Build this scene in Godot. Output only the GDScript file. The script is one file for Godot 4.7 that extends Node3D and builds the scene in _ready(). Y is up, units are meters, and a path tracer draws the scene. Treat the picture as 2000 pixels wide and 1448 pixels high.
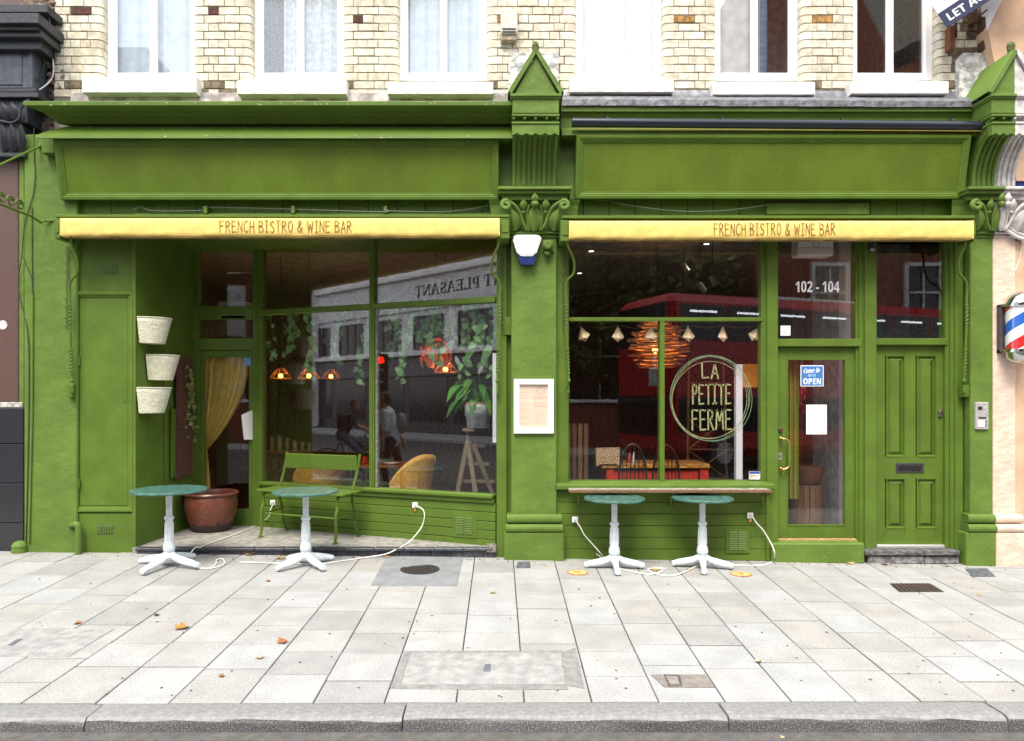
extends Node3D

# ------------------------------------------------------------------ survey of the photograph
# a pixel of the 2000 x 1448 photograph gives a direction; X() and Y() turn it into metres on the plane at depth z
const F := 1400.0
const CX := 965.0
const CY := 778.0
const D := 7.37
const H := 1.67
const ZK := 3.29          # back of the kerb
const ZR := 3.49          # front of the kerb

func X(px: float, z := 0.0) -> float:
	return (px - CX) * (D - z) / F

func Y(py: float, z := 0.0) -> float:
	return H - (py - CY) * (D - z) / F

func P(px: float, py: float, z := 0.0) -> Vector3:
	return Vector3(X(px, z), Y(py, z), z)

func ground(x: float, z: float) -> float:
	var f := 0.03 - 0.0132 * clampf(x, -12.0, 12.0)
	var k := -0.062 + 0.0025 * clampf(x, -12.0, 12.0)
	return lerpf(f, k, clampf(z / ZK, 0.0, 1.0))

func on_ground(px: float, py: float) -> Vector3:
	var a := -0.6
	var b := 4.4
	for i in 40:
		var m := (a + b) / 2
		if Y(py, m) < ground(X(px, m), m):
			a = m
		else:
			b = m
	return P(px, py, a)

func at_height(px: float, py: float, y: float) -> Vector3:
	var d := F * (H - y) / (py - CY)
	return P(px, py, D - d)

# ------------------------------------------------------------------ mesh builder
class MB:
	var st := SurfaceTool.new()
	var g := -1
	var xf := Transform3D()

	func _init():
		st.begin(Mesh.PRIMITIVE_TRIANGLES)

	func v(p: Vector3):
		st.set_smooth_group(g)
		st.add_vertex(xf * p)

	func tri(a: Vector3, b: Vector3, c: Vector3):   # counter-clockwise seen from outside
		v(a)
		v(c)
		v(b)

	func quad(a: Vector3, b: Vector3, c: Vector3, d: Vector3):
		tri(a, b, c)
		tri(a, c, d)

	func otri(a: Vector3, b: Vector3, c: Vector3, m: Vector3):
		if (b - a).cross(c - a).dot((a + b + c) / 3 - m) < 0:
			tri(a, c, b)
		else:
			tri(a, b, c)

	func oquad(a: Vector3, b: Vector3, c: Vector3, d: Vector3, m: Vector3):
		otri(a, b, c, m)
		otri(a, c, d, m)

	func box(lo: Vector3, hi: Vector3, ch := 0.003):
		var a := Vector3(minf(lo.x, hi.x), minf(lo.y, hi.y), minf(lo.z, hi.z))
		var b := Vector3(maxf(lo.x, hi.x), maxf(lo.y, hi.y), maxf(lo.z, hi.z))
		var m := (a + b) / 2
		var h := (b - a) / 2
		ch = minf(ch, 0.45 * minf(h.x, minf(h.y, h.z)) * 2.0)
		ch = minf(ch, 0.9 * minf(h.x, minf(h.y, h.z)))
		var c := func(sx, sy, sz, ax):
			var p := Vector3(sx * h.x, sy * h.y, sz * h.z)
			for k in 3:
				if k != ax:
					p[k] -= signf(p[k]) * ch
			return m + p
		for ax in 3:
			for s in [-1, 1]:
				var q := []
				for t in [[-1, -1], [1, -1], [1, 1], [-1, 1]]:
					var e := [0, 0, 0]
					e[ax] = s
					e[(ax + 1) % 3] = t[0]
					e[(ax + 2) % 3] = t[1]
					q.append(c.call(e[0], e[1], e[2], ax))
				oquad(q[0], q[1], q[2], q[3], m)
		if ch < 1e-5:
			return
		for ax in 3:
			var ay := (ax + 1) % 3
			var az := (ax + 2) % 3
			for s in [-1, 1]:
				for t in [-1, 1]:
					var e := [0, 0, 0]
					e[ax] = s
					e[ay] = t
					e[az] = -1
					var f := e.duplicate()
					f[az] = 1
					oquad(c.call(e[0], e[1], e[2], ax), c.call(f[0], f[1], f[2], ax), c.call(f[0], f[1], f[2], ay), c.call(e[0], e[1], e[2], ay), m)
		for sx in [-1, 1]:
			for sy in [-1, 1]:
				for sz in [-1, 1]:
					otri(c.call(sx, sy, sz, 0), c.call(sx, sy, sz, 1), c.call(sx, sy, sz, 2), m)

	func bar(p: Vector3, q: Vector3, w: float, h: float, up := Vector3.UP, ch := 0.002):
		# a beam from p to q, w across and h along up
		var keep := xf
		var z := (q - p)
		var n := z.length()
		z = z / n
		if absf(z.dot(up)) > 0.98:
			up = Vector3.RIGHT if absf(z.x) < 0.9 else Vector3.BACK
		var x := up.cross(z).normalized()
		var y := z.cross(x)
		xf = keep * Transform3D(Basis(x, y, z), p)
		box(Vector3(-w / 2, -h / 2, 0), Vector3(w / 2, h / 2, n), ch)
		xf = keep

	func prism(poly: PackedVector2Array, o: Vector3, ux: Vector3, uy: Vector3, d: Vector3, smooth := false):
		# the outline in the plane (ux, uy) at o, drawn out by d
		var area := 0.0
		for i in poly.size():
			area += poly[i].cross(poly[(i + 1) % poly.size()])
		if area * ux.cross(uy).dot(d) < 0:
			poly = poly.duplicate()
			poly.reverse()
		var n := poly.size()
		var keep := g
		for i in n:
			var a := o + ux * poly[i].x + uy * poly[i].y
			var b := o + ux * poly[(i + 1) % n].x + uy * poly[(i + 1) % n].y
			if smooth:
				g = 7
			quad(a, b, b + d, a + d)
		g = keep
		var t := Geometry2D.triangulate_polygon(poly)
		for i in range(0, t.size(), 3):
			var a := o + ux * poly[t[i]].x + uy * poly[t[i]].y
			var b := o + ux * poly[t[i + 1]].x + uy * poly[t[i + 1]].y
			var c := o + ux * poly[t[i + 2]].x + uy * poly[t[i + 2]].y
			if (b - a).cross(c - a).dot(d) > 0:
				var s := b
				b = c
				c = s
			tri(a, b, c)
			tri(a + d, c + d, b + d)

	func moulding(prof: Array, x0: float, x1: float, ml := 0.0, mr := 0.0):
		# profile of [z, y] points, from back top round the front to back bottom, run along x; ml, mr: mitred ends
		var n := prof.size()
		var zb: float = prof[0][0]
		var l := func(i): return Vector3(x0 - ml * (prof[i][0] - zb), prof[i][1], prof[i][0])
		var r := func(i): return Vector3(x1 + mr * (prof[i][0] - zb), prof[i][1], prof[i][0])
		for i in n - 1:
			quad(l.call(i + 1), r.call(i + 1), r.call(i), l.call(i))
		quad(l.call(0), r.call(0), r.call(n - 1), l.call(n - 1))
		var flat := PackedVector2Array()
		for p in prof:
			flat.append(Vector2(p[0], p[1]))
		var t := Geometry2D.triangulate_polygon(flat)
		for i in range(0, t.size(), 3):
			otri(l.call(t[i]), l.call(t[i + 1]), l.call(t[i + 2]), Vector3(x1, prof[0][1], zb))
			otri(r.call(t[i]), r.call(t[i + 1]), r.call(t[i + 2]), Vector3(x0, prof[0][1], zb))

	func frame(o: Vector3, ux: Vector3, uy: Vector3, w: float, h: float, prof: Array):
		# a moulding run round the rectangle w x h at corner o; profile of [inwards, height] points
		var n := ux.cross(uy).normalized()
		var c := func(i, k):
			var d: float = prof[k][0]
			var sx: float = [d, w - d, w - d, d][i]
			var sy: float = [d, d, h - d, h - d][i]
			return o + ux * sx + uy * sy + n * prof[k][1]
		for i in 4:
			for k in prof.size() - 1:
				quad(c.call(i, k), c.call((i + 1) % 4, k), c.call((i + 1) % 4, k + 1), c.call(i, k + 1))

	func lathe(prof: Array, segs := 24, at := Vector3.ZERO, squash := 1.0):
		# profile of [radius, height] from top to bottom or bottom to top round the y axis
		var keep := g
		g = 1
		var up: bool = prof[-1][1] >= prof[0][1]
		for k in prof.size() - 1:
			if k > 0:
				var a := Vector2(prof[k][0] - prof[k - 1][0], prof[k][1] - prof[k - 1][1])
				var b := Vector2(prof[k + 1][0] - prof[k][0], prof[k + 1][1] - prof[k][1])
				if absf(a.angle_to(b)) > 0.6:
					g += 1
			for i in segs:
				var t0 := TAU * i / segs
				var t1 := TAU * (i + 1) / segs
				var p := func(r, y, t): return at + Vector3(r * cos(t), y, -r * sin(t) * squash)
				var a: Vector3 = p.call(prof[k][0], prof[k][1], t0)
				var b: Vector3 = p.call(prof[k][0], prof[k][1], t1)
				var c: Vector3 = p.call(prof[k + 1][0], prof[k + 1][1], t1)
				var e: Vector3 = p.call(prof[k + 1][0], prof[k + 1][1], t0)
				if not up:
					var s := a
					a = e
					e = s
					s = b
					b = c
					c = s
				if a.distance_squared_to(b) > 1e-12:
					tri(a, b, c)
				if c.distance_squared_to(e) > 1e-12:
					tri(a, c, e)
		g = keep

	func tube(pts: Array, r, sides := 8, caps := true):
		var n := pts.size()
		var rings := []
		var t: Vector3 = (pts[1] - pts[0]).normalized()
		var x := t.cross(Vector3.UP)
		if x.length() < 0.05:
			x = t.cross(Vector3.RIGHT)
		x = x.normalized()
		for i in n:
			var d: Vector3 = (pts[mini(i + 1, n - 1)] - pts[maxi(i - 1, 0)])
			if d.length() > 1e-9:
				t = d.normalized()
			x = (x - t * t.dot(x)).normalized()
			var y := t.cross(x)
			var rad: float = r[i] if r is Array else r
			var ring := []
			for k in sides:
				var a := TAU * k / sides
				ring.append(pts[i] + (x * cos(a) + y * sin(a)) * rad)
			rings.append(ring)
		var keep := g
		g = 3
		for i in n - 1:
			for k in sides:
				var m := (k + 1) % sides
				quad(rings[i][k], rings[i][m], rings[i + 1][m], rings[i + 1][k])
		g = keep
		if caps:
			for k in range(1, sides - 1):
				tri(rings[0][0], rings[0][k + 1], rings[0][k])
				tri(rings[-1][0], rings[-1][k], rings[-1][k + 1])

	func grid(pts: Array, closed := false, smooth := true):
		# rows of points
		var keep := g
		if smooth:
			g = 5
		for i in pts.size() - 1:
			var m: int = pts[i].size()
			for k in (m if closed else m - 1):
				var q := (k + 1) % m
				quad(pts[i][k], pts[i][q], pts[i + 1][q], pts[i + 1][k])
		g = keep

	func ball(c: Vector3, r: Vector3, rows := 8, segs := 12):
		var prof := []
		for i in rows + 1:
			var a := PI * i / rows - PI / 2
			prof.append([cos(a), sin(a)])
		var keep := xf
		xf = keep * Transform3D(Basis.from_scale(r), c)
		lathe(prof, segs)
		xf = keep

	func mesh() -> ArrayMesh:
		st.generate_normals()
		return st.commit()

func spline(pts: Array, n := 6) -> Array:
	var out := []
	for i in pts.size() - 1:
		var a: Vector3 = pts[maxi(i - 1, 0)]
		var b: Vector3 = pts[i]
		var c: Vector3 = pts[i + 1]
		var d: Vector3 = pts[mini(i + 2, pts.size() - 1)]
		for k in n:
			out.append(b.cubic_interpolate(c, a, d, float(k) / n))
	out.append(pts[-1])
	return out

# ------------------------------------------------------------------ nodes
var used := {}

func numbered(called: String) -> String:
	used[called] = used.get(called, -1) + 1
	return called if used[called] == 0 else "%s_%03d" % [called, used[called]]

func tag(o: Node3D, label: String, category: String, group := "") -> Node3D:
	o.set_meta("label", label)
	o.set_meta("category", category)
	if group:
		o.set_meta("group", group)
	return o

func thing(called: String, label: String, category: String, at := Vector3.ZERO, group := "") -> Node3D:
	var o := Node3D.new()
	o.name = numbered(called)
	add_child(o)
	o.position = at
	return tag(o, label, category, group)

func above(o: Node) -> Vector3:     # where a node stands, before the tree has run
	var p := Vector3.ZERO
	while o is Node3D and o != self:
		p += o.position
		o = o.get_parent()
	return p

func part(called: String, m, mat: Material, parent: Node3D, local := false) -> MeshInstance3D:
	# m: an MB or a mesh, in world coordinates unless local
	var o := MeshInstance3D.new()
	o.name = called
	o.mesh = m.mesh() if m is MB else m
	o.material_override = mat
	parent.add_child(o, true)
	if not local:
		o.position = -above(parent)
	return o

func node_part(called: String, parent: Node3D) -> Node3D:
	var o := Node3D.new()
	o.name = called
	parent.add_child(o, true)
	return o

func single(called: String, m, mat: Material, label: String, category: String, group := "") -> MeshInstance3D:
	var o := MeshInstance3D.new()
	o.name = numbered(called)
	o.mesh = m.mesh() if m is MB else m
	o.material_override = mat
	add_child(o)
	tag(o, label, category, group)
	return o

func setting(called: String, m, mat: Material) -> MeshInstance3D:
	var o := MeshInstance3D.new()
	o.name = numbered(called)
	if m:
		o.mesh = m.mesh() if m is MB else m
		o.material_override = mat
	add_child(o)
	o.set_meta("kind", "structure")
	return o

func B(px0: float, py0: float, px1: float, py1: float, z0: float, z1: float, ch := 0.004) -> MB:
	# a block whose front, at depth z0, covers that rectangle of the photograph
	var m := MB.new()
	m.box(Vector3(X(px0, z0), Y(py1, z0), z1), Vector3(X(px1, z0), Y(py0, z0), z0), ch)
	return m

func G(px0: float, py0: float, px1: float, py1: float, z: float) -> MB:
	# a sheet of plate glass filling that rectangle, its outer face at z
	return B(px0, py0, px1, py1, z, z - 0.006, 0.0)

# ------------------------------------------------------------------ textures and materials
var tex := {}
var mats := {}
var rng := RandomNumberGenerator.new()

func noise_image(kind: int, freq: float, octaves: int, s: int, w := 512, h := 512) -> Image:
	var n := FastNoiseLite.new()
	n.noise_type = kind
	n.frequency = freq
	n.seed = s
	n.fractal_octaves = octaves
	n.fractal_type = FastNoiseLite.FRACTAL_FBM if octaves > 1 else FastNoiseLite.FRACTAL_NONE
	return n.get_seamless_image(w, h)

func remap_image(im: Image, lo: float, hi: float, c0 := 0.0, c1 := 1.0) -> Image:
	var d := im.get_data()
	var table := PackedByteArray()
	for i in 256:
		var t := clampf((i / 255.0 - c0) / (c1 - c0), 0, 1)
		table.append(int(255 * lerpf(lo, hi, t)))
	for i in d.size():
		d[i] = table[d[i]]
	return Image.create_from_data(im.get_width(), im.get_height(), false, Image.FORMAT_L8, d)

func mul_images(a: Image, b: Image) -> Image:
	var p := a.get_data()
	var q := b.get_data()
	for i in p.size():
		p[i] = p[i] * q[i] / 255
	return Image.create_from_data(a.get_width(), a.get_height(), false, Image.FORMAT_L8, p)

func put_tex(called: String, im: Image):
	tex[called] = ImageTexture.create_from_image(im)

func make_textures():
	var S := FastNoiseLite.TYPE_SIMPLEX_SMOOTH
	var fbm := noise_image(S, 0.012, 5, 3)
	var fine := noise_image(S, 0.11, 4, 5)
	put_tex("mottle", mul_images(remap_image(fbm, 0.80, 1.0, 0.25, 0.75), remap_image(fine, 0.90, 1.0, 0.2, 0.8)))
	put_tex("paint", mul_images(remap_image(noise_image(S, 0.006, 5, 21), 0.92, 1.0, 0.25, 0.75), remap_image(fine, 0.93, 1.0, 0.2, 0.8)))
	put_tex("speck", mul_images(remap_image(noise_image(S, 0.25, 3, 8), 0.62, 1.0, 0.25, 0.7), remap_image(fbm, 0.85, 1.0, 0.2, 0.8)))
	var spots := noise_image(FastNoiseLite.TYPE_CELLULAR, 0.045, 1, 9)
	put_tex("slab", mul_images(mul_images(remap_image(noise_image(S, 0.3, 2, 12), 0.86, 1.0, 0.2, 0.7), remap_image(fbm, 0.94, 1.0, 0.25, 0.70)), remap_image(spots, 0.72, 1.0, 0.0, 0.055)))
	put_tex("granite", mul_images(remap_image(noise_image(FastNoiseLite.TYPE_CELLULAR, 0.16, 1, 10), 0.45, 1.0, 0.1, 0.6), remap_image(fine, 0.75, 1.0, 0.2, 0.8)))
	put_tex("stain", mul_images(remap_image(noise_image(S, 0.010, 6, 31), 0.74, 1.0, 0.28, 0.66), remap_image(fine, 0.85, 1.0, 0.2, 0.8)))
	put_tex("brick", mul_images(remap_image(noise_image(S, 0.01, 5, 33), 0.86, 1.0, 0.28, 0.62), remap_image(fine, 0.86, 1.0, 0.2, 0.7)))
	put_tex("bump_fine", fine)
	put_tex("bump_lump", noise_image(S, 0.02, 5, 41))
	put_tex("bump_grit", noise_image(S, 0.3, 2, 43))
	# wood: noise drawn out along u
	var g := noise_image(S, 0.045, 5, 51)
	var w := g.duplicate()
	w.resize(4096 / 2, 128, Image.INTERPOLATE_CUBIC)
	w = w.get_region(Rect2i(0, 0, 512, 128))
	w.resize(512, 512, Image.INTERPOLATE_CUBIC)
	var streak := Image.create(512, 512, false, Image.FORMAT_L8)
	var src := g.get_data()
	var sd := PackedByteArray()
	sd.resize(512 * 512)
	for y in 512:
		for x in 512:
			sd[y * 512 + x] = src[(y % 512) * 512 + int(256 + 60 * sin(x * TAU / 512.0)) % 512]
	streak = Image.create_from_data(512, 512, false, Image.FORMAT_L8, sd)
	put_tex("grain_h", remap_image(streak, 0.55, 1.0, 0.25, 0.75))
	var tv := streak.duplicate()
	tv.rotate_90(CLOCKWISE)
	put_tex("grain_v", remap_image(tv, 0.55, 1.0, 0.25, 0.75))

func L(r: float, g: float, b: float) -> Color:   # a linear base colour
	return Color(r, g, b).linear_to_srgb()

func mat(called: String, c: Color, rough := 0.7, texture := "mottle", scale := 1.0, bump := "", cm := 0.0, metal := 0.0, spec := 0.5) -> StandardMaterial3D:
	if mats.has(called):
		return mats[called]
	var m := StandardMaterial3D.new()
	m.resource_name = called
	m.albedo_color = c
	m.roughness = rough
	m.metallic = metal
	m.metallic_specular = spec
	m.uv1_triplanar = true
	m.uv1_world_triplanar = true
	m.uv1_scale = Vector3.ONE * scale
	if texture:
		m.albedo_texture = tex[texture]
	if bump:
		m.heightmap_enabled = true
		m.heightmap_texture = tex[bump]
		m.heightmap_scale = cm
	mats[called] = m
	return m

func glass_mat(called: String, alpha := 0.02, c := Color(0.9, 0.95, 0.93)) -> StandardMaterial3D:
	if mats.has(called):
		return mats[called]
	var m := StandardMaterial3D.new()
	m.resource_name = called
	m.albedo_color = Color(c.r, c.g, c.b, alpha)
	m.transparency = BaseMaterial3D.TRANSPARENCY_ALPHA
	m.roughness = 0.0
	m.metallic_specular = 0.5
	mats[called] = m
	return m

func glow(called: String, c: Color, e: float) -> StandardMaterial3D:
	if mats.has(called):
		return mats[called]
	var m := StandardMaterial3D.new()
	m.resource_name = called
	m.albedo_color = c
	m.emission_enabled = true
	m.emission = c
	m.emission_energy_multiplier = e
	mats[called] = m
	return m

# ------------------------------------------------------------------ lettering drawn in strokes
const GLYPH := {
	"A": [[0, 0, 0.22, 1, 0.45, 0], [0.08, 0.33, 0.38, 0.36]],
	"B": [[0.02, 0, 0, 1, 0.28, 0.96, 0.38, 0.8, 0.28, 0.58, 0.02, 0.52], [0.05, 0.53, 0.34, 0.46, 0.45, 0.25, 0.34, 0.04, 0, 0]],
	"C": [[0.43, 0.9, 0.3, 1, 0.12, 0.9, 0, 0.55, 0.07, 0.15, 0.24, 0, 0.44, 0.1]],
	"E": [[0.42, 0.97, 0, 1, 0.02, 0, 0.44, 0.03], [0, 0.52, 0.34, 0.54]],
	"F": [[0.02, 0, 0, 1, 0.44, 0.97], [0, 0.54, 0.34, 0.56]],
	"H": [[0, 0, 0.02, 1], [0.42, 0, 0.4, 1], [0, 0.5, 0.42, 0.53]],
	"I": [[0.16, 0, 0.17, 1], [0, 0.98, 0.34, 1], [0, 0.0, 0.34, 0.02]],
	"L": [[0, 1, 0.03, 0, 0.42, 0.03]],
	"M": [[0, 0, 0.06, 1, 0.28, 0.42, 0.5, 1, 0.56, 0]],
	"N": [[0, 0, 0.02, 1, 0.42, 0, 0.43, 1]],
	"O": [[0.22, 1, 0.06, 0.82, 0, 0.45, 0.1, 0.08, 0.24, 0, 0.4, 0.15, 0.44, 0.55, 0.36, 0.88, 0.22, 1]],
	"P": [[0.02, 0, 0, 1, 0.3, 0.95, 0.4, 0.76, 0.28, 0.54, 0, 0.47]],
	"R": [[0.02, 0, 0, 1, 0.28, 0.96, 0.38, 0.78, 0.28, 0.57, 0.02, 0.5], [0.12, 0.5, 0.45, 0]],
	"S": [[0.4, 0.88, 0.27, 1, 0.08, 0.9, 0.05, 0.7, 0.2, 0.54, 0.38, 0.38, 0.4, 0.15, 0.24, 0, 0.01, 0.1]],
	"T": [[0, 0.98, 0.48, 1], [0.24, 1, 0.25, 0]],
	"W": [[0, 1, 0.14, 0, 0.3, 0.72, 0.44, 0, 0.6, 1]],
	"&": [[0.5, 0, 0.12, 0.7, 0.15, 0.92, 0.28, 1, 0.37, 0.87, 0.3, 0.68, 0.07, 0.4, 0.02, 0.18, 0.15, 0, 0.33, 0.06, 0.48, 0.38]],
}

func stroke_width(text: String) -> float:
	var w := 0.0
	for ch in text:
		if ch == " ":
			w += 0.34
			continue
		var most := 0.0
		for s in GLYPH[ch]:
			for i in range(0, s.size(), 2):
				most = maxf(most, s[i])
		w += most + 0.2
	return w - 0.2

func strokes(m: MB, text: String, o: Vector3, ux: Vector3, uy: Vector3, width: float, height: float, pen: float, shake := 0.0):
	# flat pen strokes on the plane (ux, uy), the line of text starting at o
	var k := width / stroke_width(text)
	var n := ux.cross(uy).normalized()
	var x := 0.0
	for ch in text:
		if ch == " ":
			x += 0.34
			continue
		var most := 0.0
		var dy := rng.randf_range(-shake, shake)
		for s in GLYPH[ch]:
			var line := []
			for i in range(0, s.size(), 2):
				most = maxf(most, s[i])
				line.append(Vector2((x + s[i]) * k, (s[i + 1] + dy) * height))
			for i in line.size() - 1:
				var a: Vector2 = line[i]
				var b: Vector2 = line[i + 1]
				var d := (b - a).normalized()
				var e := Vector2(-d.y, d.x) * pen / 2
				a -= d * pen * 0.4
				b += d * pen * 0.4
				var w := func(q, up): return o + ux * q.x + uy * q.y + n * up
				m.quad(w.call(a - e, 0.0008), w.call(b - e, 0.0008), w.call(b + e, 0.0008), w.call(a + e, 0.0008))
		x += most + 0.2

func text_mesh(text: String, height: float, bold := true, depth := 0.002, serif := false) -> TextMesh:
	var t := TextMesh.new()
	var f := SystemFont.new()
	f.font_names = PackedStringArray(["Droid Serif" if serif else "Droid Sans"])
	f.font_weight = 700 if bold else 400
	t.font = f
	t.text = text
	t.font_size = 64
	t.pixel_size = height / 46.0      # height of the capitals
	t.depth = depth
	return t

func lettering(text: String, at: Vector3, ux: Vector3, uy: Vector3, width: float, height: float, mt: Material, parent: Node3D, bold := true, serif := false, called := "lettering") -> MeshInstance3D:
	var t := text_mesh(text, height, bold, 0.002, serif)
	var o := MeshInstance3D.new()
	o.name = called
	o.mesh = t
	o.material_override = mt
	parent.add_child(o, true)
	var w := t.get_aabb().size.x
	var c := t.get_aabb().get_center()
	var n := ux.cross(uy).normalized()
	var b := Basis(ux * (width / w), uy, n)
	o.transform = Transform3D(b, at - above(parent) - b * Vector3(c.x, c.y, 0))
	return o

func _ready():
	rng.seed = 20
	# ---------------------------------------------------------------- camera, sky, sun, exposure
	var cam := Camera3D.new()
	cam.name = "camera"
	cam.projection = Camera3D.PROJECTION_FRUSTUM
	cam.near = 0.1
	cam.far = 400.0
	cam.size = 2.0 * 724.0 / F * cam.near
	cam.frustum_offset = Vector2(1000.0 - CX, CY - 724.0) / F * cam.near
	cam.position = Vector3(0, H, D)
	cam.current = true
	add_child(cam)
	var env := Environment.new()
	env.tonemap_mode = Environment.TONE_MAPPER_LINEAR
	env.tonemap_exposure = 4.6
	env.background_mode = Environment.BG_SKY
	var sm := ProceduralSkyMaterial.new()
	sm.sky_top_color = Color(0.88, 0.92, 0.98)
	sm.sky_horizon_color = Color(0.97, 0.97, 0.97)
	sm.sky_curve = 0.3
	sm.ground_bottom_color = Color(0.45, 0.45, 0.45)
	sm.ground_horizon_color = Color(0.6, 0.6, 0.6)
	var sky := Sky.new()
	sky.sky_material = sm
	env.sky = sky
	env.background_energy_multiplier = 0.85
	env.sdfgi_enabled = true
	env.ssao_enabled = true
	env.ssil_enabled = true
	var we := WorldEnvironment.new()
	we.name = "environment"
	we.environment = env
	add_child(we)
	var sun := DirectionalLight3D.new()
	sun.name = "sun"
	sun.light_color = Color(1.0, 0.97, 0.92)
	sun.light_energy = 0.45
	sun.light_angular_distance = 30.0
	sun.shadow_enabled = true
	sun.rotation_degrees = Vector3(-58, -14, 0)
	add_child(sun)
	# ---------------------------------------------------------------- the place
	make_textures()
	make_materials()
	make_ground()
	make_building()
	make_neighbours()
	make_opposite()
	make_awnings()
	make_fittings()
	make_street_things()
	make_left_room()
	make_right_room()
	make_people()

var green: StandardMaterial3D
var green_wall: StandardMaterial3D
var white: StandardMaterial3D
var black: StandardMaterial3D
var pane: StandardMaterial3D

func make_materials():
	green = mat("green_paint", L(0.095, 0.160, 0.022), 0.48, "paint", 0.7, "bump_fine", 0.04, 0.0, 0.33)
	green_wall = mat("green_masonry_paint", L(0.112, 0.187, 0.032), 0.6, "paint", 0.6, "bump_lump", 0.5, 0.0, 0.33)
	white = mat("white_paint", L(0.78, 0.77, 0.74), 0.5, "mottle", 1.5)
	black = mat("black_metal", L(0.02, 0.022, 0.025), 0.35, "")
	pane = glass_mat("window_glass", 0.0)

# ------------------------------------------------------------------ ground
const TOP_LINES := [448, 532, 617, 696, 768, 848, 926, 1003, 1084, 1160, 1238, 1312, 1386, 1464, 1540, 1617, 1692, 1762]
const KERB_LINES := [45, 189, 331, 472, 612, 751, 891, 1024, 1156, 1287, 1417, 1547, 1674, 1801, 1930, 2050, 2172, 2295]

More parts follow.
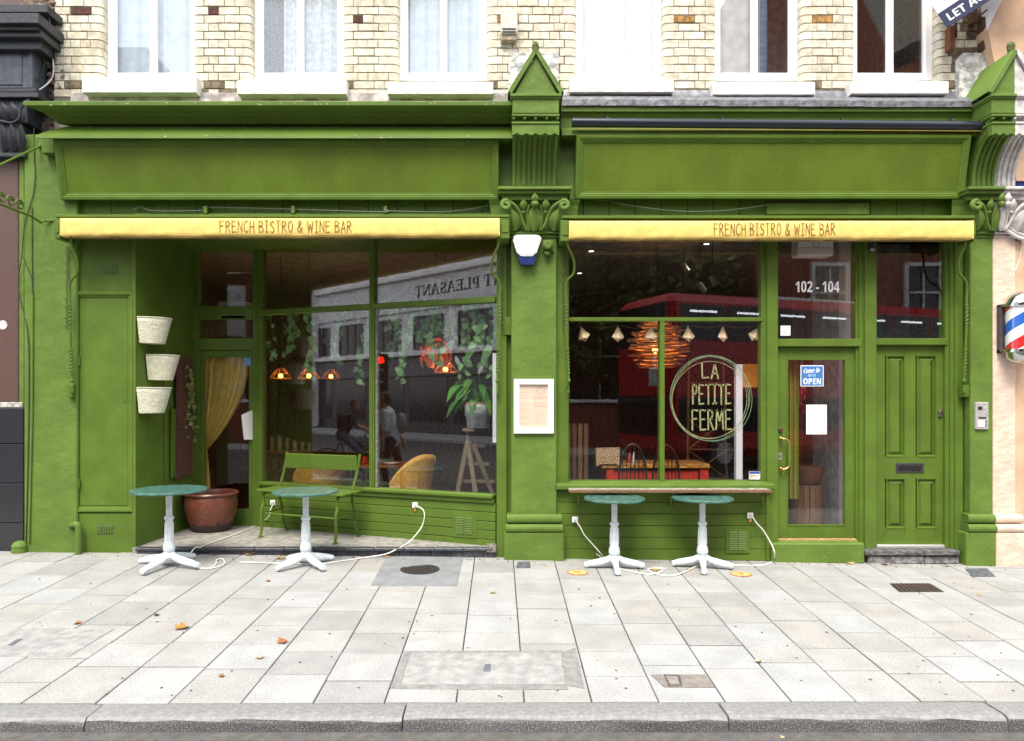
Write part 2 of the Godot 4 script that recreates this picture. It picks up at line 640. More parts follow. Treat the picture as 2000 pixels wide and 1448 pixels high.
func make_ground():
	var asphalt := mat("asphalt", L(0.09, 0.088, 0.086), 0.9, "speck", 1.3, "bump_grit", 1.0)
	var road := MB.new()
	road.quad(Vector3(-90, -0.142, 20), Vector3(90, -0.142, 20), Vector3(90, -0.142, 3.3), Vector3(-90, -0.142, 3.3))
	setting("road", road, asphalt)
	var gut := MB.new()
	for i in 60:
		gut.quad(Vector3(-30 + i, -0.138, 3.95 + 0.05 * sin(i * 2.3)), Vector3(-29 + i, -0.138, 3.95 + 0.05 * sin((i + 1) * 2.3)), Vector3(-29 + i, -0.138, 3.4), Vector3(-30 + i, -0.138, 3.4))
	setting("gutter", gut, mat("gutter_dust", L(0.20, 0.193, 0.185), 0.95, "speck", 1.7, "bump_grit", 1.0))
	var far := MB.new()
	far.quad(Vector3(-200, -0.19, 200), Vector3(200, -0.19, 200), Vector3(200, -0.19, -200), Vector3(-200, -0.19, -200))
	setting("terrain", far, asphalt)
	# the pavement: a bed of dark sand and mortar, slabs laid on it in rows
	var bed_mat := mat("joint_bed", L(0.12, 0.113, 0.102), 0.95, "speck", 2.0)
	var bed := MB.new()
	for i in 60:
		var xa := -30.0 + i
		var q := func(x, z): return Vector3(x, ground(x, z) - 0.022, z)
		bed.quad(q.call(xa, ZK), q.call(xa + 1, ZK), q.call(xa + 1, 0), q.call(xa, 0))
		bed.quad(q.call(xa, 0), q.call(xa + 1, 0), q.call(xa + 1, -0.6), q.call(xa, -0.6))
	var pavement := setting("pavement", bed, bed_mat)
	var tones := []
	for t in [[0.338, 0.336, 0.329], [0.352, 0.351, 0.345], [0.322, 0.318, 0.308], [0.350, 0.353, 0.353], [0.328, 0.319, 0.303], [0.292, 0.290, 0.285]]:
		tones.append(mat("paving_%d" % tones.size(), L(t[0], t[1], t[2]), 0.85, "slab", 0.41, "bump_grit", 0.25))
	var lines := []     # [x at the wall, x at the kerb]
	for i in TOP_LINES.size():
		var a := on_ground(TOP_LINES[i], 1099)
		var b := on_ground(KERB_LINES[i], 1371)
		var s := (b.x - a.x) / (b.z - a.z)
		lines.append([a.x - s * (a.z + 0.35), b.x + s * (ZK - b.z)])
	for i in 26:
		lines.push_front([lines[0][0] - 0.42, lines[0][1] - 0.415])
		lines.append([lines[-1][0] + 0.42, lines[-1][1] + 0.41])
	var rest := MB.new()
	var r := RandomNumberGenerator.new()
	r.seed = 77
	for i in lines.size() - 1:
		var z := -0.35
		var first := true
		while z < ZK - 0.01:
			var step := r.randf_range(0.36, 0.43) if r.randf() < 0.8 else r.randf_range(0.5, 0.62)
			if first:
				step = r.randf_range(0.45, 0.75)
			first = false
			var z1 := z + step
			if z1 > ZK - 0.2:
				z1 = ZK
			var gap := 0.004
			var cs := []
			for e in [[z1 - 0.0075, 0, gap], [z1 - 0.0075, 1, -gap], [z + 0.0075, 1, -gap], [z + 0.0075, 0, gap]]:
				var t: float = (e[0] + 0.35) / (ZK + 0.35)
				var ln: Array = lines[i + e[1]]
				var x: float = lerpf(ln[0], ln[1], t) + e[2]
				cs.append(Vector3(x, ground(x, e[0]), e[0]))
			z = z1
			var seen := false
			for c in cs:
				var px: float = CX + c.x * F / (D - c.z)
				seen = seen or (px > -10 and px < 2010)
			if not seen and (cs[0].x < -14 or cs[0].x > 14):
				continue
			var tilt := Vector3(r.randf_range(-0.003, 0.003), 0, r.randf_range(-0.003, 0.003))
			var lift := r.randf_range(-0.0018, 0.0018)
			var mid: Vector3 = (cs[0] + cs[2]) / 2
			for k in 4:
				cs[k].y += lift + (cs[k] - mid).dot(tilt)
			var m := MB.new() if seen else rest
			slab(m, cs, 0.04, 0.004)
			var k := r.randi() % 20
			var tone: int = [0, 0, 0, 0, 1, 1, 1, 1, 1, 2, 2, 2, 3, 3, 3, 3, 4, 4, 5, 0][k]
			if mid.x < -2.6 and mid.z < 0.95 and r.randf() < 0.7:
				tone = [2, 5][r.randi() % 2]
			if seen:
				part("paving_slab", m, tones[tone], pavement)
	part("paving_beyond", rest, tones[0], pavement).set_meta("kind", "stuff")
	# the kerb
	var km := mat("kerb_granite", L(0.50, 0.495, 0.495), 0.8, "speck", 3.5, "bump_grit", 0.6)
	var kerb := setting("kerb", null, null)
	var cuts := [-11.5, -9.9, -8.2, -6.6, -4.9, -3.55]
	for px in [190, 791, 1412, 1945]:
		cuts.append(on_ground(px, 1385).x)
	for i in 6:
		cuts.append(cuts[-1] + 1.65)
	for i in cuts.size() - 1:
		var x0: float = cuts[i] + 0.005
		var x1: float = cuts[i + 1] - 0.005
		var y := ground((x0 + x1) / 2, ZK)
		var prof := [[ZK + 0.008, y - 0.2], [ZK + 0.008, y - 0.004], [ZK + 0.014, y + 0.002]]
		for s in 7:
			var a := PI / 2 * s / 6.0
			prof.append([ZR - 0.035 + 0.035 * sin(a), y - 0.035 + 0.037 * cos(a)])
		prof.append([ZR + 0.018, y - 0.2])
		prof.reverse()
		prof.reverse()
		var m := MB.new()
		var n := 14
		# along the stone, a little uneven
		var rows := []
		for k in n + 1:
			var x := lerpf(x0, x1, float(k) / n)
			var row := []
			for j in prof.size():
				var e := Vector3(x, prof[j][1], prof[j][0])
				if j > 3:
					e += Vector3(0, r.randf_range(-0.0025, 0.0025), r.randf_range(-0.003, 0.003))
				if j == 7:
					e += Vector3(0, r.randf_range(-0.007, 0.007), r.randf_range(-0.005, 0.003))
				if k == 0 or k == n:
					e.y -= 0.004 if j > 1 else 0.0
				row.append(e)
			rows.append(row)
		var upper := []
		var face := []
		for row in rows:
			upper.append(row.slice(0, 8))
			face.append(row.slice(7))
		m.grid(upper)
		var fm := MB.new()
		fm.grid(face)
		var cap := PackedVector2Array()
		for p in prof:
			cap.append(Vector2(p[0], p[1]))
		var tr := Geometry2D.triangulate_polygon(cap)
		for t in range(0, tr.size(), 3):
			for e in [rows[0], rows[n]]:
				m.otri(e[tr[t]], e[tr[t + 1]], e[tr[t + 2]], Vector3((x0 + x1) / 2, y - 0.1, ZK + 0.1))
		var stone := part("kerb_stone", m, km, kerb)
		part("dirty_face", fm, mat("kerb_grime", L(0.26, 0.25, 0.262), 0.9, "granite", 1.6, "bump_grit", 0.8), stone)
	# opposite side
	var m2 := MB.new()
	m2.box(Vector3(-80, -0.19, 14.0), Vector3(80, -0.03, 17.0), 0.01)
	setting("opposite_pavement", m2, tones[2])

func slab(m: MB, cs: Array, thick: float, ch: float):
	# four corners (near left, near right, far right, far left) of a slab's top; edges eased
	var mid: Vector3 = (cs[0] + cs[1] + cs[2] + cs[3]) / 4
	var t := []
	var e := []
	var b := []
	for c in cs:
		var d: Vector3 = (mid - c)
		d.y = 0
		d = Vector3(signf(d.x), 0, signf(d.z)) * ch
		t.append(c + d)
		e.append(c - Vector3(0, ch * 0.9, 0))
		b.append(c - Vector3(0, thick, 0))
	m.quad(t[0], t[1], t[2], t[3])
	for i in 4:
		var k := (i + 1) % 4
		m.quad(e[i], e[k], t[k], t[i])
		m.quad(b[i], b[k], e[k], e[i])

# ------------------------------------------------------------------ the corner bistro building
var shop: Node3D
const OPENINGS := [[200, 376], [492, 668], [779, 950], [1127, 1295], [1400, 1565], [1672, 1832]]
const ZU := -0.16       # face of the upper brick wall

func make_building():
	shop = thing("bistro_building", "bistro in a yellow brick building with two green painted shopfronts", "building")
	upper_wall()
	upper_windows()
	shell()
	cornices()
	fascias()
	for c in [[X(1043, 0.05), green_wall, green_wall, ""], [5.10, green_wall, mat("pink_render", L(0.72, 0.56, 0.45), 0.8, "paint", 1.2, "bump_lump", 0.6), "neighbour"]]:
		pier(c[0], c[1], c[2])
	left_front()
	alcove()
	angled_window()
	right_front()

func brick_mesh(w: float, h: float, d: float, s: int, round_side := 0) -> ArrayMesh:
	# a brick with uneven arrises, its face at z = 0; round_side: a bullnose on that side
	var m := MB.new()
	var r := RandomNumberGenerator.new()
	r.seed = s
	if round_side == 0:
		var j := func(): return r.randf_range(-0.0022, 0.0022)
		var f := []
		var e := []
		for c in [[-1, -1], [1, -1], [1, 1], [-1, 1]]:
			var jx: float = j.call()
			var jy: float = j.call()
			f.append(Vector3(c[0] * (w / 2 - 0.005) + jx, c[1] * (h / 2 - 0.005) + jy, j.call()))
			e.append(Vector3(c[0] * w / 2 + jx, c[1] * h / 2 + jy, -0.005))
		m.quad(f[0], f[1], f[2], f[3])
		for i in 4:
			var k := (i + 1) % 4
			m.quad(e[i], e[k], f[k], f[i])
			var dn := Vector3(0, 0, -d)
			m.quad(e[i] + dn, e[k] + dn, e[k], e[i])
	else:
		var R := minf(0.055, w * 0.6)
		var poly := PackedVector2Array()
		poly.append(Vector2(-w / 2, 0.0))
		for i in 7:
			var a := PI / 2 * i / 6.0
			poly.append(Vector2(w / 2 - R + R * sin(a), -R + R * cos(a)))
		poly.append(Vector2(w / 2, -d))
		poly.append(Vector2(-w / 2, -d))
		if round_side < 0:
			for i in poly.size():
				poly[i].x = -poly[i].x
		m.prism(poly, Vector3(0, -h / 2, 0), Vector3.RIGHT, Vector3.BACK, Vector3(0, h, 0))
	return m.mesh()

func upper_wall():
	var mortar := mat("brick_mortar", L(0.30, 0.27, 0.22), 0.95, "speck", 2.0, "bump_grit", 0.5)
	var wall := node_part("brick_wall", shop)
	var piers := [[105, 200], [376, 492], [668, 779], [950, 1127], [1295, 1400], [1565, 1672], [1832, 1945]]
	var top := 7.1
	for i in piers.size():
		var m := MB.new()
		var in0 := 0.0 if i == 0 else 0.062
		m.box(Vector3(X(piers[i][0], ZU) + in0, Y(190, ZU), -0.6), Vector3(X(piers[i][1], ZU) - (0.0 if i == 6 else 0.062), top, ZU - 0.008), 0.0)
		part("mortar_bed", m, mortar, wall)
	var up := MB.new()
	up.box(Vector3(X(105, ZU), top, -0.6), Vector3(X(1945, ZU), 10.5, ZU - 0.003), 0.0)
	part("upper_storey", up, mat("far_stock_brick", L(0.5, 0.43, 0.30), 0.9, "mottle", 4.0), wall)
	var low := MB.new()
	low.box(Vector3(X(105, ZU), Y(300, ZU), -0.6), Vector3(X(1945, ZU), Y(186, ZU), ZU - 0.006), 0.0)
	part("mortar_bed", low, mortar, wall)
	var tones := []
	for t in [[0.80, 0.745, 0.60], [0.77, 0.71, 0.565], [0.82, 0.775, 0.645], [0.74, 0.67, 0.51], [0.81, 0.755, 0.60], [0.71, 0.64, 0.49]]:
		tones.append(mat("stock_brick_%d" % tones.size(), L(t[0], t[1], t[2]), 0.85, "brick", 1.7, "bump_grit", 0.4))
		tones[-1].uv1_offset = Vector3(0.31, 0.17, 0.43) * tones.size()
	var dark := mat("red_header", L(0.13, 0.035, 0.022), 0.8, "stain", 3.0, "bump_grit", 0.6)
	var orange := mat("orange_header", L(0.55, 0.30, 0.08), 0.8, "stain", 3.0, "bump_grit", 0.6)
	var sooty := mat("sooty_brick", L(0.30, 0.235, 0.15), 0.9, "stain", 2.2, "bump_grit", 0.8)
	var kinds := {}
	var pitch := 16.1
	var r := RandomNumberGenerator.new()
	r.seed = 5
	var odd := {"0/10": dark, "1/10": dark, "2/9": dark, "3/9": orange, "4/9": orange, "5/9": orange}
	for i in piers.size():
		var xl := X(piers[i][0], ZU)
		var xr := X(piers[i][1], ZU)
		for c in 13:
			var yc := Y(190 - pitch * (c + 0.5), ZU)
			var hh := pitch * (D - ZU) / F - 0.010
			# laid from the middle out: stretchers and headers in turn, a bullnose at each window jamb
			var x := xl
			var n := 0
			var stretch := c % 2 == 0
			var done := 0
			while x < xr - 0.02:
				var w := 0.222 if stretch else 0.105
				if n == 0:
					w = 0.165 if c % 2 == 0 else 0.115
					if i == 0 or i == 6:
						w += r.randf_range(-0.04, 0.05)
				if x + w > xr - 0.10:
					w = xr - x
				if w > 0.33:
					w = w / 2
				stretch = not stretch if r.randf() < 0.85 else stretch
				var side := 0
				if n == 0 and i > 0 and c > 1:
					side = -1
				if x + w > xr - 0.005 and i < 6 and c > 1:
					side = 1
				var bw: float = roundf((w - 0.009) * 100.0) / 100.0
				var key := "%.2f/%d/%d" % [bw, side, r.randi() % 3]
				if not kinds.has(key):
					kinds[key] = brick_mesh(bw, hh, 0.045 if side == 0 else 0.14, key.hash(), side)
				var mt: Material = tones[r.randi() % tones.size()]
				if odd.has("%d/%d" % [i, c]) and n == 1:
					mt = odd["%d/%d" % [i, c]]
				elif c < 2 and r.randf() < 0.35 or i == 6 and r.randf() < 0.5 and x > xl + 0.1:
					mt = sooty
				var o := part("brick", kinds[key], mt, wall, true)
				o.position = Vector3(x + w / 2, yc, ZU + r.randf_range(-0.002, 0.003))
				o.rotation = Vector3(0, 0, r.randf_range(-0.004, 0.004))
				x += w
				n += 1

func upper_windows():
	var upvc := mat("white_window_frame", L(0.82, 0.82, 0.82), 0.3, "")
	var stone := mat("painted_stone_sill", L(0.84, 0.82, 0.77), 0.75, "paint", 1.4, "bump_lump", 0.3)
	var sills := [[160, 383, 151, 181], [463, 676, 157, 184], [757, 963, 160, 184], [1113, 1316, 155, 180], [1393, 1592, 160, 185], [1663, 1853, 158, 183]]
	var cloth := mat("net_curtain", L(0.44, 0.50, 0.55), 0.9, "mottle", 2.0)
	var bluish := mat("pale_blue_curtain", L(0.36, 0.44, 0.52), 0.9, "paint", 2.0)
	var blind := mat("white_blind", L(0.56, 0.58, 0.60), 0.9, "paint", 2.0)
	var blue := mat("blue_curtain", L(0.20, 0.32, 0.48), 0.9, "mottle", 2.0)
	var dim := mat("upstairs_wall", L(0.6, 0.6, 0.6), 0.9, "mottle", 1.0)
	for i in 6:
		var zf := -0.27
		var x0 := X(OPENINGS[i][0], ZU) - 0.02
		var x1 := X(OPENINGS[i][1], ZU) + 0.02
		var y0 := Y(157, zf)
		var y1 := 7.0
		var win := node_part("upper_window", shop)
		var m := MB.new()
		var w := x1 - x0
		var mid := (x0 + x1) / 2 + (0.0 if i != 3 else 0.03)
		m.box(Vector3(x0, y0, zf - 0.07), Vector3(x0 + 0.085, y1, zf), 0.006)
		m.box(Vector3(x1 - 0.085, y0, zf - 0.07), Vector3(x1, y1, zf), 0.006)
		m.box(Vector3(x0, y0 - 0.002, zf - 0.07), Vector3(x1, y0 + 0.075, zf + 0.002), 0.006)
		m.box(Vector3(x0, y1 - 0.07, zf - 0.07), Vector3(x1, y1, zf + 0.002), 0.006)
		m.box(Vector3(mid - 0.024, y0 + 0.07, zf - 0.06), Vector3(mid + 0.024, y1 - 0.06, zf - 0.004), 0.006)
		part("window_frame", m, upvc, win)
		var g := MB.new()
		# glazing bead round each light
		for s in [[x0 + 0.085, mid - 0.024], [mid + 0.024, x1 - 0.085]]:
			g.frame(Vector3(s[0], y0 + 0.075, zf - 0.02), Vector3.RIGHT, Vector3.UP, s[1] - s[0], y1 - y0 - 0.145, [[0, 0.004], [0.012, 0.002], [0.016, -0.02]])
		part("glazing_bead", g, upvc, win)
		for s in [[x0 + 0.08, mid - 0.02], [mid + 0.02, x1 - 0.08]]:
			var q := MB.new()
			q.box(Vector3(s[0], y0 + 0.07, zf - 0.028), Vector3(s[1], y1 - 0.06, zf - 0.024), 0.0)
			q.box(Vector3(s[0], y0 + 0.07, zf - 0.044), Vector3(s[1], y1 - 0.06, zf - 0.040), 0.0)
			part("pane", q, pane, win)
		# curtains hung behind the panes
		var hang: Array = [[0.04, 0.97], [0.30, 0.98], [0.12, 0.98], [0.03, 0.97], [0.03, 0.60], [0.0, 0.0]][i]
		if hang[1] > 0.0:
			for part_of in ([[x0 + w * hang[0], x0 + w * hang[1], [bluish, cloth, bluish, blind, blind, cloth][i]]] + ([[x0 + w * 0.57, x0 + w * 0.68, blue]] if i == 4 else [])):
				var rows := []
				for k in 3:
					var row := []
					for t in 40:
						var u := t / 39.0
						row.append(Vector3(lerpf(part_of[0], part_of[1], u), [y0 + 0.02, 6.0, y1][k], zf - 0.11 + (0.0 if part_of[2] == blind else 0.018 * sin(u * 34.0 + i) + 0.007 * sin(u * 77.0))))
					rows.append(row)
				var c := MB.new()
				c.grid(rows)
				part("curtain", c, part_of[2], win)
		var room := MB.new()
		room.box(Vector3(x0 - 0.1, y0 - 0.3, -2.4), Vector3(x1 + 0.1, y1 + 0.2, -2.3), 0.0)
		part("room_wall", room, dim, win)
		var s = sills[i]
		var sill := MB.new()
		var zs := -0.03
		var xs := X(s[0], zs)
		var xe := X(s[1], zs)
		var ya := Y(s[2], zs)
		var yb := Y(s[3], zs)
		var prof := [[-0.30, yb], [-0.30, ya + 0.02], [zs - 0.02, ya + 0.005], [zs - 0.004, ya - 0.004], [zs, ya - 0.02], [zs, yb + 0.006], [zs - 0.008, yb]]
		var rows := []
		var rr := RandomNumberGenerator.new()
		rr.seed = i + 3
		for k in 25:
			var row := []
			for p in prof:
				row.append(Vector3(lerpf(xs, xe, k / 24.0), p[1] + rr.randf_range(-0.0015, 0.0015), p[0] + (rr.randf_range(-0.0012, 0.0012) if p[0] > -0.2 else 0.0)))
			rows.append(row)
		for row in rows:
			row.append(row[0])
		sill.grid(rows, false, false)
		for e in [rows[0], rows[24]]:
			for k in range(1, prof.size() - 1):
				sill.otri(e[0], e[k], e[k + 1], (rows[12][0] + rows[12][3]) / 2)
		part("window_sill", sill, stone, win)
	# the wall between the rooms, floors and party walls, so that no light leaks in
	var inner := MB.new()
	inner.box(Vector3(X(105, ZU), Y(186, ZU) - 0.25, -6.0), Vector3(X(1945, ZU), Y(186, ZU) - 0.05, -0.6), 0.0)
	part("upper_floor", inner, dim, shop)
	var roof := MB.new()
	roof.box(Vector3(X(105, ZU), 10.5, -6.0), Vector3(X(1945, ZU), 10.7, 0.0), 0.0)
	part("roof", roof, dim, shop)

func shell():
	# party walls, back wall, ground floor and ceilings of both rooms
	var dark := mat("brown_panelling", L(0.26, 0.155, 0.10), 0.7, "grain_v", 1.0)
	var floor_m := mat("inner_floor", L(0.10, 0.075, 0.055), 0.6, "grain_h", 1.0)
	var ceil_m := mat("inner_ceiling", L(0.42, 0.39, 0.36), 0.9, "mottle", 1.0)
	for s in [[-5.05, -4.85, -6.0, -0.25], [0.24, 0.60, -6.0, -0.25], [5.2, 5.4, -6.0, -0.3]]:
		var m := MB.new()
		m.box(Vector3(s[0], -0.2, s[2]), Vector3(s[1], 10.5, s[3]), 0.0)
		part("party_wall", m, dark, shop)
	var back := MB.new()
	back.box(Vector3(-5.05, -0.2, -6.2), Vector3(5.4, 10.7, -6.0), 0.0)
	part("back_wall", back, dark, shop)
	var fl := MB.new()
	fl.box(Vector3(-5.0, -0.2, -6.0), Vector3(5.3, 0.10, -0.32), 0.0)
	part("floor", fl, floor_m, shop)
	var ce := MB.new()
	ce.box(Vector3(-5.0, 3.62, -6.0), Vector3(5.3, 3.9, -0.20), 0.0)
	part("ceiling", ce, ceil_m, shop)

func cornices():
	# left shopfront: an overhanging ogee gutter cornice above a sloping ledge
	var prof := [[-0.16, Y(197, 0.32)], [0.315, Y(197, 0.32)], [0.325, Y(199, 0.32)], [0.325, Y(206, 0.32)], [0.30, Y(208, 0.30)]]
	for k in 9:
		var t := k / 8.0
		var z := lerpf(0.29, 0.11, t) - 0.035 * sin(t * PI) * (1.0 if t < 0.5 else 0.6)
		prof.append([z, Y(lerpf(210, 242, t), z)])
	prof.append([0.05, Y(246, 0.05)])
	prof.append([-0.16, Y(246, 0.05)])
	var m := MB.new()
	m.moulding(prof, X(50, 0.32) + 0.46, X(1006, 0.3), 1.0, 0.0)
	part("cornice", m, green, shop)
	var led := [[-0.16, Y(246.5, 0.06)], [0.06, Y(247, 0.06)], [0.16, Y(254, 0.16)], [0.25, Y(264, 0.25)], [0.255, Y(270, 0.255)], [0.24, Y(271, 0.24)], [0.18, Y(270, 0.18)], [-0.16, Y(270, 0.18)]]
	var l := MB.new()
	l.moulding(led, X(72, 0.25) + 0.40, X(1004, 0.25), 1.0, 0.0)
	part("cornice_ledge", l, green, shop)
	# a worn crust of old mastic where the two meet
	var crust := MB.new()
	var r := RandomNumberGenerator.new()
	r.seed = 9
	for i in 46:
		var px := r.randf_range(110, 720) if i < 34 else r.randf_range(720, 990)
		var c := P(px, 247.5 + r.randf_range(-0.8, 0.8), 0.085)
		crust.ball(c, Vector3(r.randf_range(0.008, 0.03), r.randf_range(0.003, 0.006), 0.012), 4, 6)
	part("old_mastic", crust, mat("mastic", L(0.32, 0.27, 0.18), 0.9, "stain", 4.0), shop).set_meta("kind", "stuff")
	var chips := MB.new()
	for i in 34:
		var up := i % 3 > 0
		var px := r.randf_range(90, 995)
		var c := P(px, r.randf_range(198.5, 205.5), 0.3262) if up else P(px, r.randf_range(265, 269.5), 0.2562)
		var n := r.randi_range(5, 8)
		var w := r.randf_range(0.003, 0.012)
		for k in n:
			var a0 := TAU * k / n
			var a1 := TAU * (k + 1) / n
			chips.tri(c, c + Vector3(cos(a0) * w * (1.0 + 0.6 * (k % 2)), sin(a0) * 0.005, 0), c + Vector3(cos(a1) * w * (1.0 + 0.6 * ((k + 1) % n % 2)), sin(a1) * 0.005, 0))
	part("paint_chips", chips, mat("bare_undercoat", L(0.55, 0.53, 0.45), 0.8, "stain", 5.0), shop).set_meta("kind", "stuff")
	var band := B(137, 181, 1004, 201, -0.135, -0.3)
	part("render_band", band, mat("pale_render", L(0.62, 0.55, 0.54), 0.85, "stain", 1.0, "bump_lump", 0.5), shop)
	# right shopfront: lead flashing dressed over a plain frieze
	var lead := mat("lead_sheet", L(0.22, 0.225, 0.25), 0.45, "stain", 2.0, "bump_lump", 0.25, 0.4)
	var joints := [1098, 1240, 1405, 1560, 1690, 1933]
	for i in joints.size() - 1:
		var fl := MB.new()
		var rows := []
		for k in 13:
			var row := []
			for p in [[-0.155, 176], [-0.13, 186], [0.10, 191], [0.115, 194], [0.115, 206], [0.10, 207.5]]:
				row.append(Vector3(lerpf(X(joints[i], 0.115), X(joints[i + 1], 0.115), k / 12.0), Y(p[1] + r.randf_range(-0.25, 0.25) + i * 0.7, p[0]), p[0] + r.randf_range(-0.0015, 0.0015) + (i % 2) * 0.003))
			rows.append(row)
		fl.grid(rows, false, false)
		part("lead_flashing", fl, lead, shop)
	var fr := [[-0.16, Y(200, 0.09)], [0.095, Y(200, 0.09)], [0.095, Y(218, 0.09)], [0.07, Y(221, 0.07)], [0.055, Y(229, 0.05)], [0.05, Y(230, 0.05)], [0.045, Y(250, 0.045)], [0.16, Y(256, 0.16)], [0.165, Y(264, 0.165)], [0.14, Y(266, 0.14)], [-0.16, Y(266, 0.14)]]
	var f := MB.new()
	f.moulding(fr, X(1096, 0.1), X(1932, 0.1))
	part("frieze", f, green, shop)

func fascias():
	for e in [[[105, 975, 272], [120, 974, 391]], [[1121, 1893, 264], [1123, 1880, 389]]]:
		var zt := 0.17
		var zb := 0.04
		var o := Vector3(X(e[1][0], zb), Y(e[1][2], zb), zb)
		var tl := Vector3(X(e[1][0], zb), Y(e[0][2], zt), zt)
		var uy := (tl - o).normalized()
		var ux := Vector3.RIGHT
		var w := X(e[1][1], zb) - o.x
		var h := (tl - o).length()
		var n := ux.cross(uy)
		var fascia := node_part("fascia", shop)
		var b := MB.new()
		b.xf = Transform3D(Basis(ux, uy, n), o)
		b.box(Vector3(0.03, 0.03, -0.1), Vector3(w - 0.03, h - 0.03, -0.008), 0.0)
		part("fascia_board", b, mat("fascia_paint", L(0.116, 0.175, 0.019), 0.45, "paint", 0.5, "bump_fine", 0.03, 0.0, 0.33), fascia)
		var m := MB.new()
		m.frame(o, ux, uy, w, h, [[0, -0.12], [0, 0.015], [0.006, 0.022], [0.03, 0.022], [0.036, 0.014], [0.05, 0.012], [0.058, 0.004], [0.07, 0.002], [0.074, -0.010]])
		part("fascia_moulding", m, green, fascia)
		# screw heads
		for u in ([0.14, 0.42, 0.71] if e[0][0] < 500 else [0.10, 0.76]):
			var s := MB.new()
			s.ball(o + ux * w * u + uy * h * (0.5 + 0.2 * sin(u * 9.0)) - n * 0.006, Vector3(0.005, 0.005, 0.003), 4, 8)
			part("screw_head", s, green, fascia)
	# soffit of boards behind each fascia, down to the awning
	var dk := green
	for s in [[105, 998, 385, 432], [1088, 1905, 383, 436]]:
		var n := 16
		for i in n:
			part("soffit_board", B(lerpf(s[0], s[1], float(i) / n) + 0.4, s[2], lerpf(s[0], s[1], float(i + 1) / n) - 0.4, s[3], -0.06, -0.2, 0.004), dk, shop)
	for s in [[968, 1010, 262, 395], [1086, 1124, 262, 395], [1885, 1925, 262, 400]]:
		part("fascia_return", B(s[0], s[2], s[1], s[3], -0.03, -0.2, 0.004), green, shop)
	part("head_beam", B(1498, 396, 1698, 419, -0.02, -0.06), green, shop)

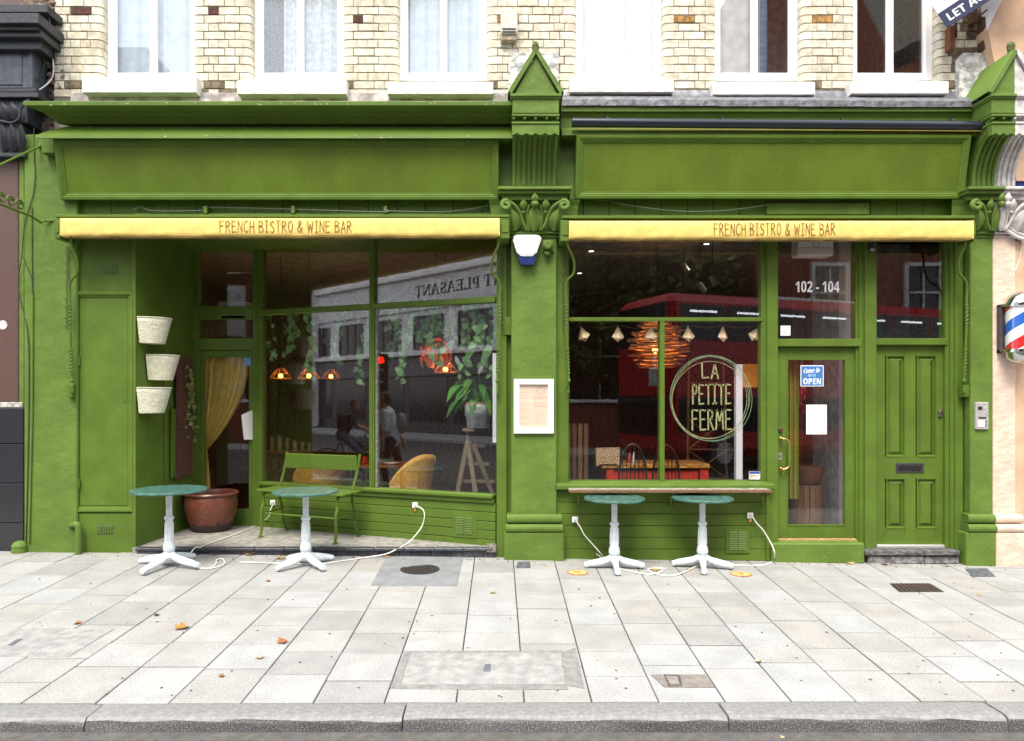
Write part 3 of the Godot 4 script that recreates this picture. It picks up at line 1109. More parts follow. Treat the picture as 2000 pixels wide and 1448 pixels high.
func pier(xc: float, ml: Material, mr: Material):
	# a plastered pier with moulded base and leafy capital, a fluted console and a small gable on top; ml, mr: paint of its two halves
	var root := node_part("pier", shop)
	var two := ml != mr
	var body := mr
	if two:
		mr = mat("white_console_paint", L(0.70, 0.67, 0.66), 0.6, "mottle", 1.5)
	var add := func(called: String, make: Callable, low := false):
		# make(MB, x0, x1) builds it between two sides; a pier of two colours is built as two halves
		if two:
			var a := MB.new()
			make.call(a, -1.0, 0.0)
			part(called, a, ml, root)
			var b := MB.new()
			make.call(b, 0.0, 1.0)
			part(called, b, body if low else mr, root)
		else:
			var a := MB.new()
			make.call(a, -1.0, 1.0)
			part(called, a, ml, root)
	var gy := ground(xc, 0.05)
	var blk := func(half: float, y0: float, y1: float, z0: float, z1: float, ch: float):
		return func(m: MB, s: float, e: float): m.box(Vector3(xc + half * s, y0, z1), Vector3(xc + half * e, y1, z0), ch)
	add.call("plinth", blk.call(0.305, gy - 0.1, Y(1041, 0.10), 0.10, -0.35, 0.012), true)
	var torus := func(half: float, y0: float, y1: float, z0: float):
		return func(m: MB, s: float, e: float):
			var prof := [[-0.3, y1]]
			for k in 9:
				var a := PI * k / 8.0
				prof.append([z0 - 0.03 + 0.03 * sin(a), (y0 + y1) / 2 + (y1 - y0) / 2 * cos(a)])
			prof.append([-0.3, y0])
			m.moulding(prof, xc + half * s, xc + half * e, 0.06 if s < 0 else 0.0, 0.06 if e > 0 else 0.0)
	add.call("base_torus", torus.call(0.265, Y(1041, 0.10), Y(1025, 0.10), 0.115), true)
	add.call("base_torus", torus.call(0.255, Y(1023.5, 0.10), Y(1006, 0.10), 0.095), true)
	add.call("shaft", blk.call(0.232, Y(1007, 0.05), Y(455, 0.05), 0.05, -0.35, 0.01), true)
	add.call("astragal", torus.call(0.245, Y(458, 0.07), Y(452, 0.07), 0.085))
	add.call("astragal", torus.call(0.24, Y(464.5, 0.06), Y(460.5, 0.06), 0.07))
	# capital
	var bell := func(m: MB, s: float, e: float):
		var prof := [[-0.3, Y(392, 0.1)]]
		for k in 7:
			var t := k / 6.0
			prof.append([lerpf(0.12, 0.05, sqrt(t)), Y(lerpf(392, 453, t), 0.08)])
		prof.append([-0.3, Y(453, 0.08)])
		m.moulding(prof, xc + 0.215 * s, xc + 0.215 * e, 0.6 if s < 0 else 0.0, 0.6 if e > 0 else 0.0)
	add.call("capital_bell", bell)
	add.call("abacus", blk.call(0.33, Y(391, 0.16), Y(377, 0.16), 0.16, -0.3, 0.005))
	add.call("abacus", blk.call(0.362, Y(377, 0.22), Y(370.5, 0.22), 0.205, -0.3, 0.006))
	add.call("abacus", blk.call(0.37, Y(370, 0.23), Y(364, 0.23), 0.235, -0.3, 0.006))
	for s in ([-1, 1] if not two else [-1, 1]):
		var mt := ml if s < 0 else mr
		# stalk curling into a volute at each corner, with a string of beads along it
		var pts := [Vector3(xc + s * 0.07, Y(450, 0.1), 0.11), Vector3(xc + s * 0.115, Y(436, 0.12), 0.125), Vector3(xc + s * 0.15, Y(416, 0.15), 0.15), Vector3(xc + s * 0.20, Y(402, 0.18), 0.18), Vector3(xc + s * 0.27, Y(394, 0.2), 0.205)]
		var c := Vector3(xc + s * 0.285, Y(402.5, 0.2), 0.215)
		for k in 14:
			var a := PI * 0.5 - k * 0.55
			var rad := 0.05 * (1.0 - k / 16.0)
			pts.append(c + Vector3(s * cos(a) * rad, sin(a) * rad, 0.002 * k))
		var m := MB.new()
		var path := spline(pts, 4)
		var rad := []
		for k in path.size():
			var t := k / float(path.size())
			rad.append(lerpf(0.015, 0.027, minf(t * 2.5, 1.0)) * (1.0 if t < 0.6 else lerpf(1.0, 0.55, (t - 0.6) / 0.4)))
		m.tube(path, rad, 8)
		part("volute", m, mt, root)
		var beads := MB.new()
		for k in 8:
			var t := k / 7.0
			var q: Vector3 = pts[0].lerp(pts[1], 0.0)
			q = spline([pts[0], pts[1], pts[2], pts[3], pts[4]], 8)[int(4 + t * 26)]
			beads.ball(q + Vector3(s * 0.026, -0.006, 0.006), Vector3.ONE * 0.0075, 4, 6)
		part("bead_string", beads, mt, root)
		# outer leaf under the volute
		var leaf := MB.new()
		leaf_relief(leaf, Vector3(xc + s * 0.205, Y(451, 0.1), 0.09), Vector3(s * 0.20, 1, 0.35).normalized(), 0.24, 0.075)
		part("acanthus_leaf", leaf, mt, root)
		# pointed dart between the stalks
		var dart := MB.new()
		leaf_relief(dart, Vector3(xc + s * 0.112, Y(412, 0.14), 0.15), Vector3(0, 1, 0.2).normalized(), 0.115, 0.034)
		dart.ball(Vector3(xc + s * 0.112, Y(415, 0.14), 0.155), Vector3(0.026, 0.018, 0.016), 5, 8)
		part("dart", dart, mt, root)
	for s in ([0] if not two else [-1, 1]):
		var mt := ml if s <= 0 else mr
		var dx: float = s * 0.03
		var leaf := MB.new()
		leaf_relief(leaf, Vector3(xc + dx, Y(452, 0.1), 0.11), Vector3(0, 1, 0.16).normalized(), 0.27, 0.06 if s == 0 else 0.03)
		part("acanthus_leaf", leaf, mt, root)
		var knob := MB.new()
		knob.ball(Vector3(xc + dx, Y(399, 0.2), 0.21), Vector3(0.042 if s == 0 else 0.026, 0.032, 0.035), 6, 10)
		leaf_relief(knob, Vector3(xc + dx, Y(397, 0.2), 0.20), Vector3(0, 1, 0.12).normalized(), 0.10, 0.032)
		part("flower", knob, mt, root)
	for k in 2 if not two else 2:
		var s: int = [-1, 1][k]
		var m := MB.new()
		var arch := []
		for j in 11:
			var t := j / 10.0
			arch.append(Vector3(xc + s * (0.055 + 0.02 * sin(t * PI)), Y(lerpf(450, 402, t), 0.13), 0.12 + 0.05 * t))
		m.tube(arch, 0.009, 6)
		part("leaf_rib", m, ml if s < 0 else mr, root)
	# fluted console, leaning out towards the top
	var back := func(m: MB, s: float, e: float):
		var prof := [[-0.3, Y(258, 0.3)]]
		for k in 9:
			var t := k / 8.0
			var z := console_z(t) - 0.03
			prof.append([z, Y(lerpf(258, 364, t), z)])
		prof.append([-0.3, prof[-1][1]])
		m.moulding(prof, xc + 0.225 * s, xc + 0.225 * e)
	add.call("console", back)
	for k in 9:
		var x := xc + lerpf(-0.205, 0.205, k / 8.0)
		var m := MB.new()
		var path := []
		for j in 11:
			var t := j / 10.0
			var z := console_z(t) - 0.022
			path.append(Vector3(x, Y(lerpf(259, 363.5, t), z), z))
		m.tube(path, 0.017 if k % 2 == 0 else 0.012, 8)
		part("console_rib", m, ml if x < xc + 0.01 else mr, root)
	# head: scalloped hem, beads, block, gable
	var y_hem := Y(262, 0.36)
	var hem := func(m: MB, s: float, e: float):
		var poly := PackedVector2Array()
		var n := 5
		var x0: float = xc + 0.23 * s
		var x1: float = xc + 0.23 * e
		poly.append(Vector2(x0, Y(240, 0.36)))
		var steps := int(round((x1 - x0) / 0.092)) * 8
		for k in steps + 1:
			var u := k / float(steps)
			poly.append(Vector2(lerpf(x0, x1, u), y_hem + 0.012 - 0.02 * absf(cos(PI * u * steps / 8.0))))
		poly.append(Vector2(x1, Y(240, 0.36)))
		m.prism(poly, Vector3(0, 0, 0.30), Vector3.RIGHT, Vector3.UP, Vector3(0, 0, 0.06))
	add.call("scalloped_hem", hem)
	add.call("head_block", blk.call(0.215, Y(262, 0.30), Y(222, 0.33), 0.31, -0.3, 0.004))
	add.call("bead_ledge", blk.call(0.235, Y(242, 0.37), Y(237.5, 0.37), 0.372, 0.0, 0.006))
	add.call("bead_ledge", blk.call(0.235, Y(227, 0.37), Y(222.5, 0.37), 0.372, 0.0, 0.006))
	for k in 5:
		var x := xc + lerpf(-0.215, 0.215, k / 4.0)
		var m := MB.new()
		m.ball(Vector3(x, Y(232, 0.345), 0.345), Vector3(0.017, 0.017, 0.022), 6, 10)
		part("bead", m, ml if x < xc - 0.01 else mr, root)
	add.call("gable_block", blk.call(0.228, Y(222, 0.36), Y(192, 0.36), 0.36, -0.3, 0.008))
	add.call("gable_ledge", blk.call(0.242, Y(192, 0.38), Y(188.5, 0.38), 0.375, -0.3, 0.004))
	add.call("gable_ledge", blk.call(0.252, Y(188, 0.39), Y(182, 0.39), 0.39, -0.3, 0.006))
	var gb := Y(182, 0.37)
	var gt := Y(106, 0.37)
	var gable := func(m: MB, s: float, e: float):
		var poly := PackedVector2Array()
		if s < 0 and e > 0:
			poly = PackedVector2Array([Vector2(-0.21, gb), Vector2(0.21, gb), Vector2(0, gt)])
		elif s < 0:
			poly = PackedVector2Array([Vector2(-0.21, gb), Vector2(0, gb), Vector2(0, gt)])
		else:
			poly = PackedVector2Array([Vector2(0, gb), Vector2(0.21, gb), Vector2(0, gt)])
		m.prism(poly, Vector3(xc, 0, -0.16), Vector3.RIGHT, Vector3.UP, Vector3(0, 0, 0.51))
	add.call("gable", gable)
	var stone := mat("white_gable_render", L(0.72, 0.71, 0.69), 0.85, "stain", 1.5, "bump_lump", 1.0)
	for s in [-1, 1]:
		var m := MB.new()
		var p := Vector3(xc + s * 0.248, gb, 0)
		var q := Vector3(xc + s * 0.002, gt + 0.03, 0)
		var up := Vector3(s * (gt - gb), 0.248, 0).normalized()
		var r := RandomNumberGenerator.new()
		r.seed = 4 + s
		var rows := []
		for k in 11:
			var c := p.lerp(q, k / 10.0)
			var w := func(): return r.randf_range(-0.003, 0.003)
			rows.append([c + Vector3(w.call(), w.call(), 0.36), c + up * 0.022 + Vector3(w.call(), w.call(), 0.385), c + up * 0.03 + Vector3(w.call(), w.call(), 0.37)])
			rows[-1].append(c + up * 0.028 + Vector3(0, 0, -0.16))
		m.grid(rows)
		m.bar(p + Vector3(0, 0, 0.365), q + Vector3(0, 0, 0.365), 0.036, 0.03, up)
		part("gable_coping", m, ml if s < 0 else mr, root)
	var fin := MB.new()
	fin.lathe([[0.0, gt - 0.02], [0.034, gt - 0.02], [0.037, gt + 0.01], [0.026, gt + 0.03], [0.030, gt + 0.06], [0.038, gt + 0.10], [0.034, gt + 0.135], [0.02, gt + 0.152], [0.0, gt + 0.156]], 9, Vector3(xc, 0, 0.30))
	part("finial", fin, mat("mossy_paint", L(0.16, 0.20, 0.06), 0.9, "stain", 5.0, "bump_lump", 2.0), root)
	var bk := MB.new()
	var bp := PackedVector2Array([Vector2(-0.262, gb - 0.02), Vector2(0.262, gb - 0.02), Vector2(0.262, Y(104, -0.09)), Vector2(-0.21, Y(103, -0.09)), Vector2(-0.252, Y(112, -0.09))])
	bk.prism(bp, Vector3(xc, 0, -0.16), Vector3.RIGHT, Vector3.UP, Vector3(0, 0, 0.07))
	part("gable_backing", bk, stone, root)

func console_z(t: float) -> float:
	return 0.33 - 0.29 * pow(sin(minf(t, 1.0) * PI / 2), 0.75) + 0.03 * t

func leaf_relief(m: MB, at: Vector3, up: Vector3, length: float, half: float):
	# a carved leaf lying on the bell: raised midrib, lobed sides
	var side := up.cross(Vector3.BACK).normalized()
	var out := side.cross(up).normalized()
	if out.z < 0:
		out = -out
	var rows := []
	for k in 13:
		var t := k / 12.0
		var w := half * sin(minf(PI, PI * (0.12 + 0.88 * t))) * (1.0 + 0.22 * absf(sin(t * PI * 3.5)))
		if k == 12:
			w = 0.001
		var c := at + up * length * t + out * (0.02 * sin(t * PI * 0.9))
		var row := []
		for s in [-1.0, -0.55, -0.12, 0.0, 0.12, 0.55, 1.0]:
			row.append(c + side * s * w + out * (0.018 * (1.0 - s * s) + 0.006 * (1.0 if s == 0.0 else 0.0) - 0.004 * absf(sin(t * PI * 3.5)) * absf(s)))
		rows.append(row)
	m.grid(rows)

# ------------------------------------------------------------------ left pilaster and meter cupboard
func left_front():
	var pil := MB.new()
	pil.box(Vector3(X(46, 0), ground(-4.8, 0) - 0.2, -0.35), Vector3(X(150, 0), Y(262, 0), 0), 0.012)
	part("pilaster", pil, green_wall, shop)
	part("pilaster_strip", B(36, 262, 47.5, 1085, -0.045, -0.3, 0.01), green_wall, shop)
	part("bracket_block", B(80, 264, 106, 299, 0.10, -0.1, 0.006), green, shop)
	# recessed cupboard front
	part("cupboard_back", B(149, 455, 263, 1092, -0.05, -0.3, 0.004), green, shop)
	var cup := node_part("cupboard_door", shop)
	var z := -0.05
	var m := MB.new()
	m.frame(Vector3(X(143, z), Y(1000, z), z), Vector3.RIGHT, Vector3.UP, X(262, z) - X(143, z), Y(571, z) - Y(1000, z), [[0, 0.0], [0.0, 0.03], [0.008, 0.036], [0.03, 0.034], [0.036, 0.022], [0.055, 0.018], [0.06, 0.003]])
	part("door_moulding", m, green, cup)
	part("door_leaf", B(155, 582, 249.5, 988, -0.04, -0.06, 0.003), green, cup)
	for y in [705, 945]:
		var h := MB.new()
		var c := P(154, y, -0.02)
		h.tube([c + Vector3(0, -0.05, 0), c + Vector3(0, 0.05, 0)], 0.008, 8)
		part("hinge", h, green, cup)
	var k := MB.new()
	k.ball(P(243, 785, -0.035), Vector3(0.008, 0.008, 0.006), 5, 8)
	part("lock", k, mat("dark_brass", L(0.10, 0.08, 0.04), 0.5, "", 1.0, "", 0, 0.7), cup)
	var sk := B(148, 1003, 262, 1092, -0.03, -0.1, 0.005)
	part("skirting", sk, green, shop)
	# air bricks
	for a in [[198, 520, 228, 535], [188, 1027, 220, 1044]]:
		var g := node_part("air_brick", shop)
		part("grille_plate", B(a[0], a[1], a[2], a[3], -0.026 if a[1] > 900 else -0.044, -0.06, 0.003), mat("old_green_metal", L(0.085, 0.115, 0.05), 0.6, "stain", 4.0), g)
		for i in 6:
			var zz := -0.02 if a[1] > 900 else -0.04
			part("grille_bar", B(a[0] + 1.5 + i * 5.0, a[1] + 1.5, a[0] + 4.2 + i * 5.0, a[3] - 1.5, zz, zz - 0.012, 0.001), green, g)
	# bent outlet pipe at the foot of the cupboard and the dome in the corner
	var pipe := MB.new()
	pipe.tube(spline([P(140, 1028, -0.02), P(143, 1026, 0.02), P(150, 1025, 0.05), P(153, 1032, 0.05), P(153, 1048, 0.05), P(152, 1094, 0.05)], 5), 0.032, 12)
	part("outlet_pipe", pipe, green_wall, shop)
	var dome := MB.new()
	var c := on_ground(38, 1078)
	dome.lathe([[0.075, -0.02], [0.075, 0.02], [0.07, 0.05], [0.075, 0.055], [0.07, 0.075], [0.05, 0.10], [0.02, 0.112], [0.0, 0.113]], 18, c)
	part("corner_dome", dome, green_wall, shop)
	# conduit and old cables up the pilaster
	var con := MB.new()
	con.tube([P(63, 573, 0.012), P(62, 800, 0.012), P(56, 1060, 0.012)], 0.011, 8)
	part("conduit", con, green_wall, shop)
	var lines := [
		[[66, 250, 0.05], [66, 300, 0.012], [68, 345, 0.012], [64, 380, 0.012], [58, 400, 0.012], [47, 440, 0.012], [42, 500, 0.01], [36, 540, -0.03], [37, 580, -0.03], [52, 640, 0.01], [56, 720, 0.01], [54, 900, 0.01], [50, 1060, 0.01]],
		[[62, 405, 0.01], [62, 480, 0.01], [63, 573, 0.012]],
		[[42, 498, 0.01], [52, 520, 0.01], [62, 548, 0.01], [63, 573, 0.01]],
	]
	var cable_dark := mat("dark_cable", L(0.03, 0.045, 0.02), 0.6, "")
	for l in lines:
		var pts := []
		for p in l:
			pts.append(P(p[0], p[1], p[2]))
		var t := MB.new()
		t.tube(spline(pts, 4), 0.005, 6)
		part("wall_cable", t, cable_dark, shop)

# ------------------------------------------------------------------ the recessed entrance
const ZB := -1.25
const FLOOR := 0.13

func alcove():
	var wx := func(z): return lerpf(-3.70, -3.60, clampf(-z / 1.25, 0, 1))
	# side wall in two panels, seen edge on
	for s in [[-0.02, -0.55, "entrance_side_panel"], [-0.57, -1.25, "folded_door_panel"]]:
		var m := MB.new()
		var a := Vector3(wx.call(s[0]), FLOOR - 0.2, s[0])
		var b := Vector3(wx.call(s[1]), FLOOR - 0.2, s[1])
		var n := Vector3(1, 0, 0.08).normalized() * 0.04
		var top := 3.55 if s[0] > -0.3 else 2.32
		var u := Vector3(0, top - FLOOR + 0.2, 0)
		m.quad(a, b, b + u, a + u)
		m.quad(a - n, a, a + u, a - n + u)
		m.quad(a - n + u, a + u, b + u, b - n + u)
		m.quad(b, b - n, b - n + u, b + u)
		part(s[2], m, green, shop)
	var upw := MB.new()
	upw.quad(Vector3(-3.665, 2.3, -0.56), Vector3(-3.62, 2.3, -1.3), Vector3(-3.62, 3.6, -1.3), Vector3(-3.665, 3.6, -0.56))
	part("upper_side_wall", upw, green, shop)
	var strip := MB.new()
	strip.bar(Vector3(-3.615, 1.55, -0.70), Vector3(-3.615, 0.78, -0.70), 0.025, 0.085, Vector3.BACK)
	part("cover_strip", strip, green, shop)
	var latch := MB.new()
	latch.box(Vector3(-3.60, 1.30, -0.82), Vector3(-3.56, 1.33, -0.76), 0.004)
	latch.tube([Vector3(-3.575, 1.32, -0.79), Vector3(-3.575, 0.45, -0.79)], 0.006, 6)
	part("bolt", latch, black, shop)
	# ceiling of the recess
	var ce := MB.new()
	ce.box(Vector3(-3.72, 3.45, -1.4), Vector3(0.25, 3.58, -0.02), 0.0)
	part("recess_ceiling", ce, green, shop)
	# floor of the recess, edged with dark tiles
	var fl := MB.new()
	fl.prism(PackedVector2Array([Vector2(-3.72, 0.0), Vector2(-3.6, -1.32), Vector2(-2.7, -1.32), Vector2(0.03, -0.14), Vector2(0.03, -0.045), Vector2(-0.2, -0.035)]), Vector3(0, FLOOR - 0.14, 0), Vector3.RIGHT, Vector3.BACK, Vector3(0, 0.14, 0))
	part("entrance_floor", fl, mat("worn_terrazzo", L(0.36, 0.345, 0.315), 0.7, "mottle", 1.2, "bump_grit", 0.2), shop)
	var tile := [mat("slate_tile_0", L(0.045, 0.048, 0.062), 0.3, "mottle", 3.0), mat("slate_tile_1", L(0.065, 0.068, 0.085), 0.32, "mottle", 3.0), mat("slate_tile_2", L(0.10, 0.105, 0.125), 0.4, "stain", 3.0)]
	var step := node_part("tiled_step", shop)
	var n := 34
	for i in n:
		var x0 := lerpf(-3.66, 0.0, float(i) / n)
		var x1 := lerpf(-3.66, 0.0, float(i + 1) / n) - 0.004
		var zf := lerpf(0.02, -0.005, float(i) / n)
		var yb := ground(x0, 0) - 0.01
		var m := MB.new()
		m.box(Vector3(x0, minf(yb, FLOOR - 0.06), zf - 0.03), Vector3(x1, FLOOR - 0.028, zf), 0.002)
		part("tile", m, tile[2 if i > 29 else (i * 7 + i / 3) % 2], step)
	for i in 12:
		var x0 := lerpf(-3.68, 0.0, i / 12.0)
		var x1 := lerpf(-3.68, 0.0, (i + 1) / 12.0) - 0.004
		var m := MB.new()
		m.box(Vector3(x0, FLOOR - 0.026, -0.06), Vector3(x1, FLOOR + 0.003, 0.032), 0.006)
		part("nosing_tile", m, tile[1 if i < 9 else 2], step)
	var chip := B(951, 1066, 969, 1080, 0.03, -0.1, 0.006)
	part("broken_block", chip, mat("broken_stone", L(0.38, 0.33, 0.27), 0.9, "stain", 4.0, "bump_lump", 2.0), step)
	# door wall at the back of the recess
	var z := ZB
	var fr := MB.new()
	for b in [[376, 462, 388, 1040], [493, 462, 512, 1040], [388, 598, 493, 624], [388, 661, 493, 684]]:
		fr.box(Vector3(X(b[0], z), Y(b[3], z), z - 0.09), Vector3(X(b[2], z), Y(b[1], z), z), 0.005)
	part("door_frame", fr, green, shop)
	var ov := node_part("overlight", shop)
	part("pane", G(386, 462, 495, 600, z - 0.04), pane, ov)
	part("pane", G(386, 622, 495, 663, z - 0.04), pane, ov)
	var bl := mat("wicker", L(0.16, 0.075, 0.03), 0.8, "grain_v", 5.0)
	for i in 26:
		var m := MB.new()
		var p := P(392 + i * 3.8, 626, z - 0.09)
		m.tube([p, P(392 + i * 3.8, 660, z - 0.09)], 0.008, 5)
		part("wicker_cane", m, bl, ov)
	part("card_strip", B(432, 617, 478, 622, z - 0.0, z - 0.03, 0.002), white, ov)
	part("white_box", B(424, 589, 484, 601, z - 0.10, z - 0.3, 0.01), mat("grey_plastic", L(0.35, 0.36, 0.38), 0.5, ""), ov)
	var door := node_part("entrance_door", shop)
	var d := MB.new()
	for b in [[388, 684, 396, 1036], [484, 684, 493, 1036], [396, 684, 484, 697], [396, 996, 484, 1036]]:
		d.box(Vector3(X(b[0], z), Y(b[3], z), z - 0.08), Vector3(X(b[2], z), Y(b[1], z), z - 0.03), 0.004)
	part("door_stiles", d, green, door)
	part("pane", G(395, 696, 485, 997, z - 0.045), pane, door)
	part("blue_sticker", B(476.5, 699, 488.5, 714, z - 0.026, z - 0.028, 0.0), mat("blue_sticker", L(0.10, 0.24, 0.50), 0.4, ""), door)

# ------------------------------------------------------------------ the slanting shop window beside the entrance
var GA := Vector3(-2.82, 0, -1.25)      # its back corner
var GB := Vector3(0.027, 0, -0.08)      # its front corner

func gp(px: float, py: float, off := 0.0) -> Vector3:
	# the point of the window plane that a pixel shows (off: metres out from the plane)
	var ux := (GB - GA).normalized()
	var n := Vector3(-ux.z, 0, ux.x)
	var d := Vector3((px - CX) / F, -(py - CY) / F, -1)
	var eye := Vector3(0, H, D)
	var t := (GA + n * off - eye).dot(n) / d.dot(n)
	return eye + d * t

func angled_window():
	var ux := (GB - GA).normalized()
	var nn := Vector3(-ux.z, 0, ux.x)
	var wide := (GB - GA).length()
	var win := node_part("slanting_window", shop)
	var base := Transform3D(Basis(ux, Vector3.UP, nn), GA)
	var put := func(called: String, u0: float, y0: float, u1: float, y1: float, z0: float, z1: float, mt: Material, ch := 0.005):
		var m := MB.new()
		m.xf = base
		m.box(Vector3(u0, y0, z1), Vector3(u1, y1, z0), ch)
		return part(called, m, mt, win)
	var u := func(px): return (gp(px, CY) - GA).dot(ux)
	var um: float = u.call(729)
	put.call("window_post", -0.04, FLOOR - 0.1, 0.055, 3.5, 0.035, -0.06, green)
	put.call("window_post", um - 0.035, 0.64, um + 0.03, 3.5, 0.035, -0.05, green)
	put.call("window_post", um - 0.012, 0.64, um + 0.012, 3.5, 0.047, 0.0, green)
	put.call("window_post", um + 0.03, 0.66, um + 0.055, 2.72, 0.012, -0.05, mat("grey_primer", L(0.25, 0.27, 0.22), 0.7, "stain", 3.0))
	put.call("transom", 0.0, 2.665, um - 0.012, 2.725, 0.04, -0.05, green)
	put.call("transom", um + 0.012, 2.665, wide, 2.725, 0.04, -0.05, green)
	put.call("sill", 0.03, 0.625, wide - 0.02, 0.672, 0.07, -0.06, green, 0.012)
	put.call("sill_rail", 0.04, 0.575, wide - 0.02, 0.625, 0.035, -0.06, green)
	for s in [[0.03, um - 0.02, 0.66, 2.68], [um + 0.02, wide, 0.66, 2.68], [0.03, um - 0.02, 2.70, 3.5], [um + 0.02, wide, 2.70, 3.5]]:
		var q := MB.new()
		q.xf = base
		for zz in [0.0, -0.016]:
			q.box(Vector3(s[0], s[2], zz - 0.004), Vector3(s[1], s[3], zz), 0.0)
		part("pane", q, pane, win)
	var rows := 5
	for i in rows:
		var y0 := lerpf(FLOOR - 0.03, 0.577, i / float(rows))
		var y1 := lerpf(FLOOR - 0.03, 0.577, (i + 1) / float(rows)) - 0.005
		put.call("weatherboard", 0.04, y0, wide - 0.01, y1, 0.012, -0.08, green, 0.005)
	var g := node_part("vent_grille", shop)
	var c := gp(908, 1027, 0.015)
	var uc := (c - GA).dot(ux)
	var m := MB.new()
	m.xf = base
	m.box(Vector3(uc - 0.14, c.y - 0.13, 0.01), Vector3(uc + 0.14, c.y + 0.12, 0.018), 0.003)
	part("grille_plate", m, green, g)
	for col in 2:
		for k in 10:
			var v := MB.new()
			v.xf = base
			var uu := uc - 0.10 + col * 0.106
			var y := c.y - 0.085 + k * 0.018
			v.box(Vector3(uu, y, 0.012), Vector3(uu + 0.088, y + 0.007, 0.028), 0.001)
			part("louvre", v, mat("grille_slot", L(0.16, 0.24, 0.07), 0.4, ""), g)
	# post between this window and the pier
	part("corner_post", B(970, 440, 990, 1092, -0.02, -0.3, 0.008), green, shop)
	part("corner_post_strip", B(986, 480, 1003, 1092, -0.09, -0.35, 0.006), green, shop)
	part("conduit_cover", B(982, 620, 999, 655, -0.01, -0.1, 0.006), green, shop)

# ------------------------------------------------------------------ right shopfront
func right_front():
	# window
	var z := -0.06
	var win := node_part("shop_window", shop)
	for b in [["window_post", 1087, 450, 1110, 960, -0.02], ["window_post", 1487, 450, 1502, 948, z], ["window_post", 1499, 450, 1520, 1066, -0.03], ["glazing_bead", 1106, 470, 1111.5, 945, z - 0.005], ["transom", 1109, 620, 1490, 627.5, z + 0.012], ["mullion", 1289.5, 627, 1298.5, 945, z + 0.01]]:
		part(b[0], B(b[1], b[2], b[3], b[4], b[5], -0.16, 0.004), green, win)
	var sill := MB.new()
	sill.moulding([[-0.2, Y(939, -0.1)], [-0.10, Y(939, -0.1)], [0.075, Y(947, 0.075)], [0.08, Y(949, 0.08)], [0.08, Y(956, 0.08)], [0.06, Y(958, 0.06)], [-0.2, Y(958, 0.06)]], X(1087, 0.08), X(1514, 0.08))
	part("sill", sill, green, win)
	for g in [[1110, 470, 1488, 622], [1110, 626, 1291, 943], [1297, 626, 1488, 943]]:
		part("pane", G(g[0] - 1, g[1] - 40 * int(g[1] == 470), g[2] + 1, g[3], z - 0.03), pane, win)
	part("sticker", B(1463, 921, 1485, 937, z - 0.0285, z - 0.0295, 0.0), white, win)
	part("sticker_band", B(1464, 921.5, 1484, 926, z - 0.0275, z - 0.0283, 0.0), mat("blue_print", L(0.03, 0.06, 0.35), 0.5, ""), win)
	part("sticker_line", B(1467, 929, 1481, 930.3, z - 0.0275, z - 0.0283, 0.0), mat("red_print", L(0.45, 0.05, 0.05), 0.5, ""), win)
	# painted name on the glass: rings and hand lettering
	var paint := mat("glass_paint", L(0.30, 0.31, 0.14), 0.5, "mottle", 3.0)
	var paint2 := mat("glass_paint_green", L(0.15, 0.27, 0.16), 0.5, "mottle", 3.0)
	var zp := z - 0.028
	var sign_part := node_part("painted_name", shop)
	var ring_c := P(1387.5, 779, zp)
	for k in 4:
		var m := MB.new()
		var pts := []
		var ph := k * 1.7
		for i in 97:
			var a := TAU * i / 96.0
			var rr: float = 0.005264 * (77 + [0, 3.5, -3.5, 1.5][k] + 2.4 * sin(a + ph) + 1.2 * sin(2 * a + ph * 2.0))
			pts.append(Vector2(cos(a) * rr, sin(a) * rr * 1.05) + Vector2(cos(ph), sin(ph)) * 0.006)
		for i in 96:
			var d: Vector2 = (pts[i + 1] - pts[i]).normalized()
			var e := Vector2(-d.y, d.x) * 0.0028
			var q := func(v): return ring_c + Vector3(v.x, v.y, 0.0004 * k)
			m.quad(q.call(pts[i] + e), q.call(pts[i] - e), q.call(pts[i + 1] - e), q.call(pts[i + 1] + e))
		part("painted_ring", m, [paint, paint2, paint, paint2][k], sign_part)
	for t in [["LA", 1371, 1403, 710, 739], ["PETITE", 1353, 1427, 752, 790], ["FERME", 1352, 1428, 801, 840]]:
		var m := MB.new()
		strokes(m, t[0], P(t[1], t[4], zp), Vector3.RIGHT, Vector3.UP, X(t[2], zp) - X(t[1], zp), Y(t[3], zp) - Y(t[4], zp), 0.016, 0.03)
		part("lettering", m, paint, sign_part)
	# boarded stallriser, vent
	var rows := 6
	for i in rows:
		var y0 := lerpf(1096, 958, i / float(rows))
		var y1 := lerpf(1096, 958, (i + 1) / float(rows))
		part("weatherboard", B(1084, y1 + 0.7, 1507, y0, -0.005 + 0.002 * (i % 2), -0.2, 0.005), green, shop)
	part("edge_bead", B(1497, 962, 1503, 1096, 0.012, -0.1, 0.003), green, shop)
	var low := MB.new()
	low.box(Vector3(X(1084), -0.25, -0.2), Vector3(X(1507), Y(1096), -0.008), 0.0)
	part("stallriser_foot", low, green, shop)
	var g := node_part("vent_grille", shop)
	part("grille_plate", B(1418, 1034, 1465, 1081, 0.010, -0.05, 0.003), green, g)
	for col in 2:
		for k in 10:
			part("louvre", B(1425 + col * 18, 1039.5 + k * 3.7, 1441 + col * 18, 1041.3 + k * 3.7, 0.02, -0.0, 0.001), mats["grille_slot"], g)
	# glazed door
	var zd := -0.13
	var door := node_part("glazed_door", shop)
	var m := MB.new()
	for b in [[1518, 678, 1539, 1058], [1651, 678, 1677, 1058], [1538.5, 678, 1651.5, 703], [1538.5, 1026, 1651.5, 1058]]:
		m.box(Vector3(X(b[0], zd), Y(b[3], zd), zd - 0.05), Vector3(X(b[2], zd), Y(b[1], zd), zd), 0.004)
	part("door_stiles", m, green, door)
	var bead := MB.new()
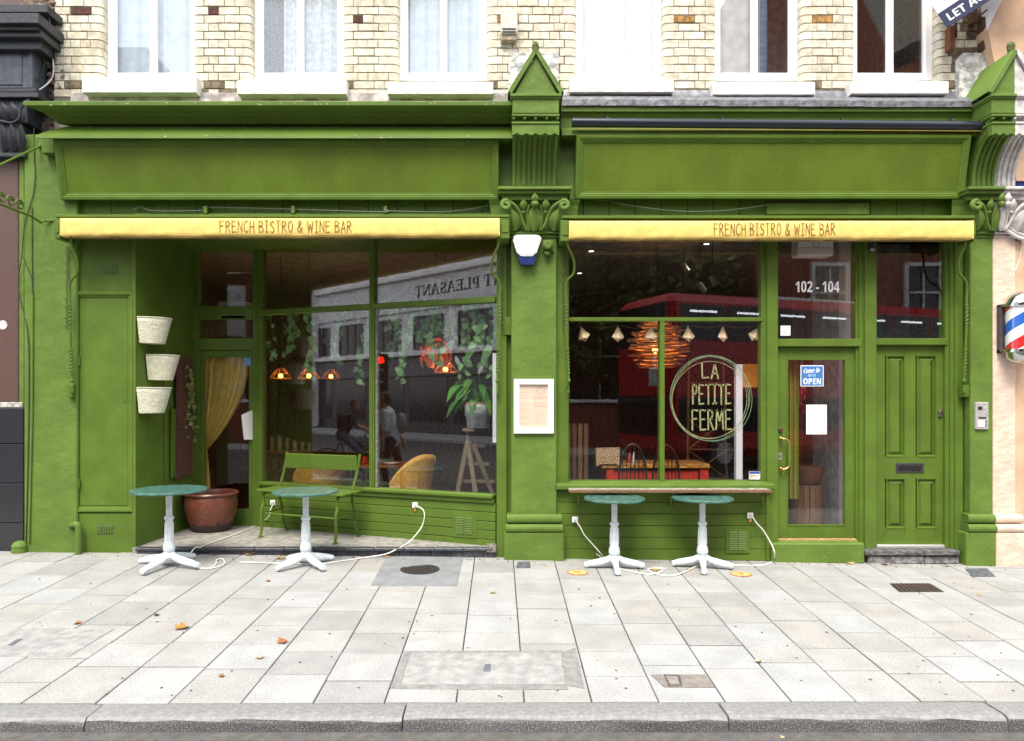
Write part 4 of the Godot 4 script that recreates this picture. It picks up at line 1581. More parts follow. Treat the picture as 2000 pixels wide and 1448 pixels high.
	bead.frame(Vector3(X(1538, zd), Y(1027, zd), zd), Vector3.RIGHT, Vector3.UP, X(1652, zd) - X(1538, zd), Y(702, zd) - Y(1027, zd), [[-0.004, 0.0], [-0.002, 0.006], [0.006, 0.006], [0.008, -0.02]])
	part("glazing_bead", bead, green, door)
	part("pane", G(1537, 701, 1653, 1028, zd - 0.022), pane, door)
	var brass := mat("brass", L(0.62, 0.42, 0.16), 0.3, "mottle", 6.0, "", 0.0, 0.9)
	var han := MB.new()
	han.tube(spline([P(1526, 858, zd + 0.005), P(1527, 857.5, zd + 0.05), P(1534, 858, zd + 0.065), P(1540, 862, zd + 0.065), P(1542, 870, zd + 0.065)], 5), 0.011, 10)
	han.tube(spline([P(1526, 917, zd + 0.005), P(1527, 917, zd + 0.05), P(1534, 916.5, zd + 0.065), P(1540, 913, zd + 0.065), P(1542, 906, zd + 0.065)], 5), 0.011, 10)
	for y in [858, 917]:
		han.ball(P(1526, y, zd + 0.004), Vector3(0.022, 0.022, 0.008), 6, 12)
	part("handle_bracket", han, brass, door)
	var grip := MB.new()
	grip.tube([P(1542, 868, zd + 0.065), P(1542, 908, zd + 0.065)], 0.016, 12)
	part("handle_grip", grip, green, door)
	var lock := MB.new()
	lock.lathe([[0.0, 0.018], [0.02, 0.018], [0.024, 0.012], [0.026, 0.0]], 18)
	var lk := part("cylinder_lock", lock, mat("chrome", L(0.6, 0.6, 0.6), 0.15, "", 1.0, "", 0.0, 1.0), door, true)
	lk.rotation = Vector3(PI / 2, 0, 0)
	lk.position = P(1524.5, 841, zd)
	part("keyhole_plate", B(1518.5, 885, 1527.5, 899, zd + 0.004, zd - 0.01, 0.002), mat("steel_plate", L(0.55, 0.53, 0.53), 0.35, "mottle", 5.0, "", 0, 0.6), door)
	part("keyhole", B(1522, 889.5, 1524, 894.5, zd + 0.0055, zd, 0.0), black, door)
	# frame round both doors
	var fr := node_part("door_frame", shop)
	for b in [["rail", 1518, 662, 1686, 677, -0.07], ["post", 1672, 440, 1680, 1064, -0.10], ["post", 1679, 440, 1690, 1066, -0.075], ["post", 1690, 440, 1713, 1075, -0.045], ["rail", 1712, 661, 1852, 674, -0.07], ["post", 1847, 440, 1858, 1072, -0.085], ["post", 1857, 440, 1868, 1076, -0.06], ["post", 1867, 440, 1882, 1080, -0.035]]:
		part(b[0], B(b[1], b[2], b[3], b[4], b[5], -0.2, 0.005), green, fr)
	part("side_board", B(1881, 440, 1906, 1096, -0.10, -0.3, 0.004), green, shop)
	var trans := node_part("door_transom_light", shop)
	part("pane", G(1516, 440, 1676, 664, -0.12), pane, trans)
	var t2 := node_part("door_transom_light", shop)
	part("pane", G(1711, 440, 1849, 663, -0.12), pane, t2)
	part("threshold", B(1519, 1053, 1676, 1063, -0.10, -0.3, 0.006), mat("bare_oak", L(0.55, 0.36, 0.15), 0.7, "grain_h", 3.0), shop)
	part("door_step", B(1508, 1062, 1690, 1102, 0.04, -0.3, 0.012), green_wall, shop)
	# panelled house door
	var hd := node_part("panelled_door", shop)
	var leaf := MB.new()
	part("door_leaf", B(1712, 674, 1848, 1066, zd - 0.028, zd - 0.05, 0.003), green, hd)
	for b in [[1712, 674, 1728.5, 1066], [1766.5, 674, 1788.5, 1066], [1827.5, 674, 1848, 1066], [1728, 674, 1767, 695], [1788, 674, 1828, 695], [1728, 892, 1767, 934.5], [1788, 892, 1828, 934.5], [1728, 1031.5, 1767, 1066], [1788, 1031.5, 1828, 1066]]:
		leaf.box(Vector3(X(b[0], zd), Y(b[3], zd), zd - 0.03), Vector3(X(b[2], zd), Y(b[1], zd), zd), 0.0)
	part("door_stiles", leaf, green, hd)
	for p in [[1728.5, 695, 1766.5, 892], [1788.5, 695, 1827.5, 892], [1728.5, 934.5, 1766.5, 1031.5], [1788.5, 934.5, 1827.5, 1031.5]]:
		var pm := MB.new()
		pm.frame(P(p[0], p[3], zd - 0.028), Vector3.RIGHT, Vector3.UP, X(p[2], zd - 0.028) - X(p[0], zd - 0.028), Y(p[1], zd - 0.028) - Y(p[3], zd - 0.028), [[-0.003, 0.03], [0.0, 0.034], [0.008, 0.032], [0.014, 0.012], [0.018, 0.006], [0.026, 0.006], [0.05, 0.024], [0.052, 0.024]])
		var zq := zd - 0.004
		pm.quad(P(p[0] + 9.6, p[3] - 9.6, zq), P(p[2] - 9.6, p[3] - 9.6, zq), P(p[2] - 9.6, p[1] + 9.6, zq), P(p[0] + 9.6, p[1] + 9.6, zq))
		part("door_panel", pm, green, hd)
	var lb := node_part("letter_box", hd)
	part("letter_plate", B(1751, 905, 1805, 924, zd + 0.008, zd - 0.002, 0.003), mat("pewter", L(0.16, 0.15, 0.17), 0.35, "mottle", 5.0, "", 0, 0.8), lb)
	part("letter_flap", B(1756, 909, 1800, 920, zd + 0.013, zd, 0.003), mat("pewter_flap", L(0.09, 0.085, 0.10), 0.3, "mottle", 5.0, "", 0, 0.8), lb)
	var yl := MB.new()
	yl.lathe([[0.0, 0.022], [0.016, 0.022], [0.022, 0.014], [0.024, 0.0]], 18)
	var y2 := part("cylinder_lock", yl, mats["chrome"], hd, true)
	y2.rotation = Vector3(PI / 2, 0, 0)
	y2.position = P(1836.5, 804, zd)
	part("lock_pull", B(1833.5, 809, 1842, 815, zd + 0.02, zd, 0.004), mats["chrome"], hd)
	part("weather_bar", B(1713, 1065, 1849, 1071, zd + 0.03, -0.3, 0.004), mat("aluminium", L(0.75, 0.75, 0.75), 0.35, "", 1.0, "", 0, 0.7), shop)
	var st := node_part("stone_doorstep", shop)
	var worn := mat("worn_stone", L(0.15, 0.145, 0.15), 0.8, "stain", 2.0, "bump_lump", 1.5)
	for b in [[1692, 1076, 1876, 1086, 0.06], [1697, 1086.5, 1738, 1102, 0.035], [1739, 1087, 1806, 1102, 0.04], [1807, 1087, 1874, 1102, 0.03]]:
		part("step_stone", B(b[0], b[1], b[2], b[3], b[4], -0.3, 0.008), worn if b[1] == 1076 else mat("grey_stone", L(0.26, 0.26, 0.275), 0.85, "stain", 2.0, "bump_lump", 1.0), st)
	# closing pieces under and over the doors
	var head := MB.new()
	head.box(Vector3(X(1087), Y(455), -0.2), Vector3(X(1905), Y(430), -0.05), 0.0)
	part("head_rail", head, green, shop)
	var rear := MB.new()
	rear.box(Vector3(X(1087), -0.25, -0.32), Vector3(X(1905), 0.11, -0.19), 0.0)
	part("sill_wall", rear, green, shop)
	# hall behind the house door
	var hall := MB.new()
	hall.box(Vector3(X(1697), 0.0, -1.6), Vector3(X(1697) + 0.06, 3.6, -0.2), 0.0)
	hall.box(Vector3(X(1697), 0.0, -1.7), Vector3(5.3, 3.6, -1.6), 0.0)
	part("hall_wall", hall, mat("hall_plaster", L(0.40, 0.40, 0.42), 0.9, "mottle", 1.0), shop)

# ------------------------------------------------------------------ neighbouring buildings
func make_neighbours():
	var left := thing("granite_building", "red granite pier of the next building with black iron capital", "building", Vector3(-5.2, 0, 0))
	var gran := mat("red_granite", L(0.22, 0.125, 0.105), 0.35, "granite", 2.0)
	var slate := mat("dark_granite", L(0.055, 0.058, 0.068), 0.22, "granite", 2.0)
	var iron := mat("black_iron", L(0.030, 0.034, 0.042), 0.45, "mottle", 2.0, "bump_lump", 0.15)
	var iron2 := mat("grey_iron", L(0.07, 0.085, 0.11), 0.35, "mottle", 1.5)
	part("granite_shaft", B(-230, 300, 36, 786, -0.06, -0.4, 0.01), gran, left)
	part("white_band", B(-230, 786, 43, 797, -0.03, -0.4, 0.008), mat("pale_stone", L(0.55, 0.53, 0.5), 0.7, "stain", 3.0), left)
	for i in 4:
		part("plinth_block", B(-230, [798, 868, 945, 1023][i], 45, [866.5, 943.5, 1021.5, 1090][i], -0.02, -0.4, 0.004), slate, left)
	part("cornice_step", B(-230, 8, 92, 24, 0.10, -0.4, 0.006), iron, left)
	for b in [[25, 45, 0.26, 75], [45, 58, 0.21, 72], [58, 72, 0.17, 80], [72, 96, 0.10, 78]]:
		part("cornice_step", B(-230, b[0], b[3], b[1], b[2], -0.4, 0.006), iron, left)
	part("frieze_block", B(-230, 92, 66, 172, 0.02, -0.4, 0.004), iron2, left)
	part("frieze_panel", B(-230, 98, 42, 166, 0.03, 0.0, 0.006), iron2, left)
	part("frieze_strip", B(54, 92, 63, 172, 0.035, 0.0, 0.004), iron2, left)
	for b in [[172, 180, 0.06, 70], [180, 190, 0.09, 74], [190, 240, 0.03, 52], [240, 300, 0.01, 44], [298, 306, 0.045, 48]]:
		part("capital_step", B(-230, b[0], b[3], b[1], b[2], -0.4, 0.006), iron, left)
	for k in 3:
		for e in [[8, 298, 0.02, 0.1, 0.25, 0.28], [-2, 240, 0.04, -0.1, 0.3, 0.20]]:
			var m := MB.new()
			leaf_relief(m, P(e[0] + k * 18, e[1], e[2]), Vector3(e[3], 1, e[4]).normalized(), e[5], 0.05)
			part("capital_leaf", m, iron, left)
	var sc := MB.new()
	sc.tube(spline([P(0, 236, 0.06), P(22, 240, 0.07), P(36, 232, 0.08), P(40, 214, 0.08), P(48, 200, 0.09), P(58, 196, 0.09)], 5), 0.013, 8)
	part("capital_scroll", sc, iron, left)
	var disc := MB.new()
	disc.lathe([[0.0, 0.004], [0.046, 0.004], [0.048, 0.0]], 24)
	var dn := part("round_sticker", disc, white, left, true)
	dn.rotation = Vector3(PI / 2, 0, 0)
	dn.position = P(5, 635, -0.058) - left.position
	var bulk := MB.new()
	bulk.box(Vector3(-14, -0.2, -6), Vector3(X(60, -0.4), 9.6, -0.4), 0.0)
	part("wall", bulk, gran, left)
	# broken brickwork between the two buildings
	var rub := node_part("broken_brickwork", shop)
	var r := RandomNumberGenerator.new()
	r.seed = 12
	part("rubble_core", B(64, 0, 112, 262, -0.22, -0.5, 0.0), mat("rubble_mortar", L(0.26, 0.19, 0.15), 0.95, "stain", 3.0, "bump_lump", 3.0), rub)
	var rm := [mat("rubble_0", L(0.36, 0.24, 0.19), 0.95, "stain", 3.0, "bump_lump", 3.0), mat("rubble_1", L(0.46, 0.35, 0.26), 0.95, "stain", 3.0, "bump_lump", 3.0)]
	for i in 26:
		var m := MB.new()
		var c := P(r.randf_range(80, 110) + (20 if i > 18 else 0), 8 + i * 7.0, -0.2)
		m.xf = Transform3D(Basis.from_euler(Vector3(r.randf_range(-0.4, 0.4), r.randf_range(-0.4, 0.4), r.randf_range(-0.6, 0.6))), c)
		var s := Vector3(r.randf_range(0.03, 0.06), r.randf_range(0.02, 0.035), 0.04)
		m.box(-s, s, 0.015)
		part("brick_bat", m, rm[i % 2], rub)
	var wires := [[[90, 20, 0.02], [98, 50, 0.0], [96, 80, -0.05], [88, 110, -0.1], [82, 140, -0.1], [70, 160, 0.0]], [[96, 60, -0.1], [101, 100, -0.12], [104, 140, -0.12], [96, 160, -0.12], [76, 176, -0.05]], [[104, 60, -0.12], [106, 90, -0.12], [108, 120, -0.12]]]
	for w in wires:
		var pts := []
		for p in w:
			pts.append(P(p[0], p[1], p[2]))
		var t := MB.new()
		t.tube(spline(pts, 4), 0.008, 6)
		part("old_cable", t, black if w != wires[1] else white, rub)

	var right := thing("barber_building", "pink rendered barber shop with blue window board next door", "building", Vector3(5.6, 0, 0))
	var pink: Material = mats["pink_render"]
	var deep := mat("orange_render", L(0.74, 0.49, 0.32), 0.85, "paint", 1.2, "bump_grit", 0.8)
	var bulk2 := MB.new()
	bulk2.box(Vector3(5.42, -0.2, -6), Vector3(14, 3.9, -0.06), 0.0)
	part("wall", bulk2, pink, right)
	var up := MB.new()
	up.prism(PackedVector2Array([Vector2(X(1937, 0.05), Y(-420, 0.05)), Vector2(14, Y(-420, 0.05)), Vector2(14, 3.9), Vector2(X(1990, 0.05), 3.9), Vector2(X(1945, 0.05), Y(110, 0.05)), Vector2(X(1934, 0.05), Y(55, 0.05)), Vector2(X(1944, 0.05), Y(30, 0.05)), Vector2(X(1958, 0.05), Y(5, 0.05)), Vector2(X(1964, 0.05), Y(-60, 0.05))]), Vector3(0, 0, -0.4), Vector3.RIGHT, Vector3.UP, Vector3(0, 0, 0.42))
	part("upper_render", up, deep, right)
	var pil := B(1972, 470, 2060, 1100, 0.035, -0.4, 0.01)
	part("inner_pilaster", pil, deep, right)
	part("window_board", B(1986, 290, 2200, 560, 0.0, -0.3, 0.004), mat("blue_board", L(0.015, 0.035, 0.20), 0.35, "paint", 1.0), right)
	var arch := MB.new()
	for k in 4:
		var pts := []
		for i in 13:
			var a := PI * 0.5 + PI * 0.5 * i / 12.0
			pts.append(P(2004 + cos(a) * (38 + k * 9), 368 + sin(a) * (78 + k * 7) - 160 * 0 - 0.0, 0.06 + k * 0.012) + Vector3(0, 0, 0))
		var m := MB.new()
		m.tube(pts, 0.02, 8)
		part("arch_moulding", m, white, right)
	var plug := MB.new()
	plug.tube(spline([P(1990, 430, 0.03), P(1996, 450, 0.04), P(1993, 500, 0.04), P(1983, 530, 0.04)], 5), 0.006, 6)
	part("lamp_cable", plug, white, right)

# ------------------------------------------------------------------ across the road: what the shop windows mirror
func make_opposite():
	var stone := mat("white_stone", L(0.82, 0.81, 0.80), 0.85, "paint", 0.5)
	var dkglass := mat("dark_glass", L(0.02, 0.025, 0.03), 0.1, "")
	var steel := mat("grey_window_steel", L(0.10, 0.11, 0.12), 0.5, "")
	# white corner building with its name cut in a band
	var wb := thing("white_stone_building", "white stone building with carved street name band across the road", "building", Vector3(-28, 0, 17.5))
	var zf := 17.2
	var m := MB.new()
	m.box(Vector3(-60, -0.1, zf), Vector3(-12.2, 14.0, zf + 8), 0.0)
	part("wall", m, stone, wb)
	for b in [[-60.0, -12.1, 6.0, 7.6, 0.12, "name_band"], [-60.0, -12.1, 7.6, 7.8, 0.35, "cornice"], [-60.0, -12.1, 3.75, 3.95, 0.4, "cornice"], [-60.0, -12.1, 2.75, 3.7, 0.2, "shop_fascia"]]:
		var q := MB.new()
		q.box(Vector3(b[0], b[2], zf - b[4]), Vector3(b[1], b[3], zf + 0.05), 0.02)
		part(b[5], q, stone if b[5] != "shop_fascia" else mat("grey_fascia", L(0.16, 0.165, 0.175), 0.6, "mottle", 0.7), wb)
	var clad := MB.new()
	clad.box(Vector3(-60, -0.1, zf - 0.03), Vector3(-12.1, 2.74, zf + 0.02), 0.0)
	part("shopfront_cladding", clad, mat("dark_tile_cladding", L(0.05, 0.05, 0.055), 0.3, "mottle", 0.8), wb)
	lettering("MOUNT PLEASANT", Vector3(-18.4, 6.92, zf - 0.125), Vector3.LEFT, Vector3.UP, 8.15, 0.54, mat("cut_letters", L(0.04, 0.04, 0.04), 0.8, ""), wb, true, true)
	for i in 14:
		var x := -13.9 - i * 3.3
		for row in [[4.1, 5.7], [8.3, 10.2], [11.0, 12.8]]:
			var w := node_part("window", wb)
			var g := MB.new()
			g.box(Vector3(x - 2.2, row[0], zf - 0.02), Vector3(x, row[1], zf + 0.3), 0.0)
			part("window_glass", g, dkglass, w)
			var f := MB.new()
			for k in 4:
				f.box(Vector3(x - 2.2 * k / 3.0 - 0.04, row[0], zf - 0.07), Vector3(x - 2.2 * k / 3.0 + 0.04, row[1], zf - 0.01), 0.0)
			for k in 3:
				f.box(Vector3(x - 2.2, lerpf(row[0], row[1], k / 2.0) - 0.03, zf - 0.07), Vector3(x, lerpf(row[0], row[1], k / 2.0) + 0.03, zf - 0.01), 0.0)
			part("window_bars", f, steel, w)
		var s := MB.new()
		s.box(Vector3(x - 2.5, 0.5, zf - 0.05), Vector3(x + 0.3, 2.7, zf + 0.1), 0.0)
		part("shop_window", s, dkglass, wb)
	for x in [-31.5, -33.5]:
		var c := MB.new()
		c.box(Vector3(x - 0.7, 0, zf - 0.6), Vector3(x, 8.5, zf), 0.05)
		part("stone_pilaster", c, stone, wb)
	# red brick building with white sashes
	var rb := thing("red_brick_building", "tall red brick building with white sash windows across the road", "building", Vector3(18, 0, 19))
	var brick := mat("far_red_brick", L(0.30, 0.10, 0.06), 0.9, "stain", 2.0)
	var b := MB.new()
	b.box(Vector3(9.5, -0.1, 18.5), Vector3(42, 18, 28), 0.0)
	part("wall", b, brick, rb)
	for i in 6:
		for row in 5:
			var w := node_part("sash_window", rb)
			var x := 11.6 + i * 3.4
			var y := 1.2 + row * 3.3
			var g := MB.new()
			g.box(Vector3(x, y, 18.47), Vector3(x + 1.2, y + 2.0, 18.6), 0.0)
			part("window_glass", g, dkglass, w)
			var f := MB.new()
			f.frame(Vector3(x - 0.1 + 1.4, y - 0.1, 18.42), Vector3.LEFT, Vector3.UP, 1.4, 2.2, [[0, -0.1], [0, 0.06], [0.14, 0.06], [0.14, -0.05]])
			f.box(Vector3(x, y + 0.96, 18.36), Vector3(x + 1.2, y + 1.04, 18.46), 0.0)
			f.box(Vector3(x + 0.57, y, 18.38), Vector3(x + 0.63, y + 2.0, 18.46), 0.0)
			part("sash_frame", f, white, w)
			var s := MB.new()
			s.box(Vector3(x - 0.2, y - 0.22, 18.25), Vector3(x + 1.4, y - 0.1, 18.5), 0.01)
			part("sill", s, stone, w)
	# low wall of a garden between them, with trees
	var gw := thing("garden_wall", "low brick garden wall under the trees across the road", "wall", Vector3(-3, 0, 18))
	var q := MB.new()
	q.box(Vector3(-12.1, -0.1, 17.4), Vector3(9.4, 1.5, 17.8), 0.01)
	part("wall", q, brick, gw)
	var cp := MB.new()
	cp.box(Vector3(-12.1, 1.5, 17.3), Vector3(9.4, 1.62, 17.9), 0.02)
	part("coping", cp, stone, gw)
	var far := thing("far_terrace", "long plain brown terrace beyond the walled garden across the road", "building", Vector3(-3, 0, 30))
	var fw := MB.new()
	fw.box(Vector3(-26, -0.1, 30), Vector3(22, 9.5, 38), 0.0)
	part("wall", fw, mat("brown_far_brick", L(0.12, 0.085, 0.06), 0.9, "stain", 0.8), far)
	for i in 12:
		for row in 3:
			var w := node_part("window", far)
			var g := MB.new()
			g.box(Vector3(-24 + i * 3.7, 1.0 + row * 2.9, 29.95), Vector3(-22.9 + i * 3.7, 2.8 + row * 2.9, 30.1), 0.0)
			part("window_glass", g, dkglass, w)
			var f := MB.new()
			f.frame(Vector3(-22.8 + i * 3.7, 0.9 + row * 2.9, 29.93), Vector3.LEFT, Vector3.UP, 1.3, 2.0, [[0, -0.1], [0, 0.05], [0.1, 0.05], [0.1, -0.05]])
			part("window_frame", f, white, w)
	tree(Vector3(5.6, -0.1, 20.5), 12.5, 4.0, 1, "dense plane tree behind the garden wall beside the brick building")
	tree(Vector3(0.4, -0.1, 21.5), 11.5, 3.8, 2, "dense plane tree in the middle of the walled garden")
	tree(Vector3(-6.5, -0.1, 22.0), 10.5, 3.4, 3, "plane tree in the garden nearer the white stone building")
	bus()
	traffic_light()

func tree(at: Vector3, tall: float, spread: float, s: int, label: String):
	var t := thing("plane_tree", label, "tree", at, "trees across the road")
	var r := RandomNumberGenerator.new()
	r.seed = 100 + s
	var bark := mat("bark", L(0.09, 0.075, 0.055), 0.9, "stain", 1.0)
	var m := MB.new()
	m.tube([Vector3(0, 0, 0), Vector3(0.05, tall * 0.25, 0), Vector3(-0.05, tall * 0.5, 0.1), Vector3(0.05, tall * 0.85, 0)], [0.28, 0.22, 0.15, 0.03], 9)
	part("trunk", m, bark, t, true)
	var leaves := MB.new()
	for i in 16:
		var a := i * 2.4
		var h := r.randf_range(0.28, 0.8) * tall
		var tip := Vector3(cos(a) * spread * r.randf_range(0.4, 0.85), h + r.randf_range(0.6, 2.0), sin(a) * spread * r.randf_range(0.4, 0.85))
		var br := MB.new()
		br.tube([Vector3(0, h - 0.8, 0), Vector3(0, h - 0.8, 0).lerp(tip, 0.5) + Vector3(0, 0.2, 0), tip], [0.09, 0.05, 0.015], 6)
		part("branch", br, bark, t, true)
	for i in 150:
		var u := Vector3(r.randfn(), r.randfn(), r.randfn()).normalized() * pow(r.randf(), 0.45)
		var c := Vector3(u.x * spread, tall * 0.56 + u.y * tall * 0.42, u.z * spread)
		var rad := r.randf_range(0.5, 1.0)
		for k in 70:
			var d := Vector3(r.randfn(), r.randfn() * 0.7, r.randfn()).normalized() * rad * r.randf_range(0.5, 1.0)
			var p := c + d
			var x := Vector3(r.randfn(), r.randfn(), r.randfn()).normalized() * 0.15
			var y := x.cross(Vector3(r.randfn(), r.randfn(), r.randfn())).normalized() * 0.11
			leaves.quad(p - x, p - y, p + x, p + y)
	var lm := mat("plane_leaf", L(0.12, 0.15, 0.035), 0.6, "mottle", 0.3)
	lm.backlight_enabled = true
	lm.backlight = Color(0.35, 0.4, 0.12)
	part("crown", leaves, lm, t, true).set_meta("kind", "stuff")

func bus():
	var t := thing("double_decker_bus", "red double decker bus passing in the road behind", "bus", Vector3(8.6, -0.165, 12.6))
	t.rotation.y = -0.36
	var red := mat("bus_red", L(0.42, 0.012, 0.015), 0.2, "")
	var glass := mat("bus_glass", L(0.012, 0.014, 0.016), 0.08, "")
	var m := MB.new()
	m.box(Vector3(-5.2, 0.35, -1.25), Vector3(5.2, 4.4, 1.25), 0.22)
	part("body", m, red, t, true)
	for e in [[3.25, 4.12, "upper_window"], [1.0, 1.85, "lower_window"]]:
		for k in 7:
			var x := -4.9 + k * 1.4
			var w := MB.new()
			w.box(Vector3(x, e[0], -1.262), Vector3(x + 1.34, e[1], -1.2), 0.01)
			part(e[2], w, glass, t, true)
		var f := MB.new()
		f.box(Vector3(-5.212, e[0] - 0.1, -1.1), Vector3(-5.15, e[1] + 0.05, 1.1), 0.01)
		part("windscreen", f, glass, t, true)
	var lamp := glow("bus_lamp", Color(0.95, 0.97, 1.0), 1.6)
	for k in 7:
		var l := MB.new()
		l.box(Vector3(-4.6 + k * 1.4, 3.93, -1.272), Vector3(-3.8 + k * 1.4, 3.98, -1.255), 0.0)
		part("interior_light", l, lamp, t, true)
	var rf := MB.new()
	rf.box(Vector3(-1.5, 4.38, -0.7), Vector3(1.8, 4.55, 0.7), 0.06)
	part("roof_vent", rf, mat("pale_grey_metal", L(0.5, 0.5, 0.5), 0.5, ""), t, true)
	for x in [-3.6, 3.2]:
		for z in [-1.2, 1.2]:
			var wh := node_part("wheel", t)
			wh.position = Vector3(x, 0.5, z)
			var ty := MB.new()
			ty.lathe([[0.28, -0.14], [0.48, -0.14], [0.5, -0.1], [0.5, 0.1], [0.48, 0.14], [0.28, 0.14]], 24)
			var a := part("tyre", ty, black, wh, true)
			a.rotation.x = PI / 2
			var ri := MB.new()
			ri.lathe([[0.0, -0.1], [0.29, -0.1], [0.29, 0.1], [0.0, 0.1]], 20)
			var b := part("rim", ri, mats["pale_grey_metal"], wh, true)
			b.rotation.x = PI / 2
	var ring := MB.new()
	var pts := []
	for i in 33:
		pts.append(Vector3(1.0 + 0.3 * cos(TAU * i / 32), 0.85 + 0.3 * sin(TAU * i / 32), -1.26))
	ring.tube(pts, 0.04, 6)
	ring.box(Vector3(0.55, 0.79, -1.275), Vector3(1.45, 0.91, -1.255), 0.0)
	part("ring_emblem", ring, white, t, true)
	var mir := MB.new()
	mir.tube(spline([Vector3(-5.1, 3.0, -1.2), Vector3(-5.6, 2.95, -1.35), Vector3(-5.7, 2.5, -1.4)], 5), 0.03, 6)
	mir.box(Vector3(-5.8, 2.1, -1.5), Vector3(-5.65, 2.55, -1.3), 0.03)
	part("mirror_arm", mir, mats["pale_grey_metal"], t, true)

func traffic_light():
	# mirrored in the slanting window
	var t := thing("traffic_light", "traffic light on a black post showing red beside the road", "traffic light", Vector3(-9.2, -0.16, 5.2))
	var p := MB.new()
	p.lathe([[0.06, 0.0], [0.06, 2.3], [0.0, 2.3]], 12)
	part("post", p, black, t, true)
	var h := MB.new()
	h.box(Vector3(-0.17, 2.0, -0.14), Vector3(0.17, 2.95, 0.14), 0.03)
	part("signal_head", h, black, t, true)
	var d := Vector3(0.82, 0, -0.57)
	for k in 3:
		var l := MB.new()
		l.ball(Vector3(0, 2.18 + k * 0.29, 0) + d * 0.16, Vector3(0.09, 0.09, 0.09), 8, 12)
		part("lens", l, glow("red_signal", Color(1, 0.08, 0.03), 4.0) if k == 2 else dark_lens(), t, true)

func dark_lens() -> Material:
	return mat("dark_lens", L(0.02, 0.02, 0.02), 0.2, "")

# ------------------------------------------------------------------ awnings
func make_awnings():
	awning(108, 995, 118, 975, 419, 427, 460, 429, 686, 431.5, 453.5, "rolled yellow awning lettered above the recessed entrance and bench", [[138, -1], [974, 1]])
	awning(1098, 1905, 1113, 1901, 421, 432, 465.5, 1395, 1631, 436.5, 459, "rolled yellow awning lettered above the painted shop window and two doors", [[1108, -1], [1886, 1]])

func awning(c0: float, c1: float, v0: float, v1: float, y0: float, y1: float, y2: float, t0: float, t1: float, ty0: float, ty1: float, label: String, arms: Array):
	var z := 0.30
	var a := thing("awning", label, "awning", Vector3(X((v0 + v1) / 2, z), Y(y2, z), 0.15), "rolled yellow awnings")
	part("cover_board", B(c0, y0, c1, y0 + 5.5, 0.27, -0.06, 0.005), green, a)
	for s in [[c0 - 3, v0 - 1.5], [v1 + 1.5, c1]]:
		var e := B(s[0], y1 - 2.5, s[1], y2 + 6, 0.26, 0.0, 0.006)
		part("end_box", e, green, a)
		part("end_plate", B(s[0] + 4, y1 + 5, s[1] - 2, y2 - 6, 0.27, 0.25, 0.003), green, a)
	var cloth := mat("yellow_canvas", L(0.80, 0.58, 0.16), 0.8, "paint", 2.0)
	# the valance: a strip of canvas, a little slack
	var r := RandomNumberGenerator.new()
	r.seed = int(v0)
	var rows := []
	var n := 120
	var h := Y(y1, z) - Y(y2, z)
	for k in 12:
		var row := []
		for i in n + 1:
			var u := i / float(n)
			var x := lerpf(X(v0, z), X(v1, z), u)
			var sag := 0.003 * sin(u * 23.0 + v0) + 0.0028 * sin(u * 61.0 + k * 0.5 + 2.0 * sin(u * 9.0)) + 0.0016 * sin(u * 140.0 - k * 1.3)
			var t := k / 9.0
			var p := Vector3(x, Y(y1, z) - h * t, z + 0.004 * sin(minf(t, 1.0) * PI) + 0.45 * sag * sin(minf(t, 1.0) * PI * 0.8))
			if k == 0:
				p = Vector3(x, Y(y1, z) + 0.004, z - 0.05)
			elif k == 1:
				p = Vector3(x, Y(y1, z) + 0.004, z - 0.008)
			elif k == 10:
				p = Vector3(x, Y(y2, z) - 0.004 + sag, z - 0.012)
			elif k == 11:
				p = Vector3(x, Y(y2, z) + 0.004 + sag, z - 0.10)
			row.append(p)
		rows.append(row)
	rows.reverse()
	var m := MB.new()
	m.grid(rows)
	part("valance", m, cloth, a)
	var hem := MB.new()
	var line := []
	for p in rows[3]:
		line.append(p + Vector3(0, 0.004, 0.001))
	hem.tube(line, 0.0012, 4)
	part("hem_stitching", hem, mat("yellow_thread", L(0.50, 0.32, 0.08), 0.9, ""), a)
	var ends := MB.new()
	for x in [X(v0, z), X(v1, z)]:
		ends.box(Vector3(x - 0.006, Y(y2, z) - 0.004, z - 0.12), Vector3(x + 0.006, Y(y1, z) + 0.004, z + 0.008), 0.004)
	part("valance_end", ends, cloth, a)
	var roll := MB.new()
	roll.tube([Vector3(X(v0, z), Y(y2, z) + 0.075, 0.12), Vector3(X(v1, z), Y(y2, z) + 0.075, 0.12)], 0.07, 16)
	part("canvas_roll", roll, mat("brown_canvas", L(0.30, 0.19, 0.06), 0.9, "mottle", 1.4), a)
	var line_text := "FRENCH BISTRO & WINE BAR"
	var per := (X(t1, z) - X(t0, z)) / stroke_width(line_text)
	var before := ""
	for word in line_text.split(" "):
		var t := MB.new()
		var start := P(t0, ty1, z + 0.0075) + Vector3((stroke_width(before) + 0.2) * per if before else 0.0, 0, 0)
		strokes(t, word, start, Vector3.RIGHT, Vector3.UP, stroke_width(word) * per, Y(ty0, z) - Y(ty1, z), 0.0085, 0.03)
		part("lettering", t, mat("brown_print", L(0.20, 0.11, 0.03), 0.8, ""), a)
		before += word + " "
	for s in arms:
		arm(a, s[0], s[1])

